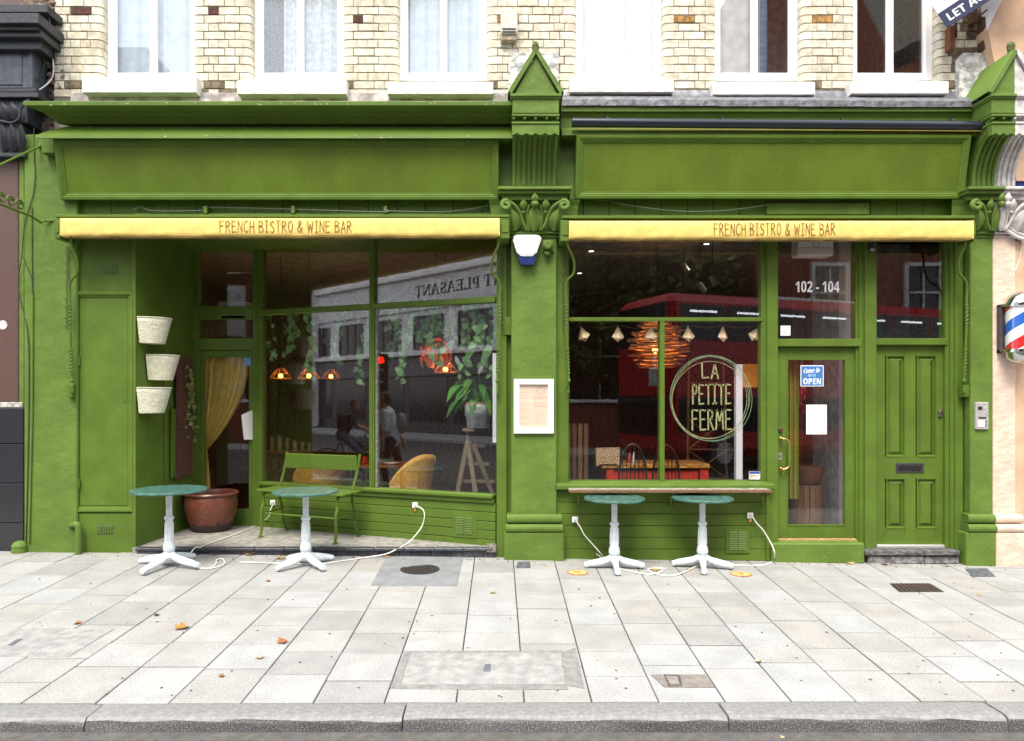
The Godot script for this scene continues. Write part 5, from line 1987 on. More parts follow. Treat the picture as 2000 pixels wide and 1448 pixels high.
func arm(a: Node3D, px: float, side: int):
	# wrought swing arm: an S bend under the awning, then a rod with barley-sugar twists down to its pivot
	var o := node_part("swing_arm", a)
	var rod := MB.new()
	var q := func(dx, y, z): return P(px - side * dx, y, z)
	var top := spline([q.call(0, 462, 0.24), q.call(1, 480, 0.22), q.call(11, 503, 0.18), q.call(14, 520, 0.15), q.call(12, 535, 0.12), q.call(1, 547, 0.10), q.call(-3, 562, 0.08), q.call(-2, 585, 0.07)], 5)
	var low := [q.call(-2, 640, 0.06), q.call(1, 700, 0.055), q.call(3, 748, 0.05)]
	rod.tube(top + low, 0.0125, 8)
	part("arm_rod", rod, green, o)
	var path := spline([top[-1]] + low, 24)
	for seg in [[6, 22], [40, 62]]:
		for k in 2:
			var hel := MB.new()
			var pts := []
			for i in range(seg[0], seg[1]):
				for j in 4:
					var p: Vector3 = path[i].lerp(path[i + 1], j / 4.0)
					var ang := (i + j / 4.0) * 1.1 + PI * k
					pts.append(p + Vector3(cos(ang), 0, sin(ang)) * 0.011)
			hel.tube(pts, 0.0075, 5)
			part("twist", hel, green, o)
	var piv := MB.new()
	piv.ball(q.call(3, 744, 0.05), Vector3(0.02, 0.022, 0.02), 6, 10)
	piv.box(q.call(4.5, 752, 0.05), q.call(1.0, 776, -0.02), 0.004)
	piv.tube([q.call(2, 765, 0.05), q.call(2, 765, 0.09)], 0.014, 10)
	part("pivot", piv, green, o)
	var rack := MB.new()
	for i in 30:
		var c: Vector3 = q.call(-7 + 1.5 * sin(i * 1.9), 482 + i * 5.4, 0.02)
		var pts := []
		for k in 7:
			var an := TAU * k / 6
			pts.append(c + Vector3(cos(an) * 0.010, sin(an) * 0.017, 0.004 * sin(i)))
		rack.tube(pts, 0.004, 4, false)
	part("chain", rack, mat("old_chain", L(0.09, 0.13, 0.04), 0.6, "stain", 5.0), o)

# ------------------------------------------------------------------ things fixed to the fronts
func print_tex(w: int, h: int, paper: Color, marks: Array) -> ImageTexture:
	var im := Image.create(w, h, false, Image.FORMAT_RGB8)
	im.fill(paper)
	for m in marks:
		im.fill_rect(Rect2i(m[0], m[1], m[2], m[3]), m[4])
	return ImageTexture.create_from_image(im)

func sheet(called: String, o: Vector3, ux: Vector3, uy: Vector3, w: float, h: float, texture: Texture2D, parent: Node3D, rough := 0.8) -> MeshInstance3D:
	# a printed sheet with a little thickness
	var st := SurfaceTool.new()
	st.begin(Mesh.PRIMITIVE_TRIANGLES)
	var n := ux.cross(uy).normalized()
	var c := [o, o + ux * w, o + ux * w + uy * h, o + uy * h]
	var uv := [Vector2(0, 1), Vector2(1, 1), Vector2(1, 0), Vector2(0, 0)]
	for i in [0, 2, 1, 0, 3, 2]:
		st.set_normal(n)
		st.set_uv(uv[i])
		st.add_vertex(c[i] + n * 0.001)
	for i in [0, 1, 2, 0, 2, 3]:
		st.set_normal(-n)
		st.set_uv(Vector2(0.01, 0.01))
		st.add_vertex(c[i] - n * 0.0005)
	var m := StandardMaterial3D.new()
	m.resource_name = called
	m.albedo_texture = texture
	m.roughness = rough
	m.texture_repeat = false
	return part(called, st.commit(), m, parent)

func text_lines(w: int, h: int, seed_: int, x0: int, x1: int, y0: int, y1: int, step: int, ink: Color) -> Array:
	var r := RandomNumberGenerator.new()
	r.seed = seed_
	var out := []
	var y := y0
	while y < y1:
		if r.randf() < 0.86:
			var x := x0
			var stop := r.randi_range((x0 + x1) / 2, x1)
			while x < stop:
				var k := r.randi_range(3, 12)
				out.append([x, y, mini(k, stop - x), maxi(1, step / 3), ink])
				x += k + 2
		y += step
	return out

func make_fittings():
	var plastic := mat("white_plastic", L(0.80, 0.80, 0.80), 0.35, "")
	# alarm sounder: white shield with a blue foot
	var al := thing("alarm_box", "white alarm sounder box with blue foot on the green pier", "alarm box", P(1028, 490, 0.05))
	var m := MB.new()
	var o := P(1028, 490, 0.05)
	var sh := func(pts): 
		var p := PackedVector2Array()
		for q in pts:
			p.append(Vector2(X(q[0], 0.13) - o.x, Y(q[1], 0.13) - o.y))
		return p
	m.prism(sh.call([[1004, 462], [1010, 459.5], [1046, 459.5], [1053, 461], [1057, 466], [1055, 473], [1048, 494], [1043, 498], [1040, 501], [1018, 501], [1013, 497], [1009, 493], [1002, 470]]), o + Vector3(0, 0, 0.02), Vector3.RIGHT, Vector3.UP, Vector3(0, 0, 0.075))
	part("cover", m, plastic, al)
	var m1 := MB.new()
	m1.prism(sh.call([[1006, 463], [1053, 463], [1054, 469], [1046, 493], [1039, 498], [1019, 498], [1011, 492], [1004, 470]]), o + Vector3(0, 0, 0.095), Vector3.RIGHT, Vector3.UP, Vector3(0, 0, 0.007))
	part("cover_face", m1, plastic, al)
	var m2 := MB.new()
	m2.prism(sh.call([[1003, 470], [1015, 501.5], [1043, 501.5], [1056, 470], [1048, 497], [1043, 515], [1040, 517], [1020, 517], [1017, 515], [1009, 496]]), o + Vector3(0, 0, 0.0), Vector3.RIGHT, Vector3.UP, Vector3(0, 0, 0.085))
	part("foot", m2, mat("blue_plastic", L(0.008, 0.018, 0.12), 0.3, ""), al)
	# small rosette lamp base painted over
	var ro := thing("painted_lamp_base", "green painted lamp base beside the white alarm box", "lamp base", P(1069, 482, 0.05))
	var rb := MB.new()
	rb.box(P(1059, 469, 0.08), P(1082, 494, 0.05), 0.01)
	part("back_plate", rb, green_wall, ro)
	var rc := MB.new()
	rc.lathe([[0.0, 0.075], [0.035, 0.075], [0.05, 0.06], [0.053, 0.03], [0.045, 0.0]], 10)
	var rn := part("boss", rc, green_wall, ro, true)
	rn.rotation.x = PI / 2
	rn.position = Vector3(0, 0.0, 0.03)
	var rd := MB.new()
	rd.ball(P(1069, 495, 0.10), Vector3(0.035, 0.025, 0.03), 6, 10)
	part("drip", rd, green_wall, ro)

	# menu case
	var mc := thing("menu_case", "framed menu in a white case on the green pier", "menu case", P(1042, 845, 0.05))
	var z := 0.085
	var fr := MB.new()
	var a := P(1003.5, 847, 0.052)
	var w := X(1081, 0.052) - a.x
	var h := Y(741, 0.052) - a.y
	fr.frame(a, Vector3.RIGHT, Vector3.UP, w, h, [[0, 0.0], [0, 0.03], [0.004, 0.034], [0.05, 0.034], [0.056, 0.028], [0.058, 0.008]])
	part("case_frame", fr, plastic, mc)
	var ink := Color(0.45, 0.38, 0.32)
	var marks := text_lines(220, 330, 5, 10, 90, 60, 320, 11, Color(0.68, 0.6, 0.53))
	marks += text_lines(220, 330, 6, 120, 205, 190, 300, 11, Color(0.70, 0.62, 0.55))
	for e in [[115, 95, 92, 2], [115, 165, 92, 2], [115, 95, 2, 72], [205, 95, 2, 72]]:
		marks.append(e + [ink])
	marks += text_lines(220, 330, 8, 125, 196, 105, 160, 10, Color(0.62, 0.55, 0.48))
	for k in 40:
		var an := TAU * k / 40
		marks.append([int(160 + 30 * cos(an)), int(48 + 30 * sin(an)), 3, 3, ink])
		marks.append([int(160 + 16 * cos(an)), int(48 + 18 * sin(an)), 2, 2, ink])
	sheet("menu_page", a + Vector3(0.05, 0.05, 0.007), Vector3.RIGHT, Vector3.UP, w - 0.1, h - 0.1, print_tex(220, 330, Color(0.84, 0.76, 0.69), marks), mc)
	var mg := MB.new()
	mg.box(a + Vector3(0.05, 0.05, 0.018), a + Vector3(w - 0.05, h - 0.05, 0.021), 0.0)
	part("case_glass", mg, pane, mc)
	for s in [[1077, 764], [1077, 820]]:
		var k := MB.new()
		k.ball(P(s[0], s[1], z), Vector3(0.005, 0.005, 0.003), 4, 8)
		part("case_lock", k, black, mc)
	# door entry panel
	var ic := thing("entry_phone", "silver door entry phone panel on the green pilaster by the house door", "intercom", P(1919, 838, 0.05))
	part("panel", B(1906.5, 786, 1932, 839, 0.075, 0.045, 0.005), mat("brushed_silver", L(0.62, 0.61, 0.60), 0.4, "mottle", 6.0, "", 0, 0.35), ic)
	part("lens_window", B(1911, 794, 1919, 801, 0.078, 0.07, 0.001), black, ic)
	part("name_card", B(1911, 822, 1924, 834, 0.078, 0.07, 0.001), plastic, ic)
	part("slot", B(1912, 815, 1927, 818, 0.078, 0.07, 0.001), black, ic)
	for k in 4:
		part("call_button", B(1925, 822 + k * 3.2, 1928.5, 824 + k * 3.2, 0.079, 0.07, 0.001), mat("grey_button", L(0.2, 0.2, 0.2), 0.4, ""), ic)
	var sp := MB.new()
	sp.lathe([[0.0, 0.003], [0.018, 0.003], [0.02, 0.0]], 16)
	var sn := part("speaker", sp, mats["grey_plastic"], ic, true)
	sn.rotation.x = PI / 2
	sn.position = P(1924.5, 797, 0.075) - ic.position
	# gas flue cover up on the bricks
	var vb := thing("vent_box", "cream plastic vent cover on the yellow brick wall", "vent", P(994, 80, ZU))
	part("cover", B(978, 17, 1011, 66, -0.07, ZU, 0.012), mat("cream_plastic", L(0.74, 0.69, 0.58), 0.5, "mottle", 3.0), vb)
	part("slot", B(981, 54.5, 1008, 58, -0.067, -0.1, 0.0), black, vb)
	part("slot", B(981, 60, 1008, 63.5, -0.067, -0.1, 0.0), black, vb)
	part("hood", B(977.5, 68, 1010, 79, -0.09, ZU, 0.01), mat("tan_plastic", L(0.50, 0.40, 0.28), 0.5, "stain", 4.0), vb)
	# rolled blind of the right shopfront: dark tube under the lead
	var tb := thing("awning_tube", "long dark metal tube of a rolled blind below the lead flashing", "tube", P(1530, 242, 0.1))
	var t := MB.new()
	t.tube([P(1117, 239.5, 0.20), P(1946, 246, 0.20)], 0.045, 16)
	part("tube", t, mat("blue_black_metal", L(0.025, 0.032, 0.045), 0.28, "", 1.0, "", 0.0, 0.4), tb)
	var t2 := MB.new()
	t2.bar(P(1128, 251.5, 0.20), P(1930, 256, 0.20), 0.014, 0.007)
	part("canvas_edge", t2, mats["yellow_canvas"], tb)
	for px in [1187, 1412, 1648, 1862]:
		var b := MB.new()
		b.bar(P(px, 232 + (px - 1117) * 0.007, 0.20), P(px - 4, 228 + (px - 1117) * 0.007, 0.05), 0.02, 0.03)
		part("bracket", b, black, tb)
	var wv := MB.new()
	wv.tube(spline([P(1897, 267, 0.1), P(1915, 265, 0.15), P(1930, 258, 0.2), P(1934, 252, 0.2)], 5), 0.006, 6)
	part("cord", wv, mat("cream_cord", L(0.5, 0.42, 0.28), 0.8, ""), tb)
	# estate agent's board
	var sg := thing("letting_board", "white and navy letting agent board sticking out above the barber", "sign", Vector3(5.0, 5.6, 0.0))
	var sd := Vector3(0.80, 0.38, 0.62).normalized()
	var bo := P(1851, 54, 0.15)
	var bu := (P(1848, 8, 0.16) - P(1851, 54, 0.15)).normalized()
	var bx := (P(1937, -2, 0.28) - bo).normalized()
	bu = (bu - bx * bu.dot(bx)).normalized()
	var bn := bx.cross(bu)
	var board := MB.new()
	board.xf = Transform3D(Basis(bx, bu, bn), bo)
	board.box(Vector3(0, 0, -0.012), Vector3(1.15, 0.17, 0), 0.002)
	part("navy_band", board, mat("navy_print", L(0.006, 0.012, 0.055), 0.35, ""), sg)
	var bw := MB.new()
	bw.xf = board.xf
	bw.box(Vector3(0, 0.172, -0.012), Vector3(1.15, 0.85, 0), 0.002)
	part("white_board", bw, plastic, sg)
	lettering("LET AGREED", bo + bx * 0.365 + bu * 0.085 + bn * 0.001, bx, bu, 0.63, 0.080, plastic, sg)
	var bk := MB.new()
	bk.prism(PackedVector2Array([Vector2(X(1925, 0.1), Y(26, 0.1)), Vector2(X(1933, 0.1), Y(27, 0.1)), Vector2(X(1934, 0.1), Y(55, 0.1)), Vector2(X(1963, 0.1), Y(-4, 0.1)), Vector2(X(1966, 0.1), Y(-40, 0.1)), Vector2(X(1925, 0.1), Y(-10, 0.1))]), Vector3(0, 0, 0.04), Vector3.RIGHT, Vector3.UP, Vector3(0, 0, 0.02))
	part("white_bracket", bk, mat("grey_white_sheet", L(0.60, 0.61, 0.63), 0.4, ""), sg)
	part("bolt", B(1927, 18, 1929.5, 20.5, 0.17, 0.05, 0.0), black, sg)
	# old timber battens below it
	var wood := mat("old_batten", L(0.16, 0.085, 0.045), 0.9, "grain_v", 4.0, "bump_lump", 1.0)
	var bt := thing("sign_battens", "old brown timber battens on the brick wall under the letting board", "battens", P(1900, 95, ZU))
	for b in [[1900, 12, 1910, 43, -0.08], [1922, 22, 1932, 95, -0.06], [1856, 50, 1866, 95, -0.07], [1867, 44, 1871, 72, -0.09]]:
		part("batten", B(b[0], b[1], b[2], b[3], b[4], ZU, 0.004), wood if b[0] != 1856 else mat("rusty_batten", L(0.26, 0.09, 0.04), 0.9, "grain_v", 5.0), bt)
	# projecting sign bracket at the other end
	var br := thing("sign_bracket", "green scrolled iron sign bracket reaching out over the granite pier", "bracket", P(80, 432, 0.0))
	var bt1 := MB.new()
	bt1.tube([P(78, 285, 0.0), Vector3(-4.66, 3.62, 1.0)], 0.011, 8)
	bt1.ball(P(78, 285, 0.01), Vector3(0.025, 0.03, 0.02), 6, 10)
	part("stay_rod", bt1, green, br)
	var bt2 := MB.new()
	bt2.tube([P(104, 431, 0.0), P(84, 431, 0.04), P(80, 435, 0.06), Vector3(-4.63, 3.49, 0.2), Vector3(-4.64, 3.49, 1.0)], 0.012, 8)
	part("arm_bar", bt2, green, br)
	for k in 4:
		var sc := MB.new()
		var c := Vector3(-4.64, 3.56, 0.36 + k * 0.13)
		var pts := []
		for i in 22:
			var an := i * 0.42
			pts.append(c + Vector3(0, sin(an) * (0.055 - i * 0.0018), cos(an) * (0.06 - i * 0.0018)))
		sc.tube(pts, 0.009, 6)
		part("scroll", sc, green, br)
	# barber's pole
	barber_pole()
	# address on the glass over the door
	var ad := node_part("house_number", shop)
	lettering("102 - 104", P(1597, 560, -0.114), Vector3.RIGHT, Vector3.UP, X(1640, -0.11) - X(1554, -0.11), 0.112, plastic, ad)
	# heater box, small notice and camera behind and below the awning
	var hb := thing("fan_box", "white ventilation unit high behind the glass above the glazed door", "fan unit", P(1594, 500, -0.2))
	part("casing", B(1559, 462, 1629, 499, -0.17, -0.35, 0.012), mat("unit_white", L(0.62, 0.61, 0.58), 0.5, ""), hb)
	part("lower_panel", B(1561, 483, 1627, 498, -0.165, -0.2, 0.004), mat("unit_grey", L(0.45, 0.45, 0.44), 0.5, ""), hb)
	var fan := MB.new()
	for k in 6:
		fan.ball(P(1594 + 6 * cos(k * TAU / 6), 477 + 6 * sin(k * TAU / 6), -0.168), Vector3(0.008, 0.014, 0.004), 4, 6)
	part("fan_slots", fan, mats["grey_button"], hb)
	var nt := thing("small_notice", "small white notice stuck inside the light above the glazed door", "notice", P(1534, 660, -0.13))
	sheet("notice_card", P(1524.5, 656, -0.129), Vector3.RIGHT, Vector3.UP, 0.105, 0.105, print_tex(64, 64, Color(0.95, 0.95, 0.93), text_lines(64, 64, 3, 18, 52, 34, 56, 6, Color(0.5, 0.5, 0.5))), nt)
	var cm := thing("security_camera", "small dark dome camera between the two doors under the awning", "camera", P(1702, 486, -0.045))
	var dome := MB.new()
	dome.tube([P(1702, 470, 0.02), P(1702, 482, 0.03)], 0.03, 10)
	dome.ball(P(1703, 486, 0.02), Vector3(0.042, 0.036, 0.042), 8, 14)
	part("housing", dome, mat("camera_black", L(0.03, 0.032, 0.03), 0.3, ""), cm)
	var ln := MB.new()
	ln.ball(P(1704, 487, 0.055), Vector3(0.02, 0.018, 0.012), 6, 12)
	part("lens", ln, mat("lens_grey", L(0.25, 0.25, 0.25), 0.2, ""), cm)
	# open sign and notice on the glazed door
	var zd := -0.15
	var os := thing("open_sign", "blue open sign hung in the glazed door", "sign", P(1586, 754, zd))
	part("sign_board", B(1564, 714, 1609, 755, zd + 0.006, zd + 0.001, 0.001), plastic, os)
	part("sign_face", B(1565.5, 715.5, 1607.5, 753.5, zd + 0.0075, zd + 0.004, 0.0), mat("sign_blue", L(0.04, 0.16, 0.42), 0.4, ""), os)
	lettering("OPEN", P(1586.5, 745, zd + 0.009), Vector3.RIGHT, Vector3.UP, 0.185, 0.062, plastic, os)
	lettering("WE'RE", P(1586, 733.5, zd + 0.009), Vector3.RIGHT, Vector3.UP, 0.085, 0.028, mat("sign_pale", L(0.35, 0.55, 0.75), 0.5, ""), os)
	var ci := lettering("Come In", P(1586, 724, zd + 0.009), Vector3(1, 0.06, 0).normalized(), Vector3(0.25, 1, 0).normalized(), 0.17, 0.05, plastic, os, true, true)
	var pn := thing("door_notice", "white printed notice taped inside the glazed door", "notice", P(1594, 849, zd))
	sheet("notice_page", P(1575, 848.5, zd + 0.002), Vector3.RIGHT, Vector3.UP, X(1615, zd) - X(1575, zd), Y(791, zd) - Y(848.5, zd), print_tex(160, 230, Color(0.95, 0.95, 0.96), text_lines(160, 230, 11, 24, 140, 40, 180, 9, Color(0.68, 0.70, 0.74))), pn)
	# notice on the entrance door, curling off
	var en := thing("entrance_notice", "white card notice clipped to the recessed entrance door", "notice", P(484, 860, -1.2))
	var cn := MB.new()
	var c4 := [P(476, 859, -1.15), P(493, 859, -1.26), P(493, 801, -1.26), P(471, 811, -1.10)]
	var back := Vector3(0.002, 0, -0.004)
	cn.quad(c4[0], c4[1], c4[2], c4[3])
	cn.quad(c4[1] + back, c4[0] + back, c4[3] + back, c4[2] + back)
	part("notice_card", cn, plastic, en)
	# power sockets
	for s in [[811, 987, 1], [533, 982, 1], [1123, 1015, 0], [1465, 1007, 0]]:
		var so := node_part("power_socket", shop)
		var c: Vector3 = gp(s[0], s[1], 0.014) if s[2] else P(s[0], s[1], 0.004)
		var sm := MB.new()
		sm.box(c + Vector3(-0.03, -0.03, -0.002), c + Vector3(0.03, 0.03, 0.02), 0.004)
		part("socket_plate", sm, plastic, so)
		var sk := MB.new()
		sk.box(c + Vector3(-0.014, -0.018, 0.019), c + Vector3(0.016, 0.012, 0.045), 0.005)
		part("plug", sk, mat("grey_plug", L(0.45, 0.47, 0.5), 0.5, ""), so)
		if s[0] in [811, 1465]:
			var tg := MB.new()
			tg.box(c + Vector3(-0.012, -0.065, 0.01), c + Vector3(0.012, -0.022, 0.013), 0.0)
			part("socket_tag", tg, mat("orange_tag", L(0.6, 0.25, 0.03), 0.6, ""), so)

func barber_pole():
	var c := P(1991, 640, 0.16)
	var t := thing("barber_pole", "red white and blue striped barber pole on the pink wall", "barber pole", c)
	var r := 0.118
	var y0 := Y(683, 0.16) - c.y
	var y1 := Y(599, 0.16) - c.y
	var n := 26
	var segs := 36
	var names := ["white_stripe", "red_stripe", "white_stripe", "blue_stripe"]
	var cols := [mat("pole_white", L(0.8, 0.8, 0.8), 0.25, ""), mat("pole_red", L(0.55, 0.02, 0.025), 0.25, ""), mats["pole_white"] if mats.has("pole_white") else null, mat("pole_blue", L(0.02, 0.12, 0.50), 0.25, "")]
	cols[2] = cols[0]
	for k in 4:
		var m := MB.new()
		m.g = 2
		for i in n:
			for j in segs:
				var t0 := float(i) / n
				var t1 := float(i + 1) / n
				# each stripe winds once round, a quarter of a turn wide
				var a0 := TAU / 4.0 * (float(j) / segs) + TAU / 4 * k
				var a1 := TAU / 4.0 * (float(j + 1) / segs) + TAU / 4 * k
				var q := func(a, tt):
					var an: float = a + 0.9 + tt * TAU * 0.95
					return Vector3(r * cos(an), lerpf(y0, y1, tt), -r * sin(an))
				m.quad(q.call(a0, t0), q.call(a1, t0), q.call(a1, t1), q.call(a0, t1))
		part(names[k], m, cols[k], t, true)
	var chrome: Material = mats["chrome"]
	var top := MB.new()
	top.lathe([[0.0, y1 + 0.145], [0.05, y1 + 0.14], [0.095, y1 + 0.11], [0.118, y1 + 0.06], [0.122, y1 + 0.035], [0.14, y1 + 0.03], [0.14, y1 + 0.0], [0.122, y1 - 0.01]], 28)
	part("top_cap", top, chrome, t, true)
	var bot := MB.new()
	bot.lathe([[0.122, y0 + 0.01], [0.14, y0], [0.14, y0 - 0.03], [0.122, y0 - 0.035], [0.115, y0 - 0.08], [0.08, y0 - 0.125], [0.03, y0 - 0.145], [0.0, y0 - 0.147]], 28)
	part("bottom_cap", bot, chrome, t, true)
	var gl := MB.new()
	gl.lathe([[0.128, y0], [0.128, y1]], 28)
	part("glass_tube", gl, glass_mat("clear_tube", 0.0), t, true)
	var bp := MB.new()
	bp.box(Vector3(-0.15, y0 - 0.03, -0.13), Vector3(-0.11, y1 + 0.02, -0.06), 0.004)
	bp.box(Vector3(-0.15, y0 - 0.03, -0.13), Vector3(0.12, y0 - 0.0, -0.05), 0.004)
	bp.box(Vector3(-0.15, y1, -0.13), Vector3(0.12, y1 + 0.03, -0.05), 0.004)
	part("wall_bracket", bp, mat("dark_bracket", L(0.06, 0.045, 0.05), 0.5, ""), t, true)

# ------------------------------------------------------------------ things standing in front
func make_street_things():
	var tables := [
		[330, 1107, 0.695, 0.746, 0.3, "white pedestal bistro table with green marbled top beside the terracotta pot", 0.0],
		[597, 1106, 0.63, 0.735, 0.75, "white pedestal bistro table with green marbled top before the green bench", 0.0],
		[1200, 1111, 0.59, 0.695, 0.05, "white pedestal bistro table with green top next to the pier under the bar shelf", 0.0],
		[1372, 1110, 0.59, 0.70, 0.22, "white pedestal bistro table with dark green top under the bar shelf near the glazed door", 0.0],
	]
	for t in tables:
		table(on_ground(t[0], t[1]), t[2], t[3], t[4], t[5])
	bench()
	big_pot()
	wall_planters()
	plank_and_vine()
	door_curtain()
	bar_shelf()
	cables()
	covers()
	leaves()
	a_board()

func table(at: Vector3, dia: float, tall: float, turn: float, label: String):
	var t := thing("bistro_table", label, "table", at, "white pedestal bistro tables")
	var cast := mat("white_cast_iron", L(0.66, 0.72, 0.76), 0.45, "paint", 4.0, "bump_lump", 0.25)
	var marble := mat("green_marble", L(0.075, 0.20, 0.165), 0.3, "stain", 2.6)
	var top := MB.new()
	var r := dia / 2
	top.lathe([[0.0, tall], [r - 0.006, tall], [r, tall - 0.006], [r, tall - 0.018], [r - 0.006, tall - 0.024], [0.0, tall - 0.024]], 48)
	part("table_top", top, marble, t, true)
	var pl := MB.new()
	pl.lathe([[0.0, tall - 0.024], [0.10, tall - 0.025], [0.10, tall - 0.032], [0.03, tall - 0.045], [0.028, tall * 0.66], [0.036, tall * 0.655], [0.045, tall * 0.635], [0.045, tall * 0.62], [0.034, tall * 0.60], [0.034, tall * 0.59], [0.042, tall * 0.33], [0.052, tall * 0.28], [0.056, tall * 0.24], [0.052, tall * 0.205], [0.04, tall * 0.185], [0.044, tall * 0.175], [0.055, tall * 0.165], [0.055, tall * 0.15], [0.07, tall * 0.135], [0.06, tall * 0.10], [0.0, tall * 0.09]], 20)
	part("pedestal", pl, cast, t, true)
	for k in 8:
		var fl := MB.new()
		var a := TAU * k / 8
		var d := Vector3(cos(a), 0, sin(a))
		fl.tube([d * 0.036 + Vector3(0, tall * 0.57, 0), d * 0.041 + Vector3(0, tall * 0.34, 0)], 0.006, 5)
		part("flute", fl, cast, t, true)
	for k in 4:
		var a := turn + TAU * k / 4
		var d := Vector3(cos(a), 0, sin(a))
		var s := Vector3(-d.z, 0, d.x)
		var leg := MB.new()
		var rows := []
		var L0 := 0.31 * (dia / 0.63)
		for i in 11:
			var u := i / 10.0
			var c := d * lerpf(0.03, L0, u) + Vector3(0, lerpf(tall * 0.145, 0.036, pow(u, 0.75)) - 0.012 * sin(u * PI), 0)
			var w := lerpf(0.036, 0.020, u)
			var h := lerpf(0.045, 0.026, u)
			if u > 0.85:
				w = 0.034 - (u - 0.9) * 0.06
				h = 0.033 - (u - 0.9) * 0.06
				c.y = 0.033
			var row := []
			for q in 10:
				var an := TAU * q / 10
				row.append(c + s * w * cos(an) + Vector3(0, h * sin(an) * (1.0 if sin(an) > 0 else 0.9), 0))
			rows.append(row)
		leg.grid(rows, true)
		var e: Array = rows[-1]
		for q in range(1, 9):
			leg.otri(e[0], e[q], e[q + 1], Vector3.ZERO)
		# a raised rib along the foot and its claw
		leg.tube([d * 0.06 + Vector3(0, tall * 0.15, 0), d * L0 * 0.5 + Vector3(0, tall * 0.125, 0), d * L0 * 0.88 + Vector3(0, 0.065, 0)], [0.014, 0.012, 0.008], 6)
		part("foot", leg, cast, t, true)

func bench():
	var ux := (GB - GA).normalized()
	var nn := Vector3(-ux.z, 0, ux.x)
	var o := at_height(512, 1049, FLOOR)        # front foot beside the entrance door
	var t := thing("garden_bench", "green painted bench with slatted back under the slanting window", "bench", Vector3(o.x, FLOOR, o.z))
	t.rotation.y = atan2(-ux.z, ux.x)
	var m: MB
	var w := 0.98
	for k in 3:
		m = MB.new()
		m.box(Vector3(-0.06, 0.505, 0.035 - k * 0.125 - 0.11), Vector3(w + 0.10, 0.53, 0.035 - k * 0.125), 0.006)
		part("seat_slat", m, green, t, true)
	m = MB.new()
	m.xf = Transform3D(Basis(Vector3.RIGHT, 0.12), Vector3(0, 0.74, -0.34))
	m.box(Vector3(0.06, 0.0, -0.012), Vector3(w + 0.04, 0.17, 0.012), 0.006)
	part("back_slat", m, green, t, true)
	m = MB.new()
	m.tube([Vector3(0.02, 0.26, -0.02), Vector3(w - 0.02, 0.26, -0.02)], 0.01, 8)
	part("stretcher", m, green, t, true)
	for x in [0.0, w]:
		m = MB.new()
		var front := spline([Vector3(x, 0.012, 0.03), Vector3(x, 0.10, 0.008), Vector3(x, 0.28, 0.012), Vector3(x, 0.38, -0.02), Vector3(x, 0.46, -0.015), Vector3(x, 0.485, -0.05), Vector3(x, 0.49, -0.11), Vector3(x, 0.49, -0.30)], 4)
		for i in front.size() - 1:
			m.bar(front[i], front[i + 1], 0.03, 0.018, Vector3(0, 0.3, 1), 0.003)
		part("front_leg", m, green, t, true)
		m = MB.new()
		var rear := spline([Vector3(x, 0.012, -0.42), Vector3(x, 0.10, -0.37), Vector3(x, 0.30, -0.33), Vector3(x, 0.48, -0.29), Vector3(x + 0.03, 0.70, -0.335), Vector3(x + 0.05, 0.92, -0.37)], 4)
		for i in rear.size() - 1:
			m.bar(rear[i], rear[i + 1], 0.03, 0.018, Vector3(0, 0.2, 1), 0.003)
		part("rear_leg", m, green, t, true)
		m = MB.new()
		m.bar(Vector3(x, 0.26, 0.012), Vector3(x, 0.27, -0.335), 0.022, 0.014)
		part("side_brace", m, green, t, true)
		for z in [0.03, -0.42]:
			m = MB.new()
			m.box(Vector3(x - 0.02, 0, z - 0.03), Vector3(x + 0.02, 0.014, z + 0.03), 0.004)
			part("foot_pad", m, green, t, true)

func big_pot():
	var c := at_height(412, 1041, FLOOR)
	c.z -= 0.17
	var k := (D - c.z) / F
	var t := thing("terracotta_pot", "large glazed terracotta pot beside the recessed entrance door", "pot", Vector3(X(412, c.z), FLOOR, c.z))
	var R := 52 * k
	var Hh := 75 * k
	var m := MB.new()
	m.lathe([[0.0, 0.0], [R * 0.62, 0.0], [R * 0.66, 0.012], [R * 0.80, Hh * 0.22], [R * 0.92, Hh * 0.50], [R * 0.95, Hh * 0.70], [R * 0.92, Hh * 0.86], [R * 0.90, Hh * 0.90], [R * 0.97, Hh * 0.93], [R * 1.0, Hh * 0.97], [R * 0.97, Hh], [R * 0.88, Hh * 0.985], [R * 0.84, Hh * 0.9], [R * 0.84, Hh * 0.55], [0.0, Hh * 0.5]], 40)
	part("pot_body", m, mat("terracotta_glaze", L(0.19, 0.06, 0.036), 0.3, "mottle", 2.2), t, true)
	var b := MB.new()
	var rr := RandomNumberGenerator.new()
	rr.seed = 8
	var foot := []
	for e in [[0.622, 0.001], [0.664, 0.012], [0.735, Hh * 0.115], [0.806, Hh * 0.23]]:
		var row := []
		for i in 48:
			var an := TAU * i / 48
			var last: bool = e[0] > 0.8
			var j := rr.randf_range(-0.04, 0.03) if last else 0.0
			var q: float = R * (e[0] + j * 0.9) + 0.002
			row.append(Vector3(cos(an) * q, e[1] + j * Hh * 2.0, -sin(an) * q))
		foot.append(row)
	b.grid(foot, true)
	part("unglazed_foot", b, mat("sooty_clay", L(0.085, 0.055, 0.05), 0.7, "speck", 4.0), t, true)
	var soil := MB.new()
	soil.lathe([[R * 0.86, Hh * 0.80], [0.0, Hh * 0.84]], 24)
	part("soil", soil, mat("soil", L(0.03, 0.022, 0.016), 0.95, "speck", 3.0, "bump_lump", 3.0), t, true)

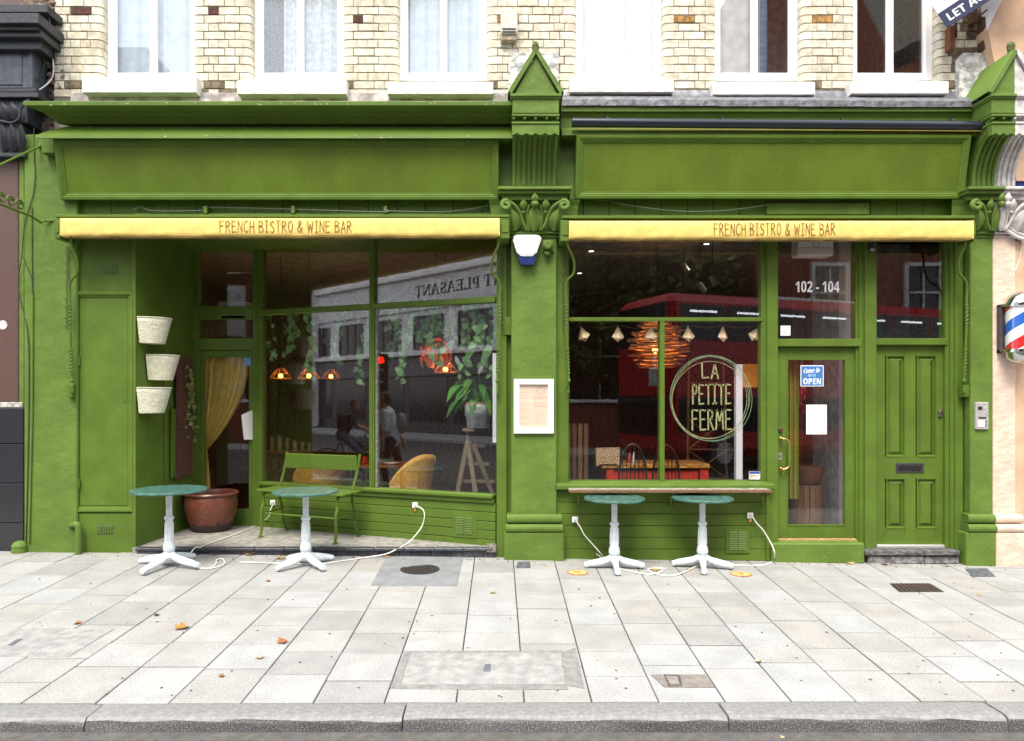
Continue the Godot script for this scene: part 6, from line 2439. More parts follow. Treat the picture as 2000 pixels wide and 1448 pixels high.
func wall_planters():
	var zinc := mat("whitewashed_zinc", L(0.74, 0.73, 0.56), 0.75, "paint", 5.0, "bump_lump", 1.0)
	var names := ["whitewashed half bucket planter on the entrance side wall, topmost of three", "whitewashed half bucket planter on the entrance side wall, middle of three", "whitewashed half bucket planter on the entrance side wall, lowest of three"]
	var i := 0
	for e in [[278, 328, 620, 673, -0.20], [293, 342, 692, 744, -0.36], [276, 326, 755, 808, -0.19]]:
		var z: float = e[4]
		var x := lerpf(-3.70, -3.60, -z / 1.25) + 0.004
		var yt := Y(e[2] + 3, z)
		var yb := Y(e[3] - 1, z)
		var t := thing("wall_planter", names[i], "planter", Vector3(x, yb, z), "whitewashed wall planters")
		var w := X(e[1], z) - X(e[0], z)
		var rows := []
		for k in 7:
			var u := k / 6.0
			var row := []
			for q in 15:
				var a := PI * q / 14.0 - PI / 2
				var R := lerpf(w * 0.72, w * 0.985, u)
				row.append(Vector3(cos(a) * R + 0.001, u * (yt - yb), -sin(a) * R * 0.72))
			rows.append(row)
		rows.append([])
		for q in 15:
			var p: Vector3 = rows[6][q]
			rows[7].append(Vector3(p.x * 0.94, p.y, p.z * 0.93))
		rows.append([])
		for q in 15:
			var p: Vector3 = rows[7][q]
			rows[8].append(Vector3(p.x, p.y - 0.07, p.z))
		var m := MB.new()
		m.grid(rows)
		for q in range(1, 14):
			m.otri(rows[0][0], rows[0][q], rows[0][q + 1], Vector3(0.05, 0.2, 0))
			m.otri(rows[8][0], rows[8][q], rows[8][q + 1], Vector3(0.05, 0.0, 0))
		part("bucket", m, zinc, t, true)
		var rim := MB.new()
		rim.tube(rows[6], 0.006, 6)
		part("rim", rim, zinc, t, true)
		i += 1

func leaf_mesh(w: float, h: float, fold := 0.25) -> ArrayMesh:
	# heart shaped leaf hanging from its stalk at the origin
	var m := MB.new()
	var side := [Vector3(0, 0, 0), Vector3(0.30, 0.10, 0), Vector3(0.50, -0.18, 0), Vector3(0.42, -0.48, 0), Vector3(0.2, -0.78, 0), Vector3(0, -1.0, 0)]
	var mid := [Vector3(0, 0, 0), Vector3(0, -0.10, 0), Vector3(0, -0.25, 0), Vector3(0, -0.5, 0), Vector3(0, -0.8, 0), Vector3(0, -1.0, 0)]
	m.g = 4
	for s in [-1, 1]:
		var q := func(p): return Vector3(p.x * s * w, p.y * h, absf(p.x) * w * fold - 0.12 * h * p.y * p.y)
		for i in 5:
			if s > 0:
				m.quad(q.call(mid[i]), q.call(mid[i + 1]), q.call(side[i + 1]), q.call(side[i]))
			else:
				m.quad(q.call(mid[i]), q.call(side[i]), q.call(side[i + 1]), q.call(mid[i + 1]))
	return m.mesh()

func leaf_mats(called: String, cols: Array) -> Array:
	var out := []
	for i in cols.size():
		var c: Array = cols[i]
		var m := mat("%s_%d" % [called, i], L(c[0], c[1], c[2]), 0.45, "mottle", 6.0)
		m.backlight_enabled = true
		m.backlight = Color(0.3, 0.4, 0.12)
		out.append(m)
	return out

func plank_and_vine():
	var wood := mat("reclaimed_plank", L(0.16, 0.055, 0.04), 0.85, "grain_v", 3.0, "bump_lump", 1.2)
	var x := -3.585
	var t := thing("wall_plank", "rough reddish brown plank hung on the entrance side wall", "plank", Vector3(x, 0.8, -0.95))
	var m := MB.new()
	var r := RandomNumberGenerator.new()
	r.seed = 6
	var poly := PackedVector2Array()
	for i in 21:
		poly.append(Vector2(-0.74 + r.randf_range(-0.008, 0.006), lerpf(2.165, 0.75, i / 20.0)))
	for i in 21:
		poly.append(Vector2(-1.13 + r.randf_range(-0.006, 0.006), lerpf(0.78, 2.13, i / 20.0)))
	m.prism(poly, Vector3(x - 0.02, 0, 0), Vector3.BACK, Vector3.UP, Vector3(0.028, 0, 0))
	part("board", m, wood, t)
	for z in [-0.87, -1.0]:
		var c := MB.new()
		c.box(Vector3(x + 0.007, 0.80, z - 0.002), Vector3(x + 0.0095, 2.1, z + 0.002), 0.0)
		part("crack", c, mat("plank_crack", L(0.05, 0.018, 0.014), 0.9, ""), t)
	var v := thing("trailing_ivy", "leafy artificial ivy trailing down the reddish brown plank", "ivy", Vector3(x + 0.03, 2.1, -1.0))
	var lm := leaf_mats("yellow_ivy", [[0.16, 0.20, 0.03], [0.24, 0.26, 0.045], [0.10, 0.15, 0.025], [0.33, 0.33, 0.07]])
	var shapes := [leaf_mesh(0.05, 0.06), leaf_mesh(0.042, 0.052, 0.5), leaf_mesh(0.055, 0.055, 0.1)]
	for s in 4:
		var z0 := -0.92 - s * 0.06
		var pts := []
		for i in 8:
			pts.append(Vector3(x + 0.025 + 0.02 * sin(i + s), lerpf(2.1 - s * 0.05, 1.18 + 0.16 * (s % 3), i / 7.0), z0 - 0.035 * i / 7.0 + 0.03 * sin(i * 1.3 + s)))
		var path := spline(pts, 4)
		var st := MB.new()
		st.tube(path, 0.003, 5)
		part("stem", st, mat("vine_stem", L(0.06, 0.06, 0.02), 0.8, ""), v)
		for i in range(2, path.size(), 2 if s % 2 else 3):
			var o := part("leaf", shapes[r.randi() % 3], lm[r.randi() % 4], v, true)
			var b := Basis.from_euler(Vector3(r.randf_range(-0.5, 0.6), 0.6 + r.randf_range(-0.7, 0.7), r.randf_range(-0.9, 0.9)))
			o.transform = Transform3D(b, path[i] + Vector3(0.008, 0, 0) - v.position)

func door_curtain():
	# drawn to one side behind the glass of the entrance door and tied back
	var z := ZB - 0.14
	var t := thing("door_curtain", "mustard curtain tied back behind the recessed entrance door glass", "curtain", P(400, 990, z))
	var left := 397.0
	var rows := []
	var n := 60
	for k in 25:
		var v := k / 24.0
		var py := lerpf(692, 880, v)
		# the free edge swings in to the tie
		var edge := lerpf(486, 404, pow(v, 2.1))
		var lft := left - 2 * v
		var row := []
		for i in n + 1:
			var u := i / float(n)
			var amp := lerpf(0.028, 0.012, v)
			var px := lerpf(lft, edge, u)
			var fall := 16.0 * sin(v * PI) * (1.0 - u) * 0.0 
			var yy := py + (1.0 - u) * 0.0 + lerpf(0.0, -18.0 * (1 - u), v) + fall
			row.append(P(px, yy, z + amp * sin(u * 42.0 + v * 1.2) + 0.01 * sin(u * 95.0)))
		rows.append(row)
	rows.reverse()
	var m := MB.new()
	m.grid(rows)
	var cloth := mat("mustard_cloth", L(0.80, 0.60, 0.14), 0.9, "grain_v", 6.0)
	part("swag", m, cloth, t)
	var tail := []
	for k in 14:
		var v := k / 13.0
		var row := []
		for i in 21:
			var u := i / 20.0
			row.append(P(lerpf(395, lerpf(403, 412, sin(v * 1.6)), u), lerpf(868, 995, v), z + 0.012 * sin(u * 22.0) + 0.01))
		tail.append(row)
	tail.reverse()
	var m2 := MB.new()
	m2.grid(tail)
	part("tail", m2, cloth, t)

func bar_shelf():
	var t := thing("bar_shelf", "narrow wood edged bar shelf under the painted shop window", "shelf", P(1310, 960, 0.12))
	part("shelf_board", B(1113, 957.5, 1508, 962.5, 0.235, 0.0, 0.003), mat("shelf_top", L(0.42, 0.40, 0.34), 0.6, "stain", 2.0), t)
	part("copper_edge", B(1113, 957, 1509, 963, 0.243, 0.2355, 0.003), mat("bare_wood_edge", L(0.27, 0.14, 0.075), 0.6, "grain_h", 3.0), t)
	for px in [1130, 1310, 1490]:
		var b := MB.new()
		b.bar(P(px, 966, 0.18), P(px, 990, 0.0), 0.02, 0.02)
		part("shelf_bracket", b, green, t)

func cables():
	var flex := mat("white_flex", L(0.70, 0.68, 0.62), 0.6, "")
	var g := func(px, py): return on_ground(px, py) + Vector3(0, 0.009, 0)
	var f := func(px, py): return at_height(px, py, FLOOR + 0.009)
	var runs := [
		["white flex hanging from the socket beside the vent and over the tiled step", [gp(815, 989, 0.05), gp(826, 996, 0.07), gp(829, 1010, 0.07), gp(822, 1032, 0.08), P(800, 1058, -0.16), P(775, 1073, 0.02), P(752, 1083, 0.08), g.call(720, 1090), g.call(660, 1099), g.call(620, 1104), g.call(560, 1103), g.call(500, 1101), g.call(468, 1100)]],
		["white flex running from the socket behind the bench to the step edge", [gp(533, 986, 0.05), gp(528, 996, 0.09), gp(524, 1010, 0.12), f.call(505, 1024), f.call(470, 1040), f.call(430, 1054), f.call(405, 1063), P(392, 1069, 0.04), P(380, 1071, 0.05), g.call(372, 1090), g.call(395, 1112), g.call(422, 1110), g.call(438, 1103), g.call(434, 1094), g.call(423, 1096), g.call(420, 1106), g.call(400, 1113), g.call(350, 1108)]],
		["white flex looping from the socket by the pier to the table foot", [P(1125, 1018, 0.05), P(1134, 1031, 0.06), P(1142, 1046, 0.06), P(1158, 1064, 0.07), P(1172, 1080, 0.12), g.call(1180, 1093), g.call(1172, 1095) + Vector3(0, 0.03, 0), g.call(1159, 1088) + Vector3(0, 0.05, 0), g.call(1161, 1082) + Vector3(0, 0.05, 0), g.call(1175, 1089) + Vector3(0, 0.02, 0), g.call(1200, 1108), g.call(1235, 1119), g.call(1270, 1124), g.call(1294, 1118), g.call(1288, 1112)]],
		["white flex trailing from the socket by the vent round the door step", [P(1470, 1010, 0.05), P(1478, 1022, 0.06), P(1492, 1038, 0.06), P(1506, 1062, 0.09), P(1513, 1080, 0.12), g.call(1510, 1097), g.call(1496, 1105), g.call(1470, 1107), g.call(1430, 1106), g.call(1392, 1104), g.call(1362, 1108), g.call(1336, 1120), g.call(1310, 1127), g.call(1280, 1123), g.call(1266, 1116), g.call(1276, 1112), g.call(1300, 1113)]],
	]
	for r in runs:
		var m := MB.new()
		m.tube(spline(r[1], 6), 0.0062, 7)
		single("power_cable", m, flex, r[0], "cable", "white outdoor cables")
	# dark cables slung in the shade above the awnings
	for c in [["thin dark cable slung above the left awning from clip to clip", [[262, 410, 0.0], [275, 404, 0.0], [300, 412, 0.0], [400, 411, 0.0], [405, 405, 0.0], [570, 409, 0.0], [745, 414, 0.02], [752, 409, 0.02], [760, 412, 0.02], [860, 414, 0.0], [920, 408, 0.0], [975, 396, 0.0]]], ["thin dark cable drooping above the right awning", [[1098, 386, 0.0], [1180, 392, 0.0], [1240, 403, 0.0], [1330, 413, 0.0], [1420, 411, 0.0], [1500, 400, 0.0]]]]:
		var pts := []
		for p in c[1]:
			pts.append(P(p[0], p[1], p[2]))
		var m := MB.new()
		m.tube(spline(pts, 5), 0.005, 6)
		single("slung_cable", m, mat("grey_cable", L(0.12, 0.13, 0.10), 0.6, ""), c[0], "cable")
	var k := 0
	for px in [400, 571, 752]:
		var b := B(px - 3, 402, px + 4, 417, 0.02, -0.06, 0.003)
		single("cable_clip", b, green, ["cable clip block above the awning lettering", "middle cable clip block above the lettered awning", "cable clip block above the plain end of the awning"][k], "clip", "cable clips")
		k += 1

func ground_patch(m: MB, c: Array, up: float):
	# a thin plate lying on the paving: corners given in pixels, near left first
	var q := []
	for e in c:
		q.append(on_ground(e[0], e[1]) + Vector3(0, up, 0))
	slab(m, q, 0.03, 0.002)

func covers():
	var conc := mat("cover_concrete", L(0.43, 0.425, 0.415), 0.9, "speck", 1.6, "bump_grit", 0.8)
	var iron := mat("cover_iron", L(0.10, 0.085, 0.075), 0.6, "speck", 2.5, "bump_grit", 1.5, 0.3)
	# concrete panel with a round iron lid
	var t := thing("round_manhole", "round iron manhole lid in a smooth grey concrete panel", "manhole cover", on_ground(818, 1115))
	var m := MB.new()
	ground_patch(m, [[724, 1145], [892, 1146], [905, 1089], [755, 1087]], 0.004)
	part("concrete_panel", m, mat("smooth_concrete", L(0.21, 0.222, 0.233), 0.85, "paint", 1.5), t)
	var rim := MB.new()
	var c := on_ground(820, 1113)
	rim.lathe([[0.188, 0.002], [0.188, 0.008], [0.175, 0.009], [0.172, 0.004]], 36)
	part("lid_rim", rim, iron, t, true).position = c - t.position
	var lid := MB.new()
	lid.lathe([[0.171, 0.002], [0.171, 0.0075], [0.0, 0.0075]], 36)
	part("lid", lid, iron, t, true).position = c - t.position
	var studs := MB.new()
	for i in range(-6, 7):
		for j in range(-6, 7):
			var p := Vector3(i * 0.025 + (j % 2) * 0.012, 0.008, j * 0.025)
			if p.length() < 0.155:
				studs.box(p - Vector3(0.008, 0.002, 0.005), p + Vector3(0.008, 0.0025, 0.005), 0.001)
	var sn := part("tread_studs", studs, iron, t, true)
	sn.position = c - t.position
	sn.set_meta("kind", "stuff")
	# large inspection cover near the kerb
	var big := thing("inspection_cover", "large concrete filled inspection cover with a small dark label near the kerb", "manhole cover", on_ground(945, 1310))
	var bm := MB.new()
	ground_patch(bm, [[784, 1338], [1104, 1338], [1094, 1277], [806, 1277]], 0.006)
	part("cover_panel", bm, mat("pebble_concrete", L(0.56, 0.555, 0.545), 0.9, "speck", 1.2, "bump_grit", 1.0), big)
	for e in [[[762, 1347], [1110, 1348], [1106, 1340], [781, 1340]], [[762, 1347], [781, 1340], [804, 1275], [790, 1272]], [[790, 1273], [804, 1276], [1094, 1276], [1098, 1272]], [[1106, 1340], [1142, 1346], [1124, 1267], [1096, 1275]]]:
		var sm := MB.new()
		ground_patch(sm, e, 0.005)
		part("surround", sm, conc, big)
	var lb := MB.new()
	ground_patch(lb, [[944, 1314], [957, 1314], [959, 1300], [947, 1300]], 0.010)
	part("label_plate", lb, mat("label_grey", L(0.10, 0.11, 0.13), 0.5, ""), big)
	var lc := thing("inspection_cover", "concrete filled inspection cover with a slanting dark label below the granite pier", "manhole cover", on_ground(80, 1258))
	var lm := MB.new()
	ground_patch(lm, [[-60, 1283], [136, 1283], [222, 1230], [30, 1229]], 0.006)
	part("cover_panel", lm, mats["pebble_concrete"], lc)
	var l2 := MB.new()
	ground_patch(l2, [[14, 1263], [24, 1263], [44, 1251], [33, 1251]], 0.010)
	part("label_plate", l2, mats["label_grey"], lc)
	# iron grate near the house door
	var gr := thing("iron_drain_cover", "small rusty patterned iron cover before the house door", "drain cover", on_ground(1790, 1150))
	var gm := MB.new()
	ground_patch(gm, [[1757, 1157], [1844, 1157], [1817, 1141], [1738, 1141]], 0.006)
	part("cover_plate", gm, iron, gr)
	for i in 9:
		var bar := MB.new()
		var u := (i + 0.5) / 9.0
		var a := on_ground(lerpf(1759, 1841, u), 1156) + Vector3(0, 0.009, 0)
		var b := on_ground(lerpf(1741, 1815, u), 1142) + Vector3(0, 0.009, 0)
		bar.bar(a, b, 0.012, 0.008)
		part("raised_bar", bar, mat("rust_bar", L(0.17, 0.10, 0.075), 0.7, "speck", 4.0), gr)
	var hy := thing("stop_tap_cover", "little broken stop tap cover set in pinkish paving by the kerb", "drain cover", on_ground(1322, 1330))
	var hp := MB.new()
	ground_patch(hp, [[1298, 1343], [1396, 1344], [1378, 1319], [1272, 1319]], 0.005)
	part("setting_panel", hp, mat("pinkish_panel", L(0.32, 0.285, 0.255), 0.9, "speck", 2.0), hy)
	var hf := MB.new()
	ground_patch(hf, [[1306, 1343], [1334, 1343], [1328, 1321], [1296, 1320]], 0.009)
	part("frame_plate", hf, mat("tap_iron", L(0.2, 0.16, 0.12), 0.7, "stain", 5.0, "bump_lump", 2.0), hy)
	var hl := MB.new()
	ground_patch(hl, [[1309, 1340], [1327, 1340], [1323, 1325], [1301, 1325]], 0.013)
	part("lid", hl, conc, hy)
	for e in [["small grey square label plate set in the paving below the pier", [[1008, 1110], [1036, 1110], [1035, 1099], [1011, 1099]]], ["grey blue square plate in the paving by the right pilaster foot", [[1900, 1128], [1945, 1127], [1928, 1111], [1885, 1112]]]]:
		var pm := MB.new()
		ground_patch(pm, e[1], 0.006)
		single("paving_plate", pm, mat("blue_grey_plate", L(0.13, 0.14, 0.16), 0.7, "stain", 3.0), e[0], "plate")
	# round floor stickers
	var n := 0
	for e in [[1128, 1119, "round yellow floor sticker with an orange rim by the pier side table"], [1447, 1122, "round yellow floor sticker with an orange rim on the glazed door side of the tables"]]:
		var st := thing("floor_sticker", e[2], "sticker", on_ground(e[0], e[1]), "round floor stickers")
		var a := MB.new()
		a.lathe([[0.0, 0.0042], [0.098, 0.0042], [0.099, 0.001]], 36)
		part("orange_rim", a, mat("sticker_orange", L(0.68, 0.17, 0.03), 0.6, "stain", 5.0), st, true)
		var b := MB.new()
		b.lathe([[0.0, 0.0052], [0.088, 0.0052], [0.0885, 0.003]], 36)
		part("yellow_disc", b, mat("sticker_yellow", L(0.75, 0.58, 0.22), 0.6, "stain", 5.0), st, true)
		for k in 3:
			var c2 := MB.new()
			c2.box(Vector3(-0.035 + k * 0.01, 0.0055, -0.03 + k * 0.022), Vector3(0.03 - k * 0.006, 0.0062, -0.02 + k * 0.022), 0.0)
			part("printed_mark", c2, mats["sticker_orange"], st, true)
		n += 1

func leaves():
	var tones := leaf_mats("dry_leaf", [[0.55, 0.34, 0.12], [0.48, 0.26, 0.08], [0.60, 0.42, 0.19], [0.38, 0.16, 0.06]])
	var r := RandomNumberGenerator.new()
	r.seed = 44
	var spots := [[354, 1227, 2.0, "crumpled two-part dry plane leaf lying on the open paving below the pot"], [552, 1255, 1.3, ""], [507, 1287, 0.9, ""], [305, 1203, 0.9, ""], [152, 1219, 1.0, ""], [524, 1136, 0.8, ""], [963, 1159, 0.9, ""], [433, 1322, 0.7, ""], [1483, 1294, 0.8, ""], [488, 1084, 1.7, ""], [418, 1085, 1.1, ""], [548, 1092, 1.4, ""], [756, 1089, 1.0, ""], [1661, 1101, 1.6, ""], [1735, 1098, 2.0, ""], [1728, 1104, 1.3, ""], [1813, 1100, 1.4, ""], [1850, 1107, 0.9, ""], [1914, 1164, 0.8, ""], [1280, 1115, 1.3, ""], [60, 1076, 0.8, ""], [1873, 1097, 0.7, ""], [690, 1090, 0.7, ""], [1345, 1115, 0.8, ""]]
	for i in spots.size():
		var s: Array = spots[i]
		var p := on_ground(s[0], s[1])
		dry_leaf(p + Vector3(0, 0.006, 0), 0.036 * s[2], r, tones, "dry yellow brown leaf fallen on the pale paving" if s[3] == "" else s[3], "leaves fallen on the paving")
	for i in 22:
		var px := r.randf_range(10, 1990)
		var d := D - r.randf_range(3.62, 3.95)
		var p := Vector3(X(px, 3.53 + r.randf() * 0.12), -0.155, 3.53 + r.randf() * 0.14)
		dry_leaf(p, r.randf_range(0.022, 0.05), r, tones, "dry leaf lying in the gutter against the kerb", "leaves in the gutter")
	# scraps of rubbish in the gutter
	var stub := MB.new()
	var a := Vector3(X(128, 3.56), -0.155, 3.57)
	stub.tube([a, a + Vector3(0.09, 0.0, 0.01)], 0.005, 8)
	single("paper_straw", stub, white, "white paper straw lying in the gutter", "straw")
	var blob := MB.new()
	blob.lathe([[0.0, 0.006], [0.028, 0.005], [0.032, 0.0]], 14, on_ground(1484, 1292) + Vector3(0, 0.001, 0), 0.8)
	single("paint_spot", blob, white, "splash of white paint on the paving stones", "paint splash")
	# grit and crumbs swept against the fronts
	var grit := MB.new()
	for i in 420:
		var px := r.randf_range(20, 1980)
		var zz := absf(r.randfn(0.0, 0.10)) + (0.12 if px > 975 and px < 1100 else 0.05)
		var p := Vector3(X(px, zz), 0, zz)
		p.y = ground(p.x, p.z) + 0.002
		var w := r.randf_range(0.002, 0.007)
		grit.xf = Transform3D(Basis(Vector3.UP, r.randf() * TAU), p)
		grit.box(Vector3(-w, 0, -w * 0.6), Vector3(w, w * 0.7, w * 0.6), 0.0005)
	for i in 260:
		var zz := 3.50 + absf(r.randfn(0.0, 0.05))
		grit.xf = Transform3D(Basis(Vector3.UP, r.randf() * TAU), Vector3(X(r.randf_range(0, 2000), zz), -0.137, zz))
		var w := r.randf_range(0.002, 0.006)
		grit.box(Vector3(-w, 0, -w * 0.5), Vector3(w, w * 0.6, w * 0.5), 0.0005)
	var gn := single("street_grit", grit, mat("brown_grit", L(0.16, 0.11, 0.06), 0.9, ""), "brown grit and crumbs swept against the shopfronts and kerb", "grit")
	gn.set_meta("kind", "stuff")
	# old chewing gum
	var gum := MB.new()
	for i in 90:
		var px := r.randf_range(20, 1980)
		var py := r.randf_range(1130, 1366)
		var p := on_ground(px, py) + Vector3(0, 0.0035, 0)
		var rad := r.randf_range(0.004, 0.011)
		gum.lathe([[0.0, 0.0012], [rad * 0.8, 0.001], [rad, -0.002]], 8, p, r.randf_range(0.7, 1.2))
	var o := single("chewing_gum", gum, mat("gum", L(0.07, 0.07, 0.07), 0.8, ""), "dark flattened gum spots scattered over the paving", "gum spots")
	o.set_meta("kind", "stuff")

func dry_leaf(p: Vector3, size: float, r: RandomNumberGenerator, tones: Array, label: String, group: String):
	var m := MB.new()
	m.g = 6
	var n := 14
	var ring := []
	var curl := r.randf_range(0.15, 0.5)
	for i in n:
		var a := TAU * i / n
		var rad := size * (0.55 + 0.45 * absf(cos(a * 2.5))) * r.randf_range(0.8, 1.1)
		var q := Vector3(cos(a) * rad, 0, sin(a) * rad * 0.8)
		q.y = curl * size * (absf(q.x) / size) * r.randf_range(0.5, 1.4)
		ring.append(q)
	for i in n:
		m.tri(Vector3.ZERO, ring[(i + 1) % n], ring[i])
	m.tube([Vector3.ZERO, Vector3(size * 0.8, 0.004, size * 0.3), Vector3(size * 1.4, 0.006, size * 0.4)], 0.0012, 4)
	var o := single("fallen_leaf", m, tones[r.randi() % tones.size()], label, "leaf", group)
	o.position = p
	o.rotation = Vector3(r.randf_range(-0.15, 0.15), r.randf() * TAU, r.randf_range(-0.15, 0.15))

func a_board():
	# only a corner of it reaches into the picture
	var c := on_ground(1985, 1105)
	var t := thing("poster_board", "black framed pavement board with a photographic poster before the barber shop", "board", c)
	var m := MB.new()
	var lean := Basis(Vector3.RIGHT, -0.2) * Basis(Vector3.UP, -0.5)
	m.xf = Transform3D(Basis(Vector3.UP, -0.4) * Basis(Vector3.RIGHT, -0.22), c - t.position + Vector3(0, 0.0, 0.02))
	m.box(Vector3(0.0, 0.02, -0.03), Vector3(0.62, 0.98, 0.0), 0.006)
	part("board_frame", m, black, t, true)
	var f := MB.new()
	f.xf = m.xf
	f.box(Vector3(0.03, 0.05, 0.0), Vector3(0.59, 0.30, 0.004), 0.0)
	part("poster_foot", f, mat("poster_red", L(0.45, 0.20, 0.17), 0.4, "stain", 4.0), t, true)
	var g := MB.new()
	g.xf = m.xf
	g.box(Vector3(0.03, 0.305, 0.0), Vector3(0.59, 0.60, 0.004), 0.0)
	part("poster_middle", g, mat("poster_pale", L(0.45, 0.55, 0.56), 0.4, "stain", 4.0), t, true)
	var h := MB.new()
	h.xf = m.xf
	h.box(Vector3(0.05, 0.19, 0.0045), Vector3(0.5, 0.29, 0.006), 0.0)
	part("poster_shape", h, mat("poster_navy", L(0.02, 0.02, 0.04), 0.4, ""), t, true)

# ------------------------------------------------------------------ inside the left room
func bulb(parent: Node3D, at: Vector3, r: float, e: float):
	var m := MB.new()
	m.ball(at, Vector3.ONE * r, 8, 12)
	part("bulb", m, glow("warm_bulb", Color(1.0, 0.62, 0.25), 2.5), parent)
	var l := OmniLight3D.new()
	l.name = "bulb_light"
	l.light_color = Color(1.0, 0.74, 0.45)
	l.light_energy = e
	l.omni_range = 6.0
	l.omni_attenuation = 2.0
	l.light_size = r
	l.shadow_enabled = true
	parent.add_child(l)
	l.position = at - above(parent)

func make_left_room():
	var r := RandomNumberGenerator.new()
	r.seed = 61
	var lm := leaf_mats("ivy_leaf", [[0.14, 0.33, 0.10], [0.20, 0.42, 0.13], [0.10, 0.25, 0.07], [0.28, 0.48, 0.20]])
	var shapes := [leaf_mesh(0.070, 0.088), leaf_mesh(0.058, 0.078, 0.5), leaf_mesh(0.078, 0.085, 0.1)]
	var stem := mat("vine_stem", L(0.06, 0.06, 0.02), 0.8, "")
	var vines := [[530, 650, 700, 8], [563, 604, 692, 13], [574, 604, 665, 9], [605, 600, 735, 16], [652, 600, 705, 14], [668, 600, 655, 9], [706, 655, 748, 12], [715, 600, 690, 10], [762, 596, 690, 15], [782, 596, 742, 22], [798, 596, 660, 11], [830, 596, 665, 12], [848, 596, 708, 16], [880, 594, 680, 13], [914, 594, 735, 20], [932, 594, 690, 14], [958, 592, 735, 20]]
	var tails := ["by the entrance door", "short and dim near the entrance door", "beside the dim one near the entrance door", "long and thin near the lantern", "close behind the lantern", "short, just past the lantern", "hanging low before the window post", "just before the window post", "just past the window post", "thick and long past the window post", "short, past the thick one", "above the mustard chair", "thick, above the mustard chair", "left of the peace lily", "long, over the peace lily", "short, over the peace lily", "long, at the pier end of the window"]
	for i in vines.size():
		var v: Array = vines[i]
		var off := -0.14 - 0.06 * (i % 3)
		var a := gp(v[0], v[1], off)
		var b := gp(v[0] + r.randf_range(-6, 6), v[2], off)
		var t := thing("hanging_ivy", "green ivy strand hanging inside the slanting window, " + tails[i], "ivy", a, "ivy strands in the slanting window")
		var pts := []
		for k in 6:
			pts.append(a.lerp(b, k / 5.0) + Vector3(0.03 * sin(k * 1.9 + i), 0, 0.02 * cos(k + i)))
		pts[0] = Vector3(a.x, 2.72, a.z)
		var path := spline(pts, 6)
		var m := MB.new()
		m.tube(path, 0.0028, 4)
		part("stem", m, stem, t)
		var count: int = int(v[3] * 1.6)
		for k in count:
			var p: Vector3 = path[clampi(int((k + 0.5) / count * path.size()), 1, path.size() - 1)]
			var o := part("leaf", shapes[r.randi() % 3], lm[r.randi() % 4], t, true)
			var sc := r.randf_range(0.5, 1.15)
			o.transform = Transform3D(Basis.from_euler(Vector3(r.randf_range(-0.3, 0.5), r.randf_range(-0.7, 0.5), r.randf_range(-1.0, 1.0))).scaled(Vector3.ONE * sc), p + Vector3(r.randf_range(-0.05, 0.05), 0, r.randf_range(-0.03, 0.03)) - t.position)
	# pendant lamps of woven wire
	var cage := mat("copper_wire", L(0.35, 0.13, 0.05), 0.5, "", 1.0, "", 0, 0.5)
	var k := 0
	for e in [[548, 735, -2.3, "copper wire pendant lamp deep in the room near the bar"], [603, 735, -2.0, "copper wire pendant lamp in the room behind the lantern"], [646, 736, -3.2, "small far copper wire pendant lamp in the dark room"], [870, 722, -1.6, "copper wire pendant lamp above the laid table by the window"]]:
		var c := P(e[0], e[1], e[2])
		var t := thing("pendant_lamp", e[3], "pendant lamp", Vector3(c.x, c.y, c.z), "copper wire pendant lamps")
		var w := MB.new()
		w.tube([Vector3(c.x, 3.6, c.z), c + Vector3(0, 0.10, 0)], 0.004, 5)
		part("flex", w, black, t)
		for q in 12:
			var s := MB.new()
			var an := TAU * q / 12
			s.tube([c + Vector3(cos(an) * 0.03, 0.11, sin(an) * 0.03), c + Vector3(cos(an) * 0.10, 0.04, sin(an) * 0.10), c + Vector3(cos(an) * 0.145, -0.03, sin(an) * 0.145)], 0.0035, 4)
			part("shade_wire", s, cage, t)
		var ring := MB.new()
		for rr in [[0.145, -0.03], [0.10, 0.04]]:
			var pts := []
			for q in 25:
				pts.append(c + Vector3(cos(TAU * q / 24) * rr[0], rr[1], sin(TAU * q / 24) * rr[0]))
			ring.tube(pts, 0.004, 4)
		part("shade_ring", ring, cage, t)
		bulb(t, c, 0.032, [0.035, 0.035, 0.02, 0.04][k])
		k += 1
	# crumpled copper shade higher up
	var cp := P(852, 682, -1.5)
	var ct := thing("leaf_pendant", "large pendant shade of copper petals above the laid table", "pendant lamp", cp)
	for q in 16:
		var an := TAU * q / 16.0
		var m := MB.new()
		var d := Vector3(cos(an), 0, sin(an))
		var s := Vector3(-d.z, 0, d.x)
		var h := 0.13 - 0.07 * (q % 3)
		m.g = 2
		m.quad(cp + d * 0.05 + Vector3(0, h, 0) - s * 0.05, cp + d * 0.05 + Vector3(0, h, 0) + s * 0.05, cp + d * 0.20 + Vector3(0, h - 0.10, 0) + s * 0.06, cp + d * 0.20 + Vector3(0, h - 0.10, 0) - s * 0.06)
		m.quad(cp + d * 0.20 + Vector3(0, h - 0.10, 0) - s * 0.06, cp + d * 0.20 + Vector3(0, h - 0.10, 0) + s * 0.06, cp + d * 0.17 + Vector3(0, h - 0.22, 0) + s * 0.03, cp + d * 0.17 + Vector3(0, h - 0.22, 0) - s * 0.03)
		var pm := mat("copper_petal", L(0.45, 0.22, 0.09), 0.6, "stain", 5.0)
		pm.backlight_enabled = true
		pm.backlight = Color(0.8, 0.5, 0.25)
		part("petal", m, pm, ct)
	var fl := MB.new()
	fl.tube([Vector3(cp.x, 3.6, cp.z), cp + Vector3(0, 0.1, 0)], 0.004, 5)
	part("flex", fl, black, ct)
	bulb(ct, cp, 0.04, 0.03)
	# lantern hanging before the ivy
	var lc := gp(638, 645, -0.12)
	var lt := thing("hanging_lantern", "small black lantern hung on a rod among the ivy", "lantern", lc)
	var m := MB.new()
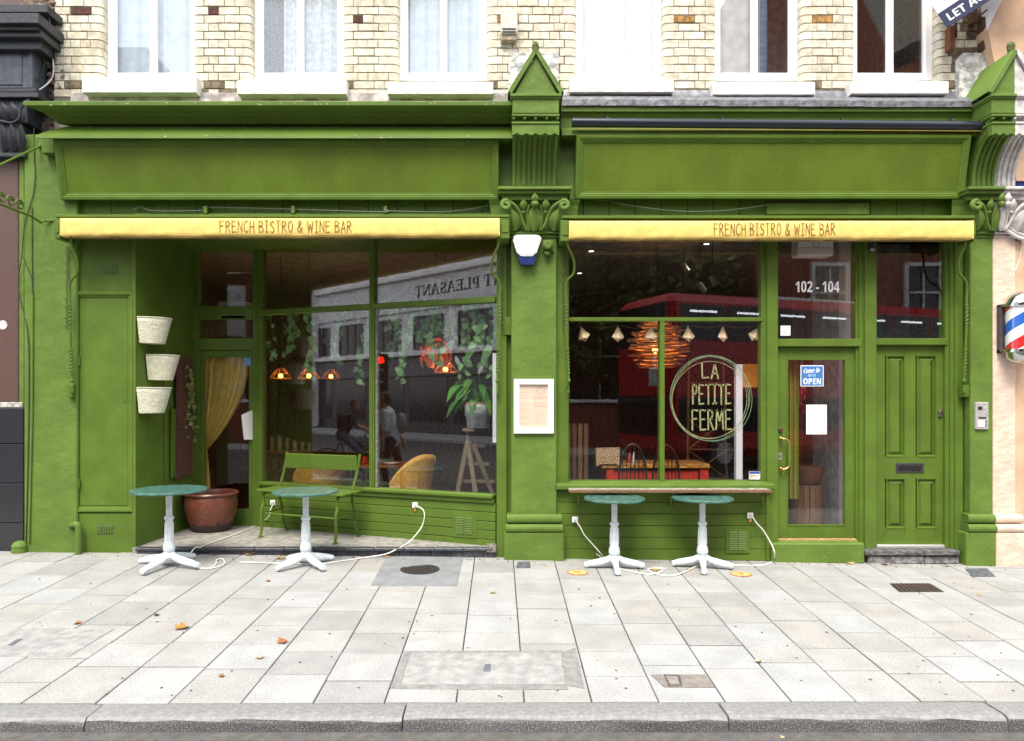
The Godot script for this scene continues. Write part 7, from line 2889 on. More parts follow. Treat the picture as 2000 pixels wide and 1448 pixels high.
	m.tube([Vector3(lc.x, 2.70, lc.z), lc + Vector3(0, 0.10, 0)], 0.006, 6)
	part("rod", m, black, lt)
	var cap := MB.new()
	cap.lathe([[0.0, 0.14], [0.02, 0.11], [0.05, 0.085], [0.105, 0.055], [0.10, 0.045], [0.06, 0.045]], 6, lc)
	part("roof", cap, black, lt)
	var bod := MB.new()
	for q in 6:
		var an := TAU * q / 6
		bod.tube([lc + Vector3(cos(an) * 0.085, 0.045, sin(an) * 0.085), lc + Vector3(cos(an) * 0.05, -0.11, sin(an) * 0.05)], 0.006, 5)
	bod.lathe([[0.052, -0.10], [0.055, -0.12], [0.02, -0.15], [0.012, -0.19], [0.0, -0.195]], 6, lc)
	part("cage", bod, black, lt)
	var lg := MB.new()
	lg.lathe([[0.046, -0.105], [0.078, 0.045]], 6, lc)
	part("smoked_glass", lg, mat("smoked_glass", L(0.02, 0.018, 0.016), 0.6, ""), lt)
	# mustard shell chairs
	mustard_chair(P(792, 960, -1.0), -2.25, 0.93, "mustard velvet shell chair by the window under the ivy")
	mustard_chair(P(620, 985, -1.75), 3.6, 0.86, "mustard velvet chair seen behind the green bench")
	# laid table
	var tc := P(752, 905, -1.75)
	var tt := thing("dining_table", "wooden dining table laid with a plate beyond the mustard chair", "table", Vector3(tc.x, 0.1, tc.z))
	var top := MB.new()
	top.box(tc + Vector3(-0.42, -0.03, -0.35), tc + Vector3(0.30, 0.0, 0.35), 0.005)
	part("table_top", top, mat("orange_wood", L(0.32, 0.13, 0.035), 0.4, "grain_h", 2.0), tt)
	for s in [[-0.36, -0.3], [0.25, -0.3], [-0.36, 0.3], [0.25, 0.3]]:
		var lg2 := MB.new()
		lg2.box(Vector3(tc.x + s[0] - 0.025, 0.1, tc.z + s[1] - 0.025), Vector3(tc.x + s[0] + 0.025, tc.y - 0.03, tc.z + s[1] + 0.025), 0.004)
		part("leg", lg2, black, tt)
	var pl := MB.new()
	pl.lathe([[0.0, 0.004], [0.06, 0.004], [0.10, 0.016], [0.102, 0.014], [0.06, 0.0], [0.0, 0.0]], 24, tc + Vector3(0.10, 0.001, 0.12))
	single("dinner_plate", pl, white, "white plate on the table beyond the mustard chair", "plate")
	var cd := MB.new()
	cd.lathe([[0.0, 0.0], [0.03, 0.0], [0.036, 0.085], [0.03, 0.085], [0.028, 0.01], [0.0, 0.01]], 14, P(712, 896, -1.65) + Vector3(0, -0.06, 0))
	single("red_glass", cd, mat("red_glassware", L(0.55, 0.02, 0.015), 0.15, ""), "red glass standing at the table end by the window post", "glass")
	# bar with glasses
	var bc := thing("bar_counter", "dark bar counter with a wooden top deep behind the glass", "counter", P(560, 960, -2.9))
	var bt := MB.new()
	bt.box(P(505, 884, -2.6) + Vector3(0, -0.04, -0.5), P(608, 884, -2.6), 0.005)
	part("counter_top", bt, mat("bar_wood", L(0.20, 0.09, 0.04), 0.4, "grain_h", 2.0), bc)
	var bb := MB.new()
	bb.box(Vector3(X(505, -2.6), 0.1, -3.05), Vector3(X(606, -2.6), Y(884, -2.6) - 0.04, -2.64), 0.005)
	part("counter_front", bb, mats["brown_panelling"], bc)
	var gm := glass_mat("clear_glass", 0.05)
	for i in 9:
		var g := MB.new()
		var h := r.randf_range(0.10, 0.22)
		g.lathe([[0.0, 0.0], [0.03, 0.0], [0.035, h], [0.031, h], [0.028, 0.008], [0.0, 0.008]], 12, Vector3(X(518 + i * 10, -2.75), Y(884, -2.6) + 0.001, -2.72 - 0.1 * (i % 3)))
		single("bar_glass", g, gm, "clear drinking glass standing on the dark bar counter", "glass", "glasses on the bar counter")
	# plant on its wooden stand
	plant_stand()
	# strip of white blind at the pier end of the window
	var ws := MB.new()
	ws.box(gp(964, 865, -0.06) + Vector3(-0.01, 0, 0), gp(967.5, 690, -0.06) + Vector3(0.01, 0, -0.01), 0.0)
	single("blind_edge", ws, mat("pale_blind", L(0.55, 0.58, 0.62), 0.6, ""), "pale edge of a blind inside the slanting window at the pier", "blind")

func mustard_chair(at: Vector3, turn: float, top: float, label: String):
	var t := thing("shell_chair", label, "chair", Vector3(at.x, 0.1, at.z), "mustard velvet chairs")
	t.rotation.y = turn
	var velvet := mat("mustard_velvet", L(0.66, 0.36, 0.05), 0.85, "mottle", 3.0)
	velvet.rim_enabled = true
	velvet.rim = 0.4
	var big := 1.22
	t.scale = Vector3(big, 1.0, big)
	var rows := []
	for k in 10:
		var v := k / 9.0
		var row := []
		for i in 19:
			var u := i / 18.0 * 2.0 - 1.0
			var a := u * 1.45
			var high := 0.36 + v * (top - 0.36) * (1.0 - 0.55 * pow(absf(u), 2.2))
			var R := 0.235 + 0.035 * v
			row.append(Vector3(sin(a) * R, high, -cos(a) * R + 0.02 - 0.05 * v))
		rows.append(row)
	var inner := []
	for row in rows:
		var q := []
		for p in row:
			q.append(Vector3(p.x * 0.86, p.y - 0.0, p.z * 0.86 + 0.0))
		inner.append(q)
	var m := MB.new()
	m.grid(rows)
	inner.reverse()
	m.grid(inner)
	inner.reverse()
	m.grid([rows[-1], inner[-1]])
	for s in [0, 18]:
		for k in 9:
			m.quad(rows[k][s], inner[k][s], inner[k + 1][s], rows[k + 1][s])
	part("shell_back", m, velvet, t, true)
	var seat := MB.new()
	seat.lathe([[0.0, 0.46], [0.20, 0.455], [0.24, 0.43], [0.24, 0.38], [0.20, 0.36], [0.0, 0.36]], 28)
	part("seat", seat, velvet, t, true)
	for s in [[-1, -1], [1, -1], [-1, 1], [1, 1]]:
		var l := MB.new()
		l.tube([Vector3(s[0] * 0.13, 0.37, s[1] * 0.13), Vector3(s[0] * 0.20, 0.0, s[1] * 0.20)], [0.014, 0.009], 8)
		part("leg", l, black, t, true)

func plant_stand():
	var z := -0.62
	var wood := mat("grey_stool_wood", L(0.22, 0.17, 0.11), 0.85, "grain_v", 4.0)
	var t := thing("plant_stool", "tall weathered wooden trestle stool carrying the potted plant", "stool", Vector3(X(925, z), 0.1, z))
	var tp := MB.new()
	tp.lathe([[0.0, 0.0], [0.09, 0.0], [0.095, -0.008], [0.095, -0.03], [0.0, -0.035]], 24, P(920, 837, z))
	part("stool_top", tp, wood, t)
	var scr := MB.new()
	scr.tube([P(914, 839, z), P(914, 868, z)], 0.02, 8)
	part("screw_post", scr, wood, t)
	for s in [[913, 862, 886, 1000, 0.0], [913, 862, 935, 1000, 0.12], [925, 868, 975, 1000, -0.12], [918, 866, 930, 1000, -0.16]]:
		var l := MB.new()
		l.bar(P(s[0], s[1], z), P(s[2], s[3], z + s[4]), 0.05, 0.06, Vector3.BACK)
		part("leg", l, wood, t)
	for s in [[903, 905, 955, 907], [896, 940, 966, 941], [914, 871, 948, 872]]:
		var l := MB.new()
		l.bar(P(s[0], s[1], z - 0.02), P(s[2], s[3], z - 0.06), 0.03, 0.035)
		part("rung", l, wood, t)
	# ribbed pot
	var c := P(934, 836, z)
	var pot := thing("ribbed_pot", "ribbed blue grey pot with a tan rim on the trestle stool", "pot", c)
	var k := (D - z) / F
	var rows := []
	for e in [[0.0, 20.5], [0.02, 21.5], [22.0, 23.5], [22.5, 26.0], [45.0, 26.5], [47.5, 26.0], [48.0, 24.5], [44.0, 24.0]]:
		var row := []
		for i in 72:
			var a := TAU * i / 72
			var R: float = e[1] * k * (1.0 + 0.022 * sin(a * 24.0))
			row.append(c + Vector3(cos(a) * R, e[0] * k, -sin(a) * R))
		rows.append(row)
	var m := MB.new()
	m.grid(rows, true)
	part("pot_body", m, mat("blue_grey_clay", L(0.62, 0.68, 0.70), 0.6, "stain", 3.0), pot)
	var rim := MB.new()
	rim.lathe([[26.2 * k, 45.5 * k], [27.2 * k, 47 * k], [26.5 * k, 49.5 * k], [24.5 * k, 49 * k], [24.0 * k, 44 * k], [0.0, 44 * k]], 36, c)
	part("pot_rim", rim, mat("tan_clay", L(0.40, 0.25, 0.12), 0.7, "stain", 4.0), pot)
	# peace lily
	var pl := thing("peace_lily", "glossy peace lily with two white blooms in the ribbed pot", "plant", c + Vector3(0, 0.24, 0))
	var lm := leaf_mats("lily_leaf", [[0.08, 0.28, 0.04], [0.12, 0.38, 0.05], [0.05, 0.19, 0.03], [0.19, 0.46, 0.07]])
	var r := RandomNumberGenerator.new()
	r.seed = 17
	var root := c + Vector3(0, 0.22, 0)
	for i in 26:
		var a := r.randf() * TAU
		var reach := r.randf_range(0.04, 0.17)
		var high := r.randf_range(0.05, 0.32)
		var d := Vector3(cos(a), 0, sin(a) * 0.55)
		var tip := root + d * reach + Vector3(0, high, 0)
		if i < 5:
			tip = root + Vector3(-0.06 - 0.025 * i, 0.20 - 0.03 * i, 0.04 + 0.01 * i)
			d = Vector3(-1, 0, 0.1).normalized()
		blade(pl, root, tip, d, r.randf_range(0.040, 0.062), r.randf_range(0.16, 0.24), lm[r.randi() % 4])
	for e in [[897, 700, -0.04], [935, 716, 0.05]]:
		var tip := P(e[0], e[1], z)
		var st := MB.new()
		st.tube([root, root.lerp(tip, 0.6) + Vector3(0.02, 0.0, 0), tip - Vector3(0.0, 0.08, 0)], 0.004, 5)
		part("flower_stalk", st, lm[1], pl)
		var m2 := MB.new()
		var base := tip - Vector3(0.0, 0.09, 0)
		m2.g = 3
		for q in 6:
			var t0 := q / 6.0
			var t1 := (q + 1) / 6.0
			var w := func(tt): return 0.026 * sin(PI * clampf(0.1 + 0.9 * tt, 0, 1))
			var pt := func(tt, s): return base.lerp(tip + Vector3(e[2], 0.03, 0), tt) + Vector3(s * w.call(tt), 0, -0.012 * absf(s) + 0.03 * sin(tt * 2.0))
			for s in [0, 1]:
				m2.quad(pt.call(t0, s - 1), pt.call(t0, s), pt.call(t1, s), pt.call(t1, s - 1))
		part("white_bloom", m2, white, pl)

func blade(parent: Node3D, root: Vector3, tip: Vector3, d: Vector3, half: float, length: float, mt: Material):
	# stalk, then a broad leaf that arches over
	var st := MB.new()
	st.tube([root, root.lerp(tip, 0.55) + Vector3(0, 0.05, 0), tip], 0.0035, 5)
	part("leaf_stalk", st, mt, parent)
	var side := d.cross(Vector3.UP).normalized().rotated(d, 0.9 * sin(tip.x * 57.0 + tip.y * 31.0))
	if absf(side.x) < 0.5:
		side = (side + Vector3(0.8 * signf(side.x + 0.01), 0.1, 0)).normalized()
	var rows := []
	for k in 9:
		var t := k / 8.0
		var c := tip + d * length * t * (1.0 - 0.15 * t) + Vector3(0, 0.03 * t - 0.22 * t * t, 0)
		var w := half * sin(PI * clampf(0.06 + 0.94 * t, 0, 1)) + 0.001
		rows.append([c - side * w + Vector3(0, 0.3 * w, 0), c, c + side * w + Vector3(0, 0.3 * w, 0)])
	var m := MB.new()
	m.grid(rows)
	part("leaf", m, mt, parent)

# ------------------------------------------------------------------ inside the right room
func make_right_room():
	var r := RandomNumberGenerator.new()
	r.seed = 71
	# folded paper birds on a string
	var paper := mat("kraft_paper", L(0.90, 0.70, 0.43), 0.8, "paint", 4.0)
	paper.backlight_enabled = true
	paper.backlight = Color(0.5, 0.38, 0.22)
	var z := -0.17
	var px := [1140, 1207, 1271, 1345, 1412, 1474]
	var where := ["by the pier", "second from the pier", "before the slatted lamp", "just past the window mullion", "above the painted name", "by the glazed door post"]
	for i in 6:
		var c := P(px[i], 655, z)
		var t := thing("paper_lantern", "folded kraft paper shape hung in the painted window, " + where[i], "paper decoration", c, "folded paper shapes on a string")
		var s := 0.068
		var turn := Basis(Vector3.UP, r.randf_range(-0.7, 0.7)) * Basis(Vector3.BACK, [0.35, 0.0, 0.0, 0.05, 0.0, -0.5][i])
		var top := Vector3(0, 0.10, 0)
		var bot := Vector3(0, -0.072, 0.012)
		var mid := [Vector3(-s, -0.02, 0.0), Vector3(0, -0.035, s * 0.7), Vector3(s, -0.02, 0.0), Vector3(0, -0.02, -s * 0.7)]
		for k in 4:
			var m := MB.new()
			m.xf = Transform3D(turn, Vector3.ZERO)
			m.tri(top, mid[k], mid[(k + 1) % 4])
			if k != 1:
				m.tri(mid[k], bot, mid[(k + 1) % 4])
			else:
				m.tri(mid[k], Vector3(0.03, -0.05, 0.02), mid[(k + 1) % 4])
			part("paper_facet", m, paper, t, true)
	var sm := MB.new()
	var line := []
	for i in 6:
		line.append(P(px[i], 636, z))
		if i < 5:
			line.append(P((px[i] + px[i + 1]) / 2.0, 641, z))
	sm.tube(spline(line, 4), 0.002, 4)
	single("paper_string", sm, mat("twine", L(0.2, 0.16, 0.1), 0.9, ""), "thin string carrying the folded paper shapes", "string")
	# slatted wooden pendant
	var lc := P(1284, 676, -1.25)
	var lt := thing("slat_pendant", "round pendant lamp built of stacked orange wooden slats", "pendant lamp", lc)
	var slat := mat("orange_slat", L(0.62, 0.30, 0.12), 0.6, "grain_h", 3.0)
	for i in 13:
		var y := 0.27 - i * 0.044
		var w := 0.30 * sqrt(maxf(0.05, 1.0 - pow(y / 0.31, 2.0))) + 0.02
		for q in 4:
			var an := r.randf_range(-0.4, 0.4) + q * PI / 2 + (i % 2) * 0.5
			var d := Vector3(cos(an), 0, sin(an))
			var n := Vector3(-d.z, 0, d.x) * w * 0.72
			var m := MB.new()
			m.bar(lc + n - d * w * 0.95 + Vector3(0, y + r.randf_range(-0.01, 0.01), 0), lc + n + d * w * 0.95 + Vector3(0, y + r.randf_range(-0.012, 0.012), 0), 0.04, 0.02)
			part("slat", m, slat, lt)
	var fx := MB.new()
	fx.tube([Vector3(lc.x, 3.6, lc.z), lc + Vector3(0, 0.28, 0)], 0.004, 5)
	part("flex", fx, black, lt)
	bulb(lt, lc + Vector3(-0.05, -0.06, 0.1), 0.035, 0.05)
	# recessed ceiling lamps and a small track of spots
	var n := 0
	for e in [[1155, 491, "recessed ceiling lamp over the window corner at the pier"], [1380, 477, "recessed ceiling lamp over the painted name"], [1132, 534, "small recessed ceiling lamp deeper in the room"]]:
		var c := at_ceiling(e[0], e[1], 3.615)
		var t := thing("ceiling_lamp", e[2], "ceiling lamp", c, "recessed ceiling lamps")
		var ring := MB.new()
		ring.lathe([[0.035, 0.0], [0.055, -0.004], [0.058, 0.0]], 20, c)
		part("trim_ring", ring, black, t)
		var l := MB.new()
		l.lathe([[0.0, -0.001], [0.035, -0.001]], 16, c)
		part("lamp_face", l, glow("lamp_face", Color(1.0, 0.97, 0.9), 1.0), t)
		var sp := SpotLight3D.new()
		sp.name = "lamp_light"
		sp.light_color = Color(1.0, 0.93, 0.82)
		sp.light_energy = 0.12
		sp.spot_angle = 50
		sp.spot_range = 6.0
		sp.light_size = 0.035
		sp.shadow_enabled = true
		t.add_child(sp)
		sp.position = Vector3(0, -0.02, 0)
		sp.rotation.x = -PI / 2
		n += 1
	for e in [[1393, 550, -1.4, "silver spotlight head hanging near the middle of the room ceiling"], [1338, 524, -1.8, "pale spotlight head further back on the room ceiling"], [1370, 563, -1.6, "dim spotlight head lower beside the silver one"]]:
		var c := P(e[0], e[1], e[2])
		var t := thing("spotlight_head", e[3], "spotlight", c, "spotlight heads on the ceiling")
		var b := MB.new()
		b.tube([c + Vector3(-0.03, 0.06, 0), c + Vector3(0.03, -0.05, 0.03)], [0.035, 0.04], 12)
		part("lamp_can", b, mat("satin_grey", L(0.30, 0.29, 0.26), 0.4, "", 1.0, "", 0, 0.5), t)
		var s := MB.new()
		s.tube([Vector3(c.x, 3.6, c.z), c + Vector3(-0.02, 0.06, 0)], 0.006, 5)
		part("stem", s, black, t)
	# table with red legs, chairs, bottles, menu box
	var tz := -0.95
	var ty := Y(905, tz)
	var t := thing("red_leg_table", "orange wooden table with bright red legs inside the painted window", "table", Vector3(X(1275, tz), 0.1, tz))
	var top := MB.new()
	top.box(Vector3(X(1172, tz), ty - 0.05, tz - 0.45), Vector3(X(1381, tz), ty, tz + 0.12), 0.006)
	part("table_top", top, mat("orange_table_wood", L(0.66, 0.30, 0.07), 0.35, "grain_h", 1.5), t)
	var red := mat("red_paint", L(0.62, 0.045, 0.02), 0.4, "mottle", 3.0)
	for p in [[1182, 1197, 0.10], [1363, 1380, 0.10], [1182, 1197, -0.40], [1363, 1380, -0.40]]:
		var l := MB.new()
		l.box(Vector3(X(p[0], tz), 0.1, tz + p[2] - 0.07), Vector3(X(p[1], tz), ty - 0.05, tz + p[2]), 0.006)
		part("leg", l, red, t)
	part("apron", B(1196, 920, 1364, 938, tz + 0.08, tz + 0.05, 0.003), red, t)
	for e in [[1236, 868, 1204, 1268, "dark hoop back chair at the red leg table by the menu box"], [1302, 870, 1270, 1332, "dark hoop back chair at the red leg table by the mullion"]]:
		windsor(e[0], e[1], e[2], e[3], -0.62, e[4])
	for e in [[1230, 893, 917, 0.022, red, "red sauce bottle on the orange table", "sauce_bottle"], [1238, 896, 917, 0.016, white, "slim white sauce bottle on the orange table", "sauce_bottle"]]:
		var b := MB.new()
		var c := P(e[0], 905, -0.98)
		var h := 0.13
		b.lathe([[0.0, 0.0], [e[3], 0.0], [e[3], h * 0.6], [e[3] * 0.4, h * 0.75], [e[3] * 0.25, h], [0.0, h]], 14, Vector3(c.x, ty + 0.001, c.z))
		single(e[6], b, e[4], e[5], "bottle", "sauce bottles")
	var mb := MB.new()
	mb.prism(PackedVector2Array([Vector2(X(1164, -0.8), Y(876, -0.8)), Vector2(X(1211, -0.8), Y(875, -0.8)), Vector2(X(1210, -0.8), Y(912, -0.8)), Vector2(X(1205, -0.8), ty), Vector2(X(1175, -0.8), ty), Vector2(X(1165, -0.8), Y(912, -0.8))]), Vector3(0, 0.002, -0.84), Vector3.RIGHT, Vector3.UP, Vector3(0, 0, 0.03))
	single("menu_box", mb, mat("raw_ply", L(0.62, 0.42, 0.22), 0.7, "grain_h", 3.0), "pale plywood menu holder standing on the orange table", "menu holder")
	# pallet boards against the pier side
	var pa := thing("slatted_crate", "brown slatted timber crate inside the painted window by the pier", "crate", P(1125, 960, -0.7))
	for i in 4:
		part("slat", B(1106 + i * 11.5, 828, 1114.5 + i * 11.5, 960, -0.7 + 0.01 * (i % 2), -0.74, 0.004), mat("pallet_%d" % (i % 2), L(0.17, 0.085, 0.04) if i % 2 else L(0.24, 0.13, 0.06), 0.85, "grain_v", 3.0), pa)
	for y in [838, 875]:
		part("batten", B(1104, y, 1150, y + 9, -0.735, -0.76, 0.003), mats["pallet_1"], pa)
	# rattan shelf
	var rs := thing("rattan_shelf", "bamboo shelf rack behind the painted name", "shelf", P(1380, 960, -1.5))
	var cane := mat("bamboo", L(0.22, 0.12, 0.05), 0.6, "grain_v", 4.0)
	for x in [1342, 1421]:
		for dz in [0.0, -0.3]:
			var b := MB.new()
			b.tube([P(x, 990, -1.5 + dz), P(x + (4 if x < 1380 else -8), 700, -1.5 + dz)], 0.016, 8)
			part("upright", b, cane, rs)
	for y in [748, 820, 878, 934]:
		for q in 4:
			var b := MB.new()
			b.tube([P(1340, y, -1.5 - q * 0.09), P(1424, y + 1, -1.5 - q * 0.09)], 0.011, 6)
			part("shelf_cane", b, cane, rs)
	for s in [[1345, 820, 1418, 878], [1418, 820, 1345, 878], [1345, 880, 1418, 934], [1418, 880, 1345, 934]]:
		var b := MB.new()
		b.tube([P(s[0], s[1], -1.5), P(s[2], s[3], -1.5)], 0.010, 6)
		part("brace_cane", b, cane, rs)
	# white post inside the window, yellow paper beside it
	var wp := B(1438, 712, 1451, 950, -0.35, -0.42, 0.004)
	single("white_post", wp, mat("pale_post", L(0.62, 0.60, 0.66), 0.5, ""), "slender white post standing inside the painted window", "post")
	var yp := thing("yellow_poster", "orange yellow printed poster inside the painted window by the door", "poster", P(1464, 757, -0.4))
	sheet("poster_page", P(1449, 757, -0.45), Vector3.RIGHT, Vector3.UP, 0.175, 0.255, print_tex(120, 170, Color(0.86, 0.55, 0.10), text_lines(120, 170, 21, 14, 105, 16, 150, 10, Color(0.60, 0.34, 0.06))), yp)
	# behind the glazed door: curtain, chillies, barrels, pale wall
	var cz := -0.32
	var ct := thing("lime_curtain", "yellow green curtain hanging behind the glazed door", "curtain", P(1550, 970, cz))
	var rows := []
	for k in 6:
		var row := []
		for i in 31:
			var u := i / 30.0
			row.append(P(lerpf(1533, 1561, u), lerpf(975, 690, k / 5.0), cz + 0.022 * sin(u * 20.0) + 0.012 * k))
		rows.append(row)
	var cm := MB.new()
	cm.grid(rows)
	part("drape", cm, mat("lime_cloth", L(0.30, 0.30, 0.035), 0.9, "grain_v", 6.0), ct)
	var ch := thing("chilli_string", "string of red chillies hanging behind the glazed door", "chillies", P(1566, 700, -0.7))
	var cr := mat("chilli_red", L(0.50, 0.02, 0.04), 0.3, "mottle", 6.0)
	for i in 26:
		var c := P(1565 + r.randf_range(-5, 6), 745 + i * 2.3, -0.7)
		var b := MB.new()
		var d := Vector3(r.randf_range(-1, 1), -1.0, r.randf_range(-0.3, 1)).normalized()
		b.tube([c, c + d * 0.03, c + d * 0.06 + Vector3(0.008, 0, 0)], [0.010, 0.009, 0.002], 7)
		part("chilli", b, cr, ch)
	var st := MB.new()
	st.tube([P(1566, 690, -0.7), P(1566, 800, -0.7)], 0.004, 5)
	part("string", st, mats["twine"], ch)
	for e in [[1548, 1602, 946, 1030, -0.75, "brown slatted barrel on the floor behind the glazed door", "slatted_barrel"]]:
		var bt := thing(e[6], e[5], "barrel", P((e[0] + e[1]) / 2.0, e[3], e[4]))
		var wood := mat("barrel_wood", L(0.20, 0.10, 0.05), 0.8, "grain_v", 3.0)
		for q in 16:
			var an := TAU * q / 16
			var R: float = (X(e[1], e[4]) - X(e[0], e[4])) / 2
			var c := Vector3(X((e[0] + e[1]) / 2.0, e[4]) + cos(an) * R, 0, e[4] + sin(an) * R)
			var b := MB.new()
			b.bar(Vector3(c.x, 0.10, c.z), Vector3(c.x, Y(e[2], e[4]), c.z), 0.018, R * 0.36, Vector3(-sin(an), 0, cos(an)))
			part("stave", b, wood, bt)
		var lid := MB.new()
		lid.lathe([[0.0, Y(e[2], e[4]) - 0.01], [0.15, Y(e[2], e[4]) - 0.01]], 20, Vector3(X(1575, e[4]), 0, e[4]))
		part("lid", lid, mats["bar_wood"], bt)
	var bb := MB.new()
	bb.lathe([[0.0, 0.0], [0.11, 0.0], [0.16, 0.10], [0.165, 0.20], [0.155, 0.20], [0.15, 0.1], [0.0, 0.02]], 24, Vector3(X(1578, -0.75), Y(946, -0.75) + 0.001, -0.75))
	single("wicker_basket", bb, mat("brown_wicker", L(0.22, 0.085, 0.04), 0.8, "grain_h", 6.0), "brown basket standing on the slatted barrel behind the glazed door", "basket")
	var panel := thing("plank_partition", "reddish plank partition behind the glazed door", "partition", P(1580, 1000, -1.3))
	for i in 8:
		part("plank", B(1548 + i * 7.5, 470, 1555 + i * 7.5, 1010, -1.3, -1.34, 0.003), mat("red_plank_%d" % (i % 2), L(0.15, 0.045, 0.025) if i % 2 else L(0.20, 0.07, 0.035), 0.7, "grain_v", 3.0), panel)
	var pw := MB.new()
	var p0 := Vector3(X(1604, -1.3), 0.1, -1.3)
	var p1 := Vector3(X(1662, -0.25), 0.1, -0.25)
	var up := Vector3(0, 3.5, 0)
	pw.quad(p0, p1, p1 + up, p0 + up)
	pw.quad(p1 + Vector3(0.03, 0, 0), p0 + Vector3(0.03, 0, 0), p0 + up + Vector3(0.03, 0, 0), p1 + up + Vector3(0.03, 0, 0))
	part("pale_partition", pw, mat("pale_pink_plaster", L(0.80, 0.74, 0.73), 0.8, "paint", 1.0), shop)
	var sw := MB.new()
	sw.box(Vector3(X(1618, -0.9), Y(952, -0.9), -0.9), Vector3(X(1626, -0.9), Y(944, -0.9), -0.88), 0.002)
	part("wall_socket", sw, white, shop)

func at_ceiling(px: float, py: float, y: float) -> Vector3:
	var d := F * (y - H) / (CY - py)
	return P(px, py, D - d)

func windsor(cx: float, ytop: float, x0: float, x1: float, z: float, label: String):
	var dark := mat("dark_chair_wood", L(0.022, 0.014, 0.010), 0.4, "grain_v", 3.0)
	var xa := X(x0 + 4, z)
	var xb := X(x1 - 4, z)
	var ys := 0.52
	var yt := Y(ytop, z)
	var t := thing("hoop_chair", label, "chair", Vector3((xa + xb) / 2, 0.1, z), "dark hoop back chairs")
	var m := MB.new()
	var pts := []
	for i in 17:
		var a := PI * i / 16.0
		pts.append(Vector3((xa + xb) / 2 - cos(a) * (xb - xa) / 2, lerpf(ys, yt, pow(sin(a), 0.6)), z))
	m.tube(pts, 0.012, 8)
	part("hoop", m, dark, t)
	for k in 6:
		var u := (k + 1) / 7.0
		var x := lerpf(xa, xb, u)
		var c := (u - 0.5) * 2.0
		var s := MB.new()
		s.tube([Vector3(x, ys, z - 0.01), Vector3(x, lerpf(ys, yt, pow(sqrt(1.0 - c * c), 0.6)), z)], 0.006, 6)
		part("spindle", s, dark, t)
	var seat := MB.new()
	seat.box(Vector3(xa - 0.03, ys - 0.03, z - 0.36), Vector3(xb + 0.03, ys, z + 0.03), 0.012)
	part("seat", seat, dark, t)
	for e in [[xa, z], [xb, z], [xa, z - 0.32], [xb, z - 0.32]]:
		var l := MB.new()
		l.tube([Vector3(e[0], ys - 0.03, e[1]), Vector3(e[0], 0.1, e[1])], 0.014, 8)
		part("leg", l, dark, t)

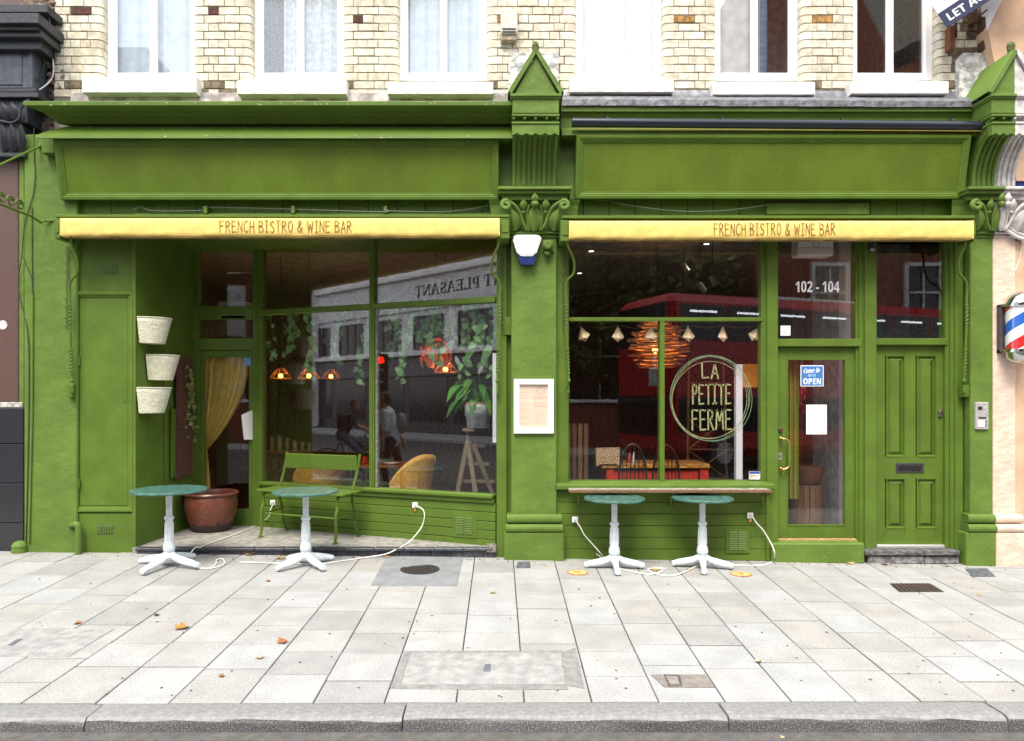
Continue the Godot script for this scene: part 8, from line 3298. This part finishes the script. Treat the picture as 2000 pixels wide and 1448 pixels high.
# ------------------------------------------------------------------ passers-by, mirrored in the slanting window
func body_mesh(bones: Array, cell: float) -> ArrayMesh:
	# bones: [a, ra, b, rb, colour]; smooth union of tapered capsules, meshed as surface nets with the colour of the nearest bone
	var lo := Vector3.ONE * 99.0
	var hi := Vector3.ONE * -99.0
	for b in bones:
		for e in [[b[0], b[1]], [b[2], b[3]]]:
			for k in 3:
				lo[k] = minf(lo[k], e[0][k] - e[1] - 0.05)
				hi[k] = maxf(hi[k], e[0][k] + e[1] + 0.05)
	var n := Vector3i(((hi - lo) / cell).ceil()) + Vector3i.ONE * 2
	var field := PackedFloat32Array()
	field.resize(n.x * n.y * n.z)
	field.fill(1.0)
	for b in bones:
		var a: Vector3 = b[0]
		var d: Vector3 = b[2] - a
		var l2 := maxf(d.length_squared(), 1e-8)
		var most := maxf(b[1], b[3]) + 0.06
		var b0 := Vector3i(((Vector3(minf(a.x, b[2].x), minf(a.y, b[2].y), minf(a.z, b[2].z)) - Vector3.ONE * most - lo) / cell).floor()).clamp(Vector3i.ZERO, n - Vector3i.ONE)
		var b1 := Vector3i(((Vector3(maxf(a.x, b[2].x), maxf(a.y, b[2].y), maxf(a.z, b[2].z)) + Vector3.ONE * most - lo) / cell).ceil()).clamp(Vector3i.ZERO, n - Vector3i.ONE)
		for z in range(b0.z, b1.z + 1):
			for y in range(b0.y, b1.y + 1):
				for x in range(b0.x, b1.x + 1):
					var p := lo + Vector3(x, y, z) * cell
					var t := clampf((p - a).dot(d) / l2, 0.0, 1.0)
					var s := p.distance_to(a + d * t) - lerpf(b[1], b[3], t)
					var i := (z * n.y + y) * n.x + x
					var f := field[i]
					var h := clampf(0.5 + 0.5 * (f - s) / 0.03, 0.0, 1.0)
					field[i] = lerpf(f, s, h) - 0.03 * h * (1.0 - h)
	var index := {}
	var verts := []
	for z in n.z - 1:
		for y in n.y - 1:
			for x in n.x - 1:
				var i := (z * n.y + y) * n.x + x
				var f0 := field[i]
				var f := [f0, field[i + 1], field[i + n.x], field[i + n.x + 1], field[i + n.x * n.y], field[i + n.x * n.y + 1], field[i + n.x * n.y + n.x], field[i + n.x * n.y + n.x + 1]]
				var inside := 0
				for v in f:
					inside += int(v < 0.0)
				if inside == 0 or inside == 8:
					continue
				var sum := Vector3.ZERO
				var c := 0
				for e in [[0, 1], [2, 3], [4, 5], [6, 7], [0, 2], [1, 3], [4, 6], [5, 7], [0, 4], [1, 5], [2, 6], [3, 7]]:
					var u: float = f[e[0]]
					var v: float = f[e[1]]
					if (u < 0.0) != (v < 0.0):
						var t := u / (u - v)
						var pa := Vector3(e[0] & 1, (e[0] >> 1) & 1, e[0] >> 2)
						var pb := Vector3(e[1] & 1, (e[1] >> 1) & 1, e[1] >> 2)
						sum += pa.lerp(pb, t)
						c += 1
				index[i] = verts.size()
				verts.append(lo + (Vector3(x, y, z) + sum / c) * cell)
	var st := SurfaceTool.new()
	st.begin(Mesh.PRIMITIVE_TRIANGLES)
	st.set_smooth_group(0)
	for v in verts:
		var best := 9.0
		var col := Color.WHITE
		for b in bones:
			var d: Vector3 = b[2] - b[0]
			var t := clampf((v - b[0]).dot(d) / maxf(d.length_squared(), 1e-8), 0.0, 1.0)
			var s: float = v.distance_to(b[0] + d * t) - lerpf(b[1], b[3], t)
			if s < best:
				best = s
				col = b[4]
		st.set_color(col)
		st.add_vertex(v)
	var sx := 1
	var sy := n.x
	var sz := n.x * n.y
	for z in range(1, n.z - 1):
		for y in range(1, n.y - 1):
			for x in range(1, n.x - 1):
				var i := z * sz + y * sy + x
				var inside := field[i] < 0.0
				for e in [[sx, sy, sz], [sy, sz, sx], [sz, sx, sy]]:
					if inside == (field[i + e[0]] < 0.0):
						continue
					var q := [index.get(i - e[1] - e[2], -1), index.get(i - e[2], -1), index.get(i, -1), index.get(i - e[1], -1)]
					if -1 in q:
						continue
					if not inside:
						q.reverse()
					for k in [0, 2, 1, 0, 3, 2]:
						st.add_index(q[k])
	st.generate_normals()
	return st.commit()

func hand_bones(w: Vector3, dir: Vector3, side: Vector3, c: Color) -> Array:
	var out := [[w, 0.026, w + dir * 0.08, 0.034, c]]
	for k in 4:
		var b := w + dir * 0.09 + side * (-0.03 + 0.02 * k)
		out.append([b, 0.010, b + dir * [0.055, 0.07, 0.065, 0.05][k] + Vector3(0, -0.02, 0), 0.008, c])
	out.append([w + dir * 0.02 + side * 0.03, 0.012, w + dir * 0.07 + side * 0.055, 0.009, c])
	return out

func make_people():
	var skin := Color(0.38, 0.22, 0.15)
	var mt := mat("clothing", Color.WHITE, 0.85, "mottle", 3.0)
	mt.vertex_color_use_as_albedo = true
	# walker in a pale shirt, stooping a little under a bag
	var shirt := Color(0.55, 0.62, 0.70)
	var dark := Color(0.05, 0.02, 0.03)
	var b := [
		[Vector3(0, 0.98, 0), 0.15, Vector3(0.02, 1.20, 0), 0.15, shirt], [Vector3(0.02, 1.20, 0), 0.15, Vector3(0.08, 1.40, 0), 0.14, shirt],
		[Vector3(0.08, 1.42, -0.16), 0.07, Vector3(0.08, 1.42, 0.16), 0.07, shirt],
		[Vector3(0.09, 1.45, 0), 0.055, Vector3(0.12, 1.55, 0), 0.052, skin], [Vector3(0.13, 1.60, 0), 0.085, Vector3(0.12, 1.68, 0), 0.095, skin],
		[Vector3(0.10, 1.66, 0), 0.095, Vector3(0.10, 1.71, 0), 0.088, Color(0.03, 0.02, 0.015)], [Vector3(0.22, 1.62, 0), 0.018, Vector3(0.225, 1.60, 0), 0.02, skin],
	]
	for s in [-1, 1]:
		b.append([Vector3(0.08, 1.42, s * 0.18), 0.062, Vector3(0.06, 1.16, s * 0.24), 0.048, shirt])
		b.append([Vector3(0.06, 1.16, s * 0.24), 0.042, Vector3(0.16 * s, 0.95, s * 0.25), 0.032, skin])
		b += hand_bones(Vector3(0.16 * s, 0.95, s * 0.25), Vector3(0.25 * s, -0.95, 0).normalized(), Vector3(0.9, 0.2, 0), skin)
		b.append([Vector3(0, 0.95, s * 0.09), 0.10, Vector3(s * 0.12, 0.52, s * 0.10), 0.066, dark])
		b.append([Vector3(s * 0.12, 0.52, s * 0.10), 0.062, Vector3(s * 0.12 - 0.06, 0.10, s * 0.10), 0.042, dark])
		b.append([Vector3(s * 0.12 - 0.08, 0.045, s * 0.10), 0.042, Vector3(s * 0.12 + 0.10, 0.035, s * 0.10), 0.034, Color(0.04, 0.04, 0.04)])
	var p1 := thing("person", "person in a pale blue shirt and dark trousers walking with a shoulder bag", "person", Vector3(-4.85, ground(-4.85, 2.25), 2.25))
	p1.rotation.y = 2.4
	part("body", body_mesh(b, 0.016), mt, p1, true)
	var bag := MB.new()
	bag.ball(Vector3(-0.16, 1.25, -0.04), Vector3(0.10, 0.19, 0.15), 10, 14)
	part("bag", bag, mat("grey_bag", L(0.16, 0.16, 0.18), 0.8, ""), p1, true)
	# cyclist with a rucksack
	var tee := Color(0.035, 0.037, 0.042)
	var jean := Color(0.07, 0.10, 0.17)
	var c := [
		[Vector3(-0.18, 0.98, 0), 0.14, Vector3(-0.06, 1.22, 0), 0.14, tee], [Vector3(-0.06, 1.22, 0), 0.14, Vector3(0.05, 1.42, 0), 0.13, tee],
		[Vector3(0.05, 1.43, -0.17), 0.065, Vector3(0.05, 1.43, 0.17), 0.065, tee],
		[Vector3(0.07, 1.46, 0), 0.055, Vector3(0.11, 1.56, 0), 0.052, skin], [Vector3(0.13, 1.61, 0), 0.085, Vector3(0.11, 1.68, 0), 0.093, skin],
		[Vector3(0.09, 1.68, 0), 0.096, Vector3(0.10, 1.72, 0), 0.092, Color(0.05, 0.055, 0.07)], [Vector3(0.215, 1.63, 0), 0.018, Vector3(0.22, 1.61, 0), 0.02, skin],
	]
	for s in [-1, 1]:
		c.append([Vector3(0.05, 1.42, s * 0.18), 0.058, Vector3(0.16, 1.20, s * 0.25), 0.044, tee])
		c.append([Vector3(0.16, 1.20, s * 0.25), 0.040, Vector3(0.42, 1.06, s * 0.24), 0.030, skin])
		c += hand_bones(Vector3(0.42, 1.06, s * 0.24), Vector3(0.8, -0.6, 0).normalized(), Vector3(0, 0, -s), skin)
		var knee := Vector3(0.26, 0.72 if s > 0 else 0.55, s * 0.11)
		var foot := Vector3(0.14 + 0.05 * s, 0.34 if s > 0 else 0.14, s * 0.11)
		c.append([Vector3(-0.16, 0.96, s * 0.09), 0.10, knee, 0.066, jean])
		c.append([knee, 0.060, foot, 0.042, jean])
		c.append([foot + Vector3(-0.04, -0.05, 0), 0.04, foot + Vector3(0.13, -0.06, 0), 0.034, Color(0.5, 0.5, 0.5)])
	var p2 := thing("person", "cyclist in a dark T-shirt and cap with a black rucksack", "person", Vector3(-8.74, -0.142, 4.0))
	p2.rotation.y = -0.9
	part("body", body_mesh(c, 0.016), mt, p2, true)
	var sack := MB.new()
	sack.ball(Vector3(-0.20, 1.28, 0), Vector3(0.11, 0.22, 0.15), 10, 14)
	part("rucksack", sack, mat("black_cloth", L(0.012, 0.012, 0.014), 0.9, ""), p2, true)
	bicycle(Vector3(-8.74, -0.142, 4.0), -0.9)

func bicycle(at: Vector3, turn: float):
	var t := thing("bicycle", "black bicycle ridden by the cyclist with the rucksack", "bicycle", at)
	t.rotation.y = turn
	for x in [-0.52, 0.52]:
		var w := node_part("wheel", t)
		w.position = Vector3(x, 0.34, 0)
		var ty := MB.new()
		var pts := []
		for i in 33:
			pts.append(Vector3(cos(TAU * i / 32) * 0.32, sin(TAU * i / 32) * 0.32, 0))
		ty.tube(pts, 0.02, 8)
		part("tyre", ty, black, w, true)
		for k in 12:
			var sp := MB.new()
			sp.tube([Vector3.ZERO, Vector3(cos(TAU * k / 12), sin(TAU * k / 12), 0) * 0.31], 0.003, 4)
			part("spoke", sp, mats["chrome"], w, true)
	var f := MB.new()
	var bb := Vector3(-0.05, 0.30, 0)
	var seat := Vector3(-0.20, 0.80, 0)
	var head := Vector3(0.36, 0.82, 0)
	for s in [[bb, seat], [bb, head + Vector3(0.03, -0.1, 0)], [seat + Vector3(0.01, -0.05, 0), head], [Vector3(-0.52, 0.34, 0), bb], [Vector3(-0.52, 0.34, 0), seat], [Vector3(0.52, 0.34, 0), head + Vector3(-0.03, 0.16, 0)]]:
		f.tube(s, 0.017, 8)
	part("frame", f, black, t, true)
	var h := MB.new()
	h.tube([Vector3(0.38, 1.0, -0.28), Vector3(0.36, 1.01, 0), Vector3(0.38, 1.0, 0.28)], 0.014, 8)
	part("handlebar", h, black, t, true)
	var sd := MB.new()
	sd.ball(Vector3(-0.20, 0.86, 0), Vector3(0.13, 0.03, 0.07), 6, 12)
	part("saddle", sd, black, t, true)
	var pd := MB.new()
	pd.tube([bb + Vector3(0.08, 0.12, 0.10), bb + Vector3(0, 0, 0.06), bb + Vector3(0, 0, -0.06), bb + Vector3(-0.08, -0.12, -0.10)], 0.012, 6)
	part("crank", pd, mats["chrome"], t, true)
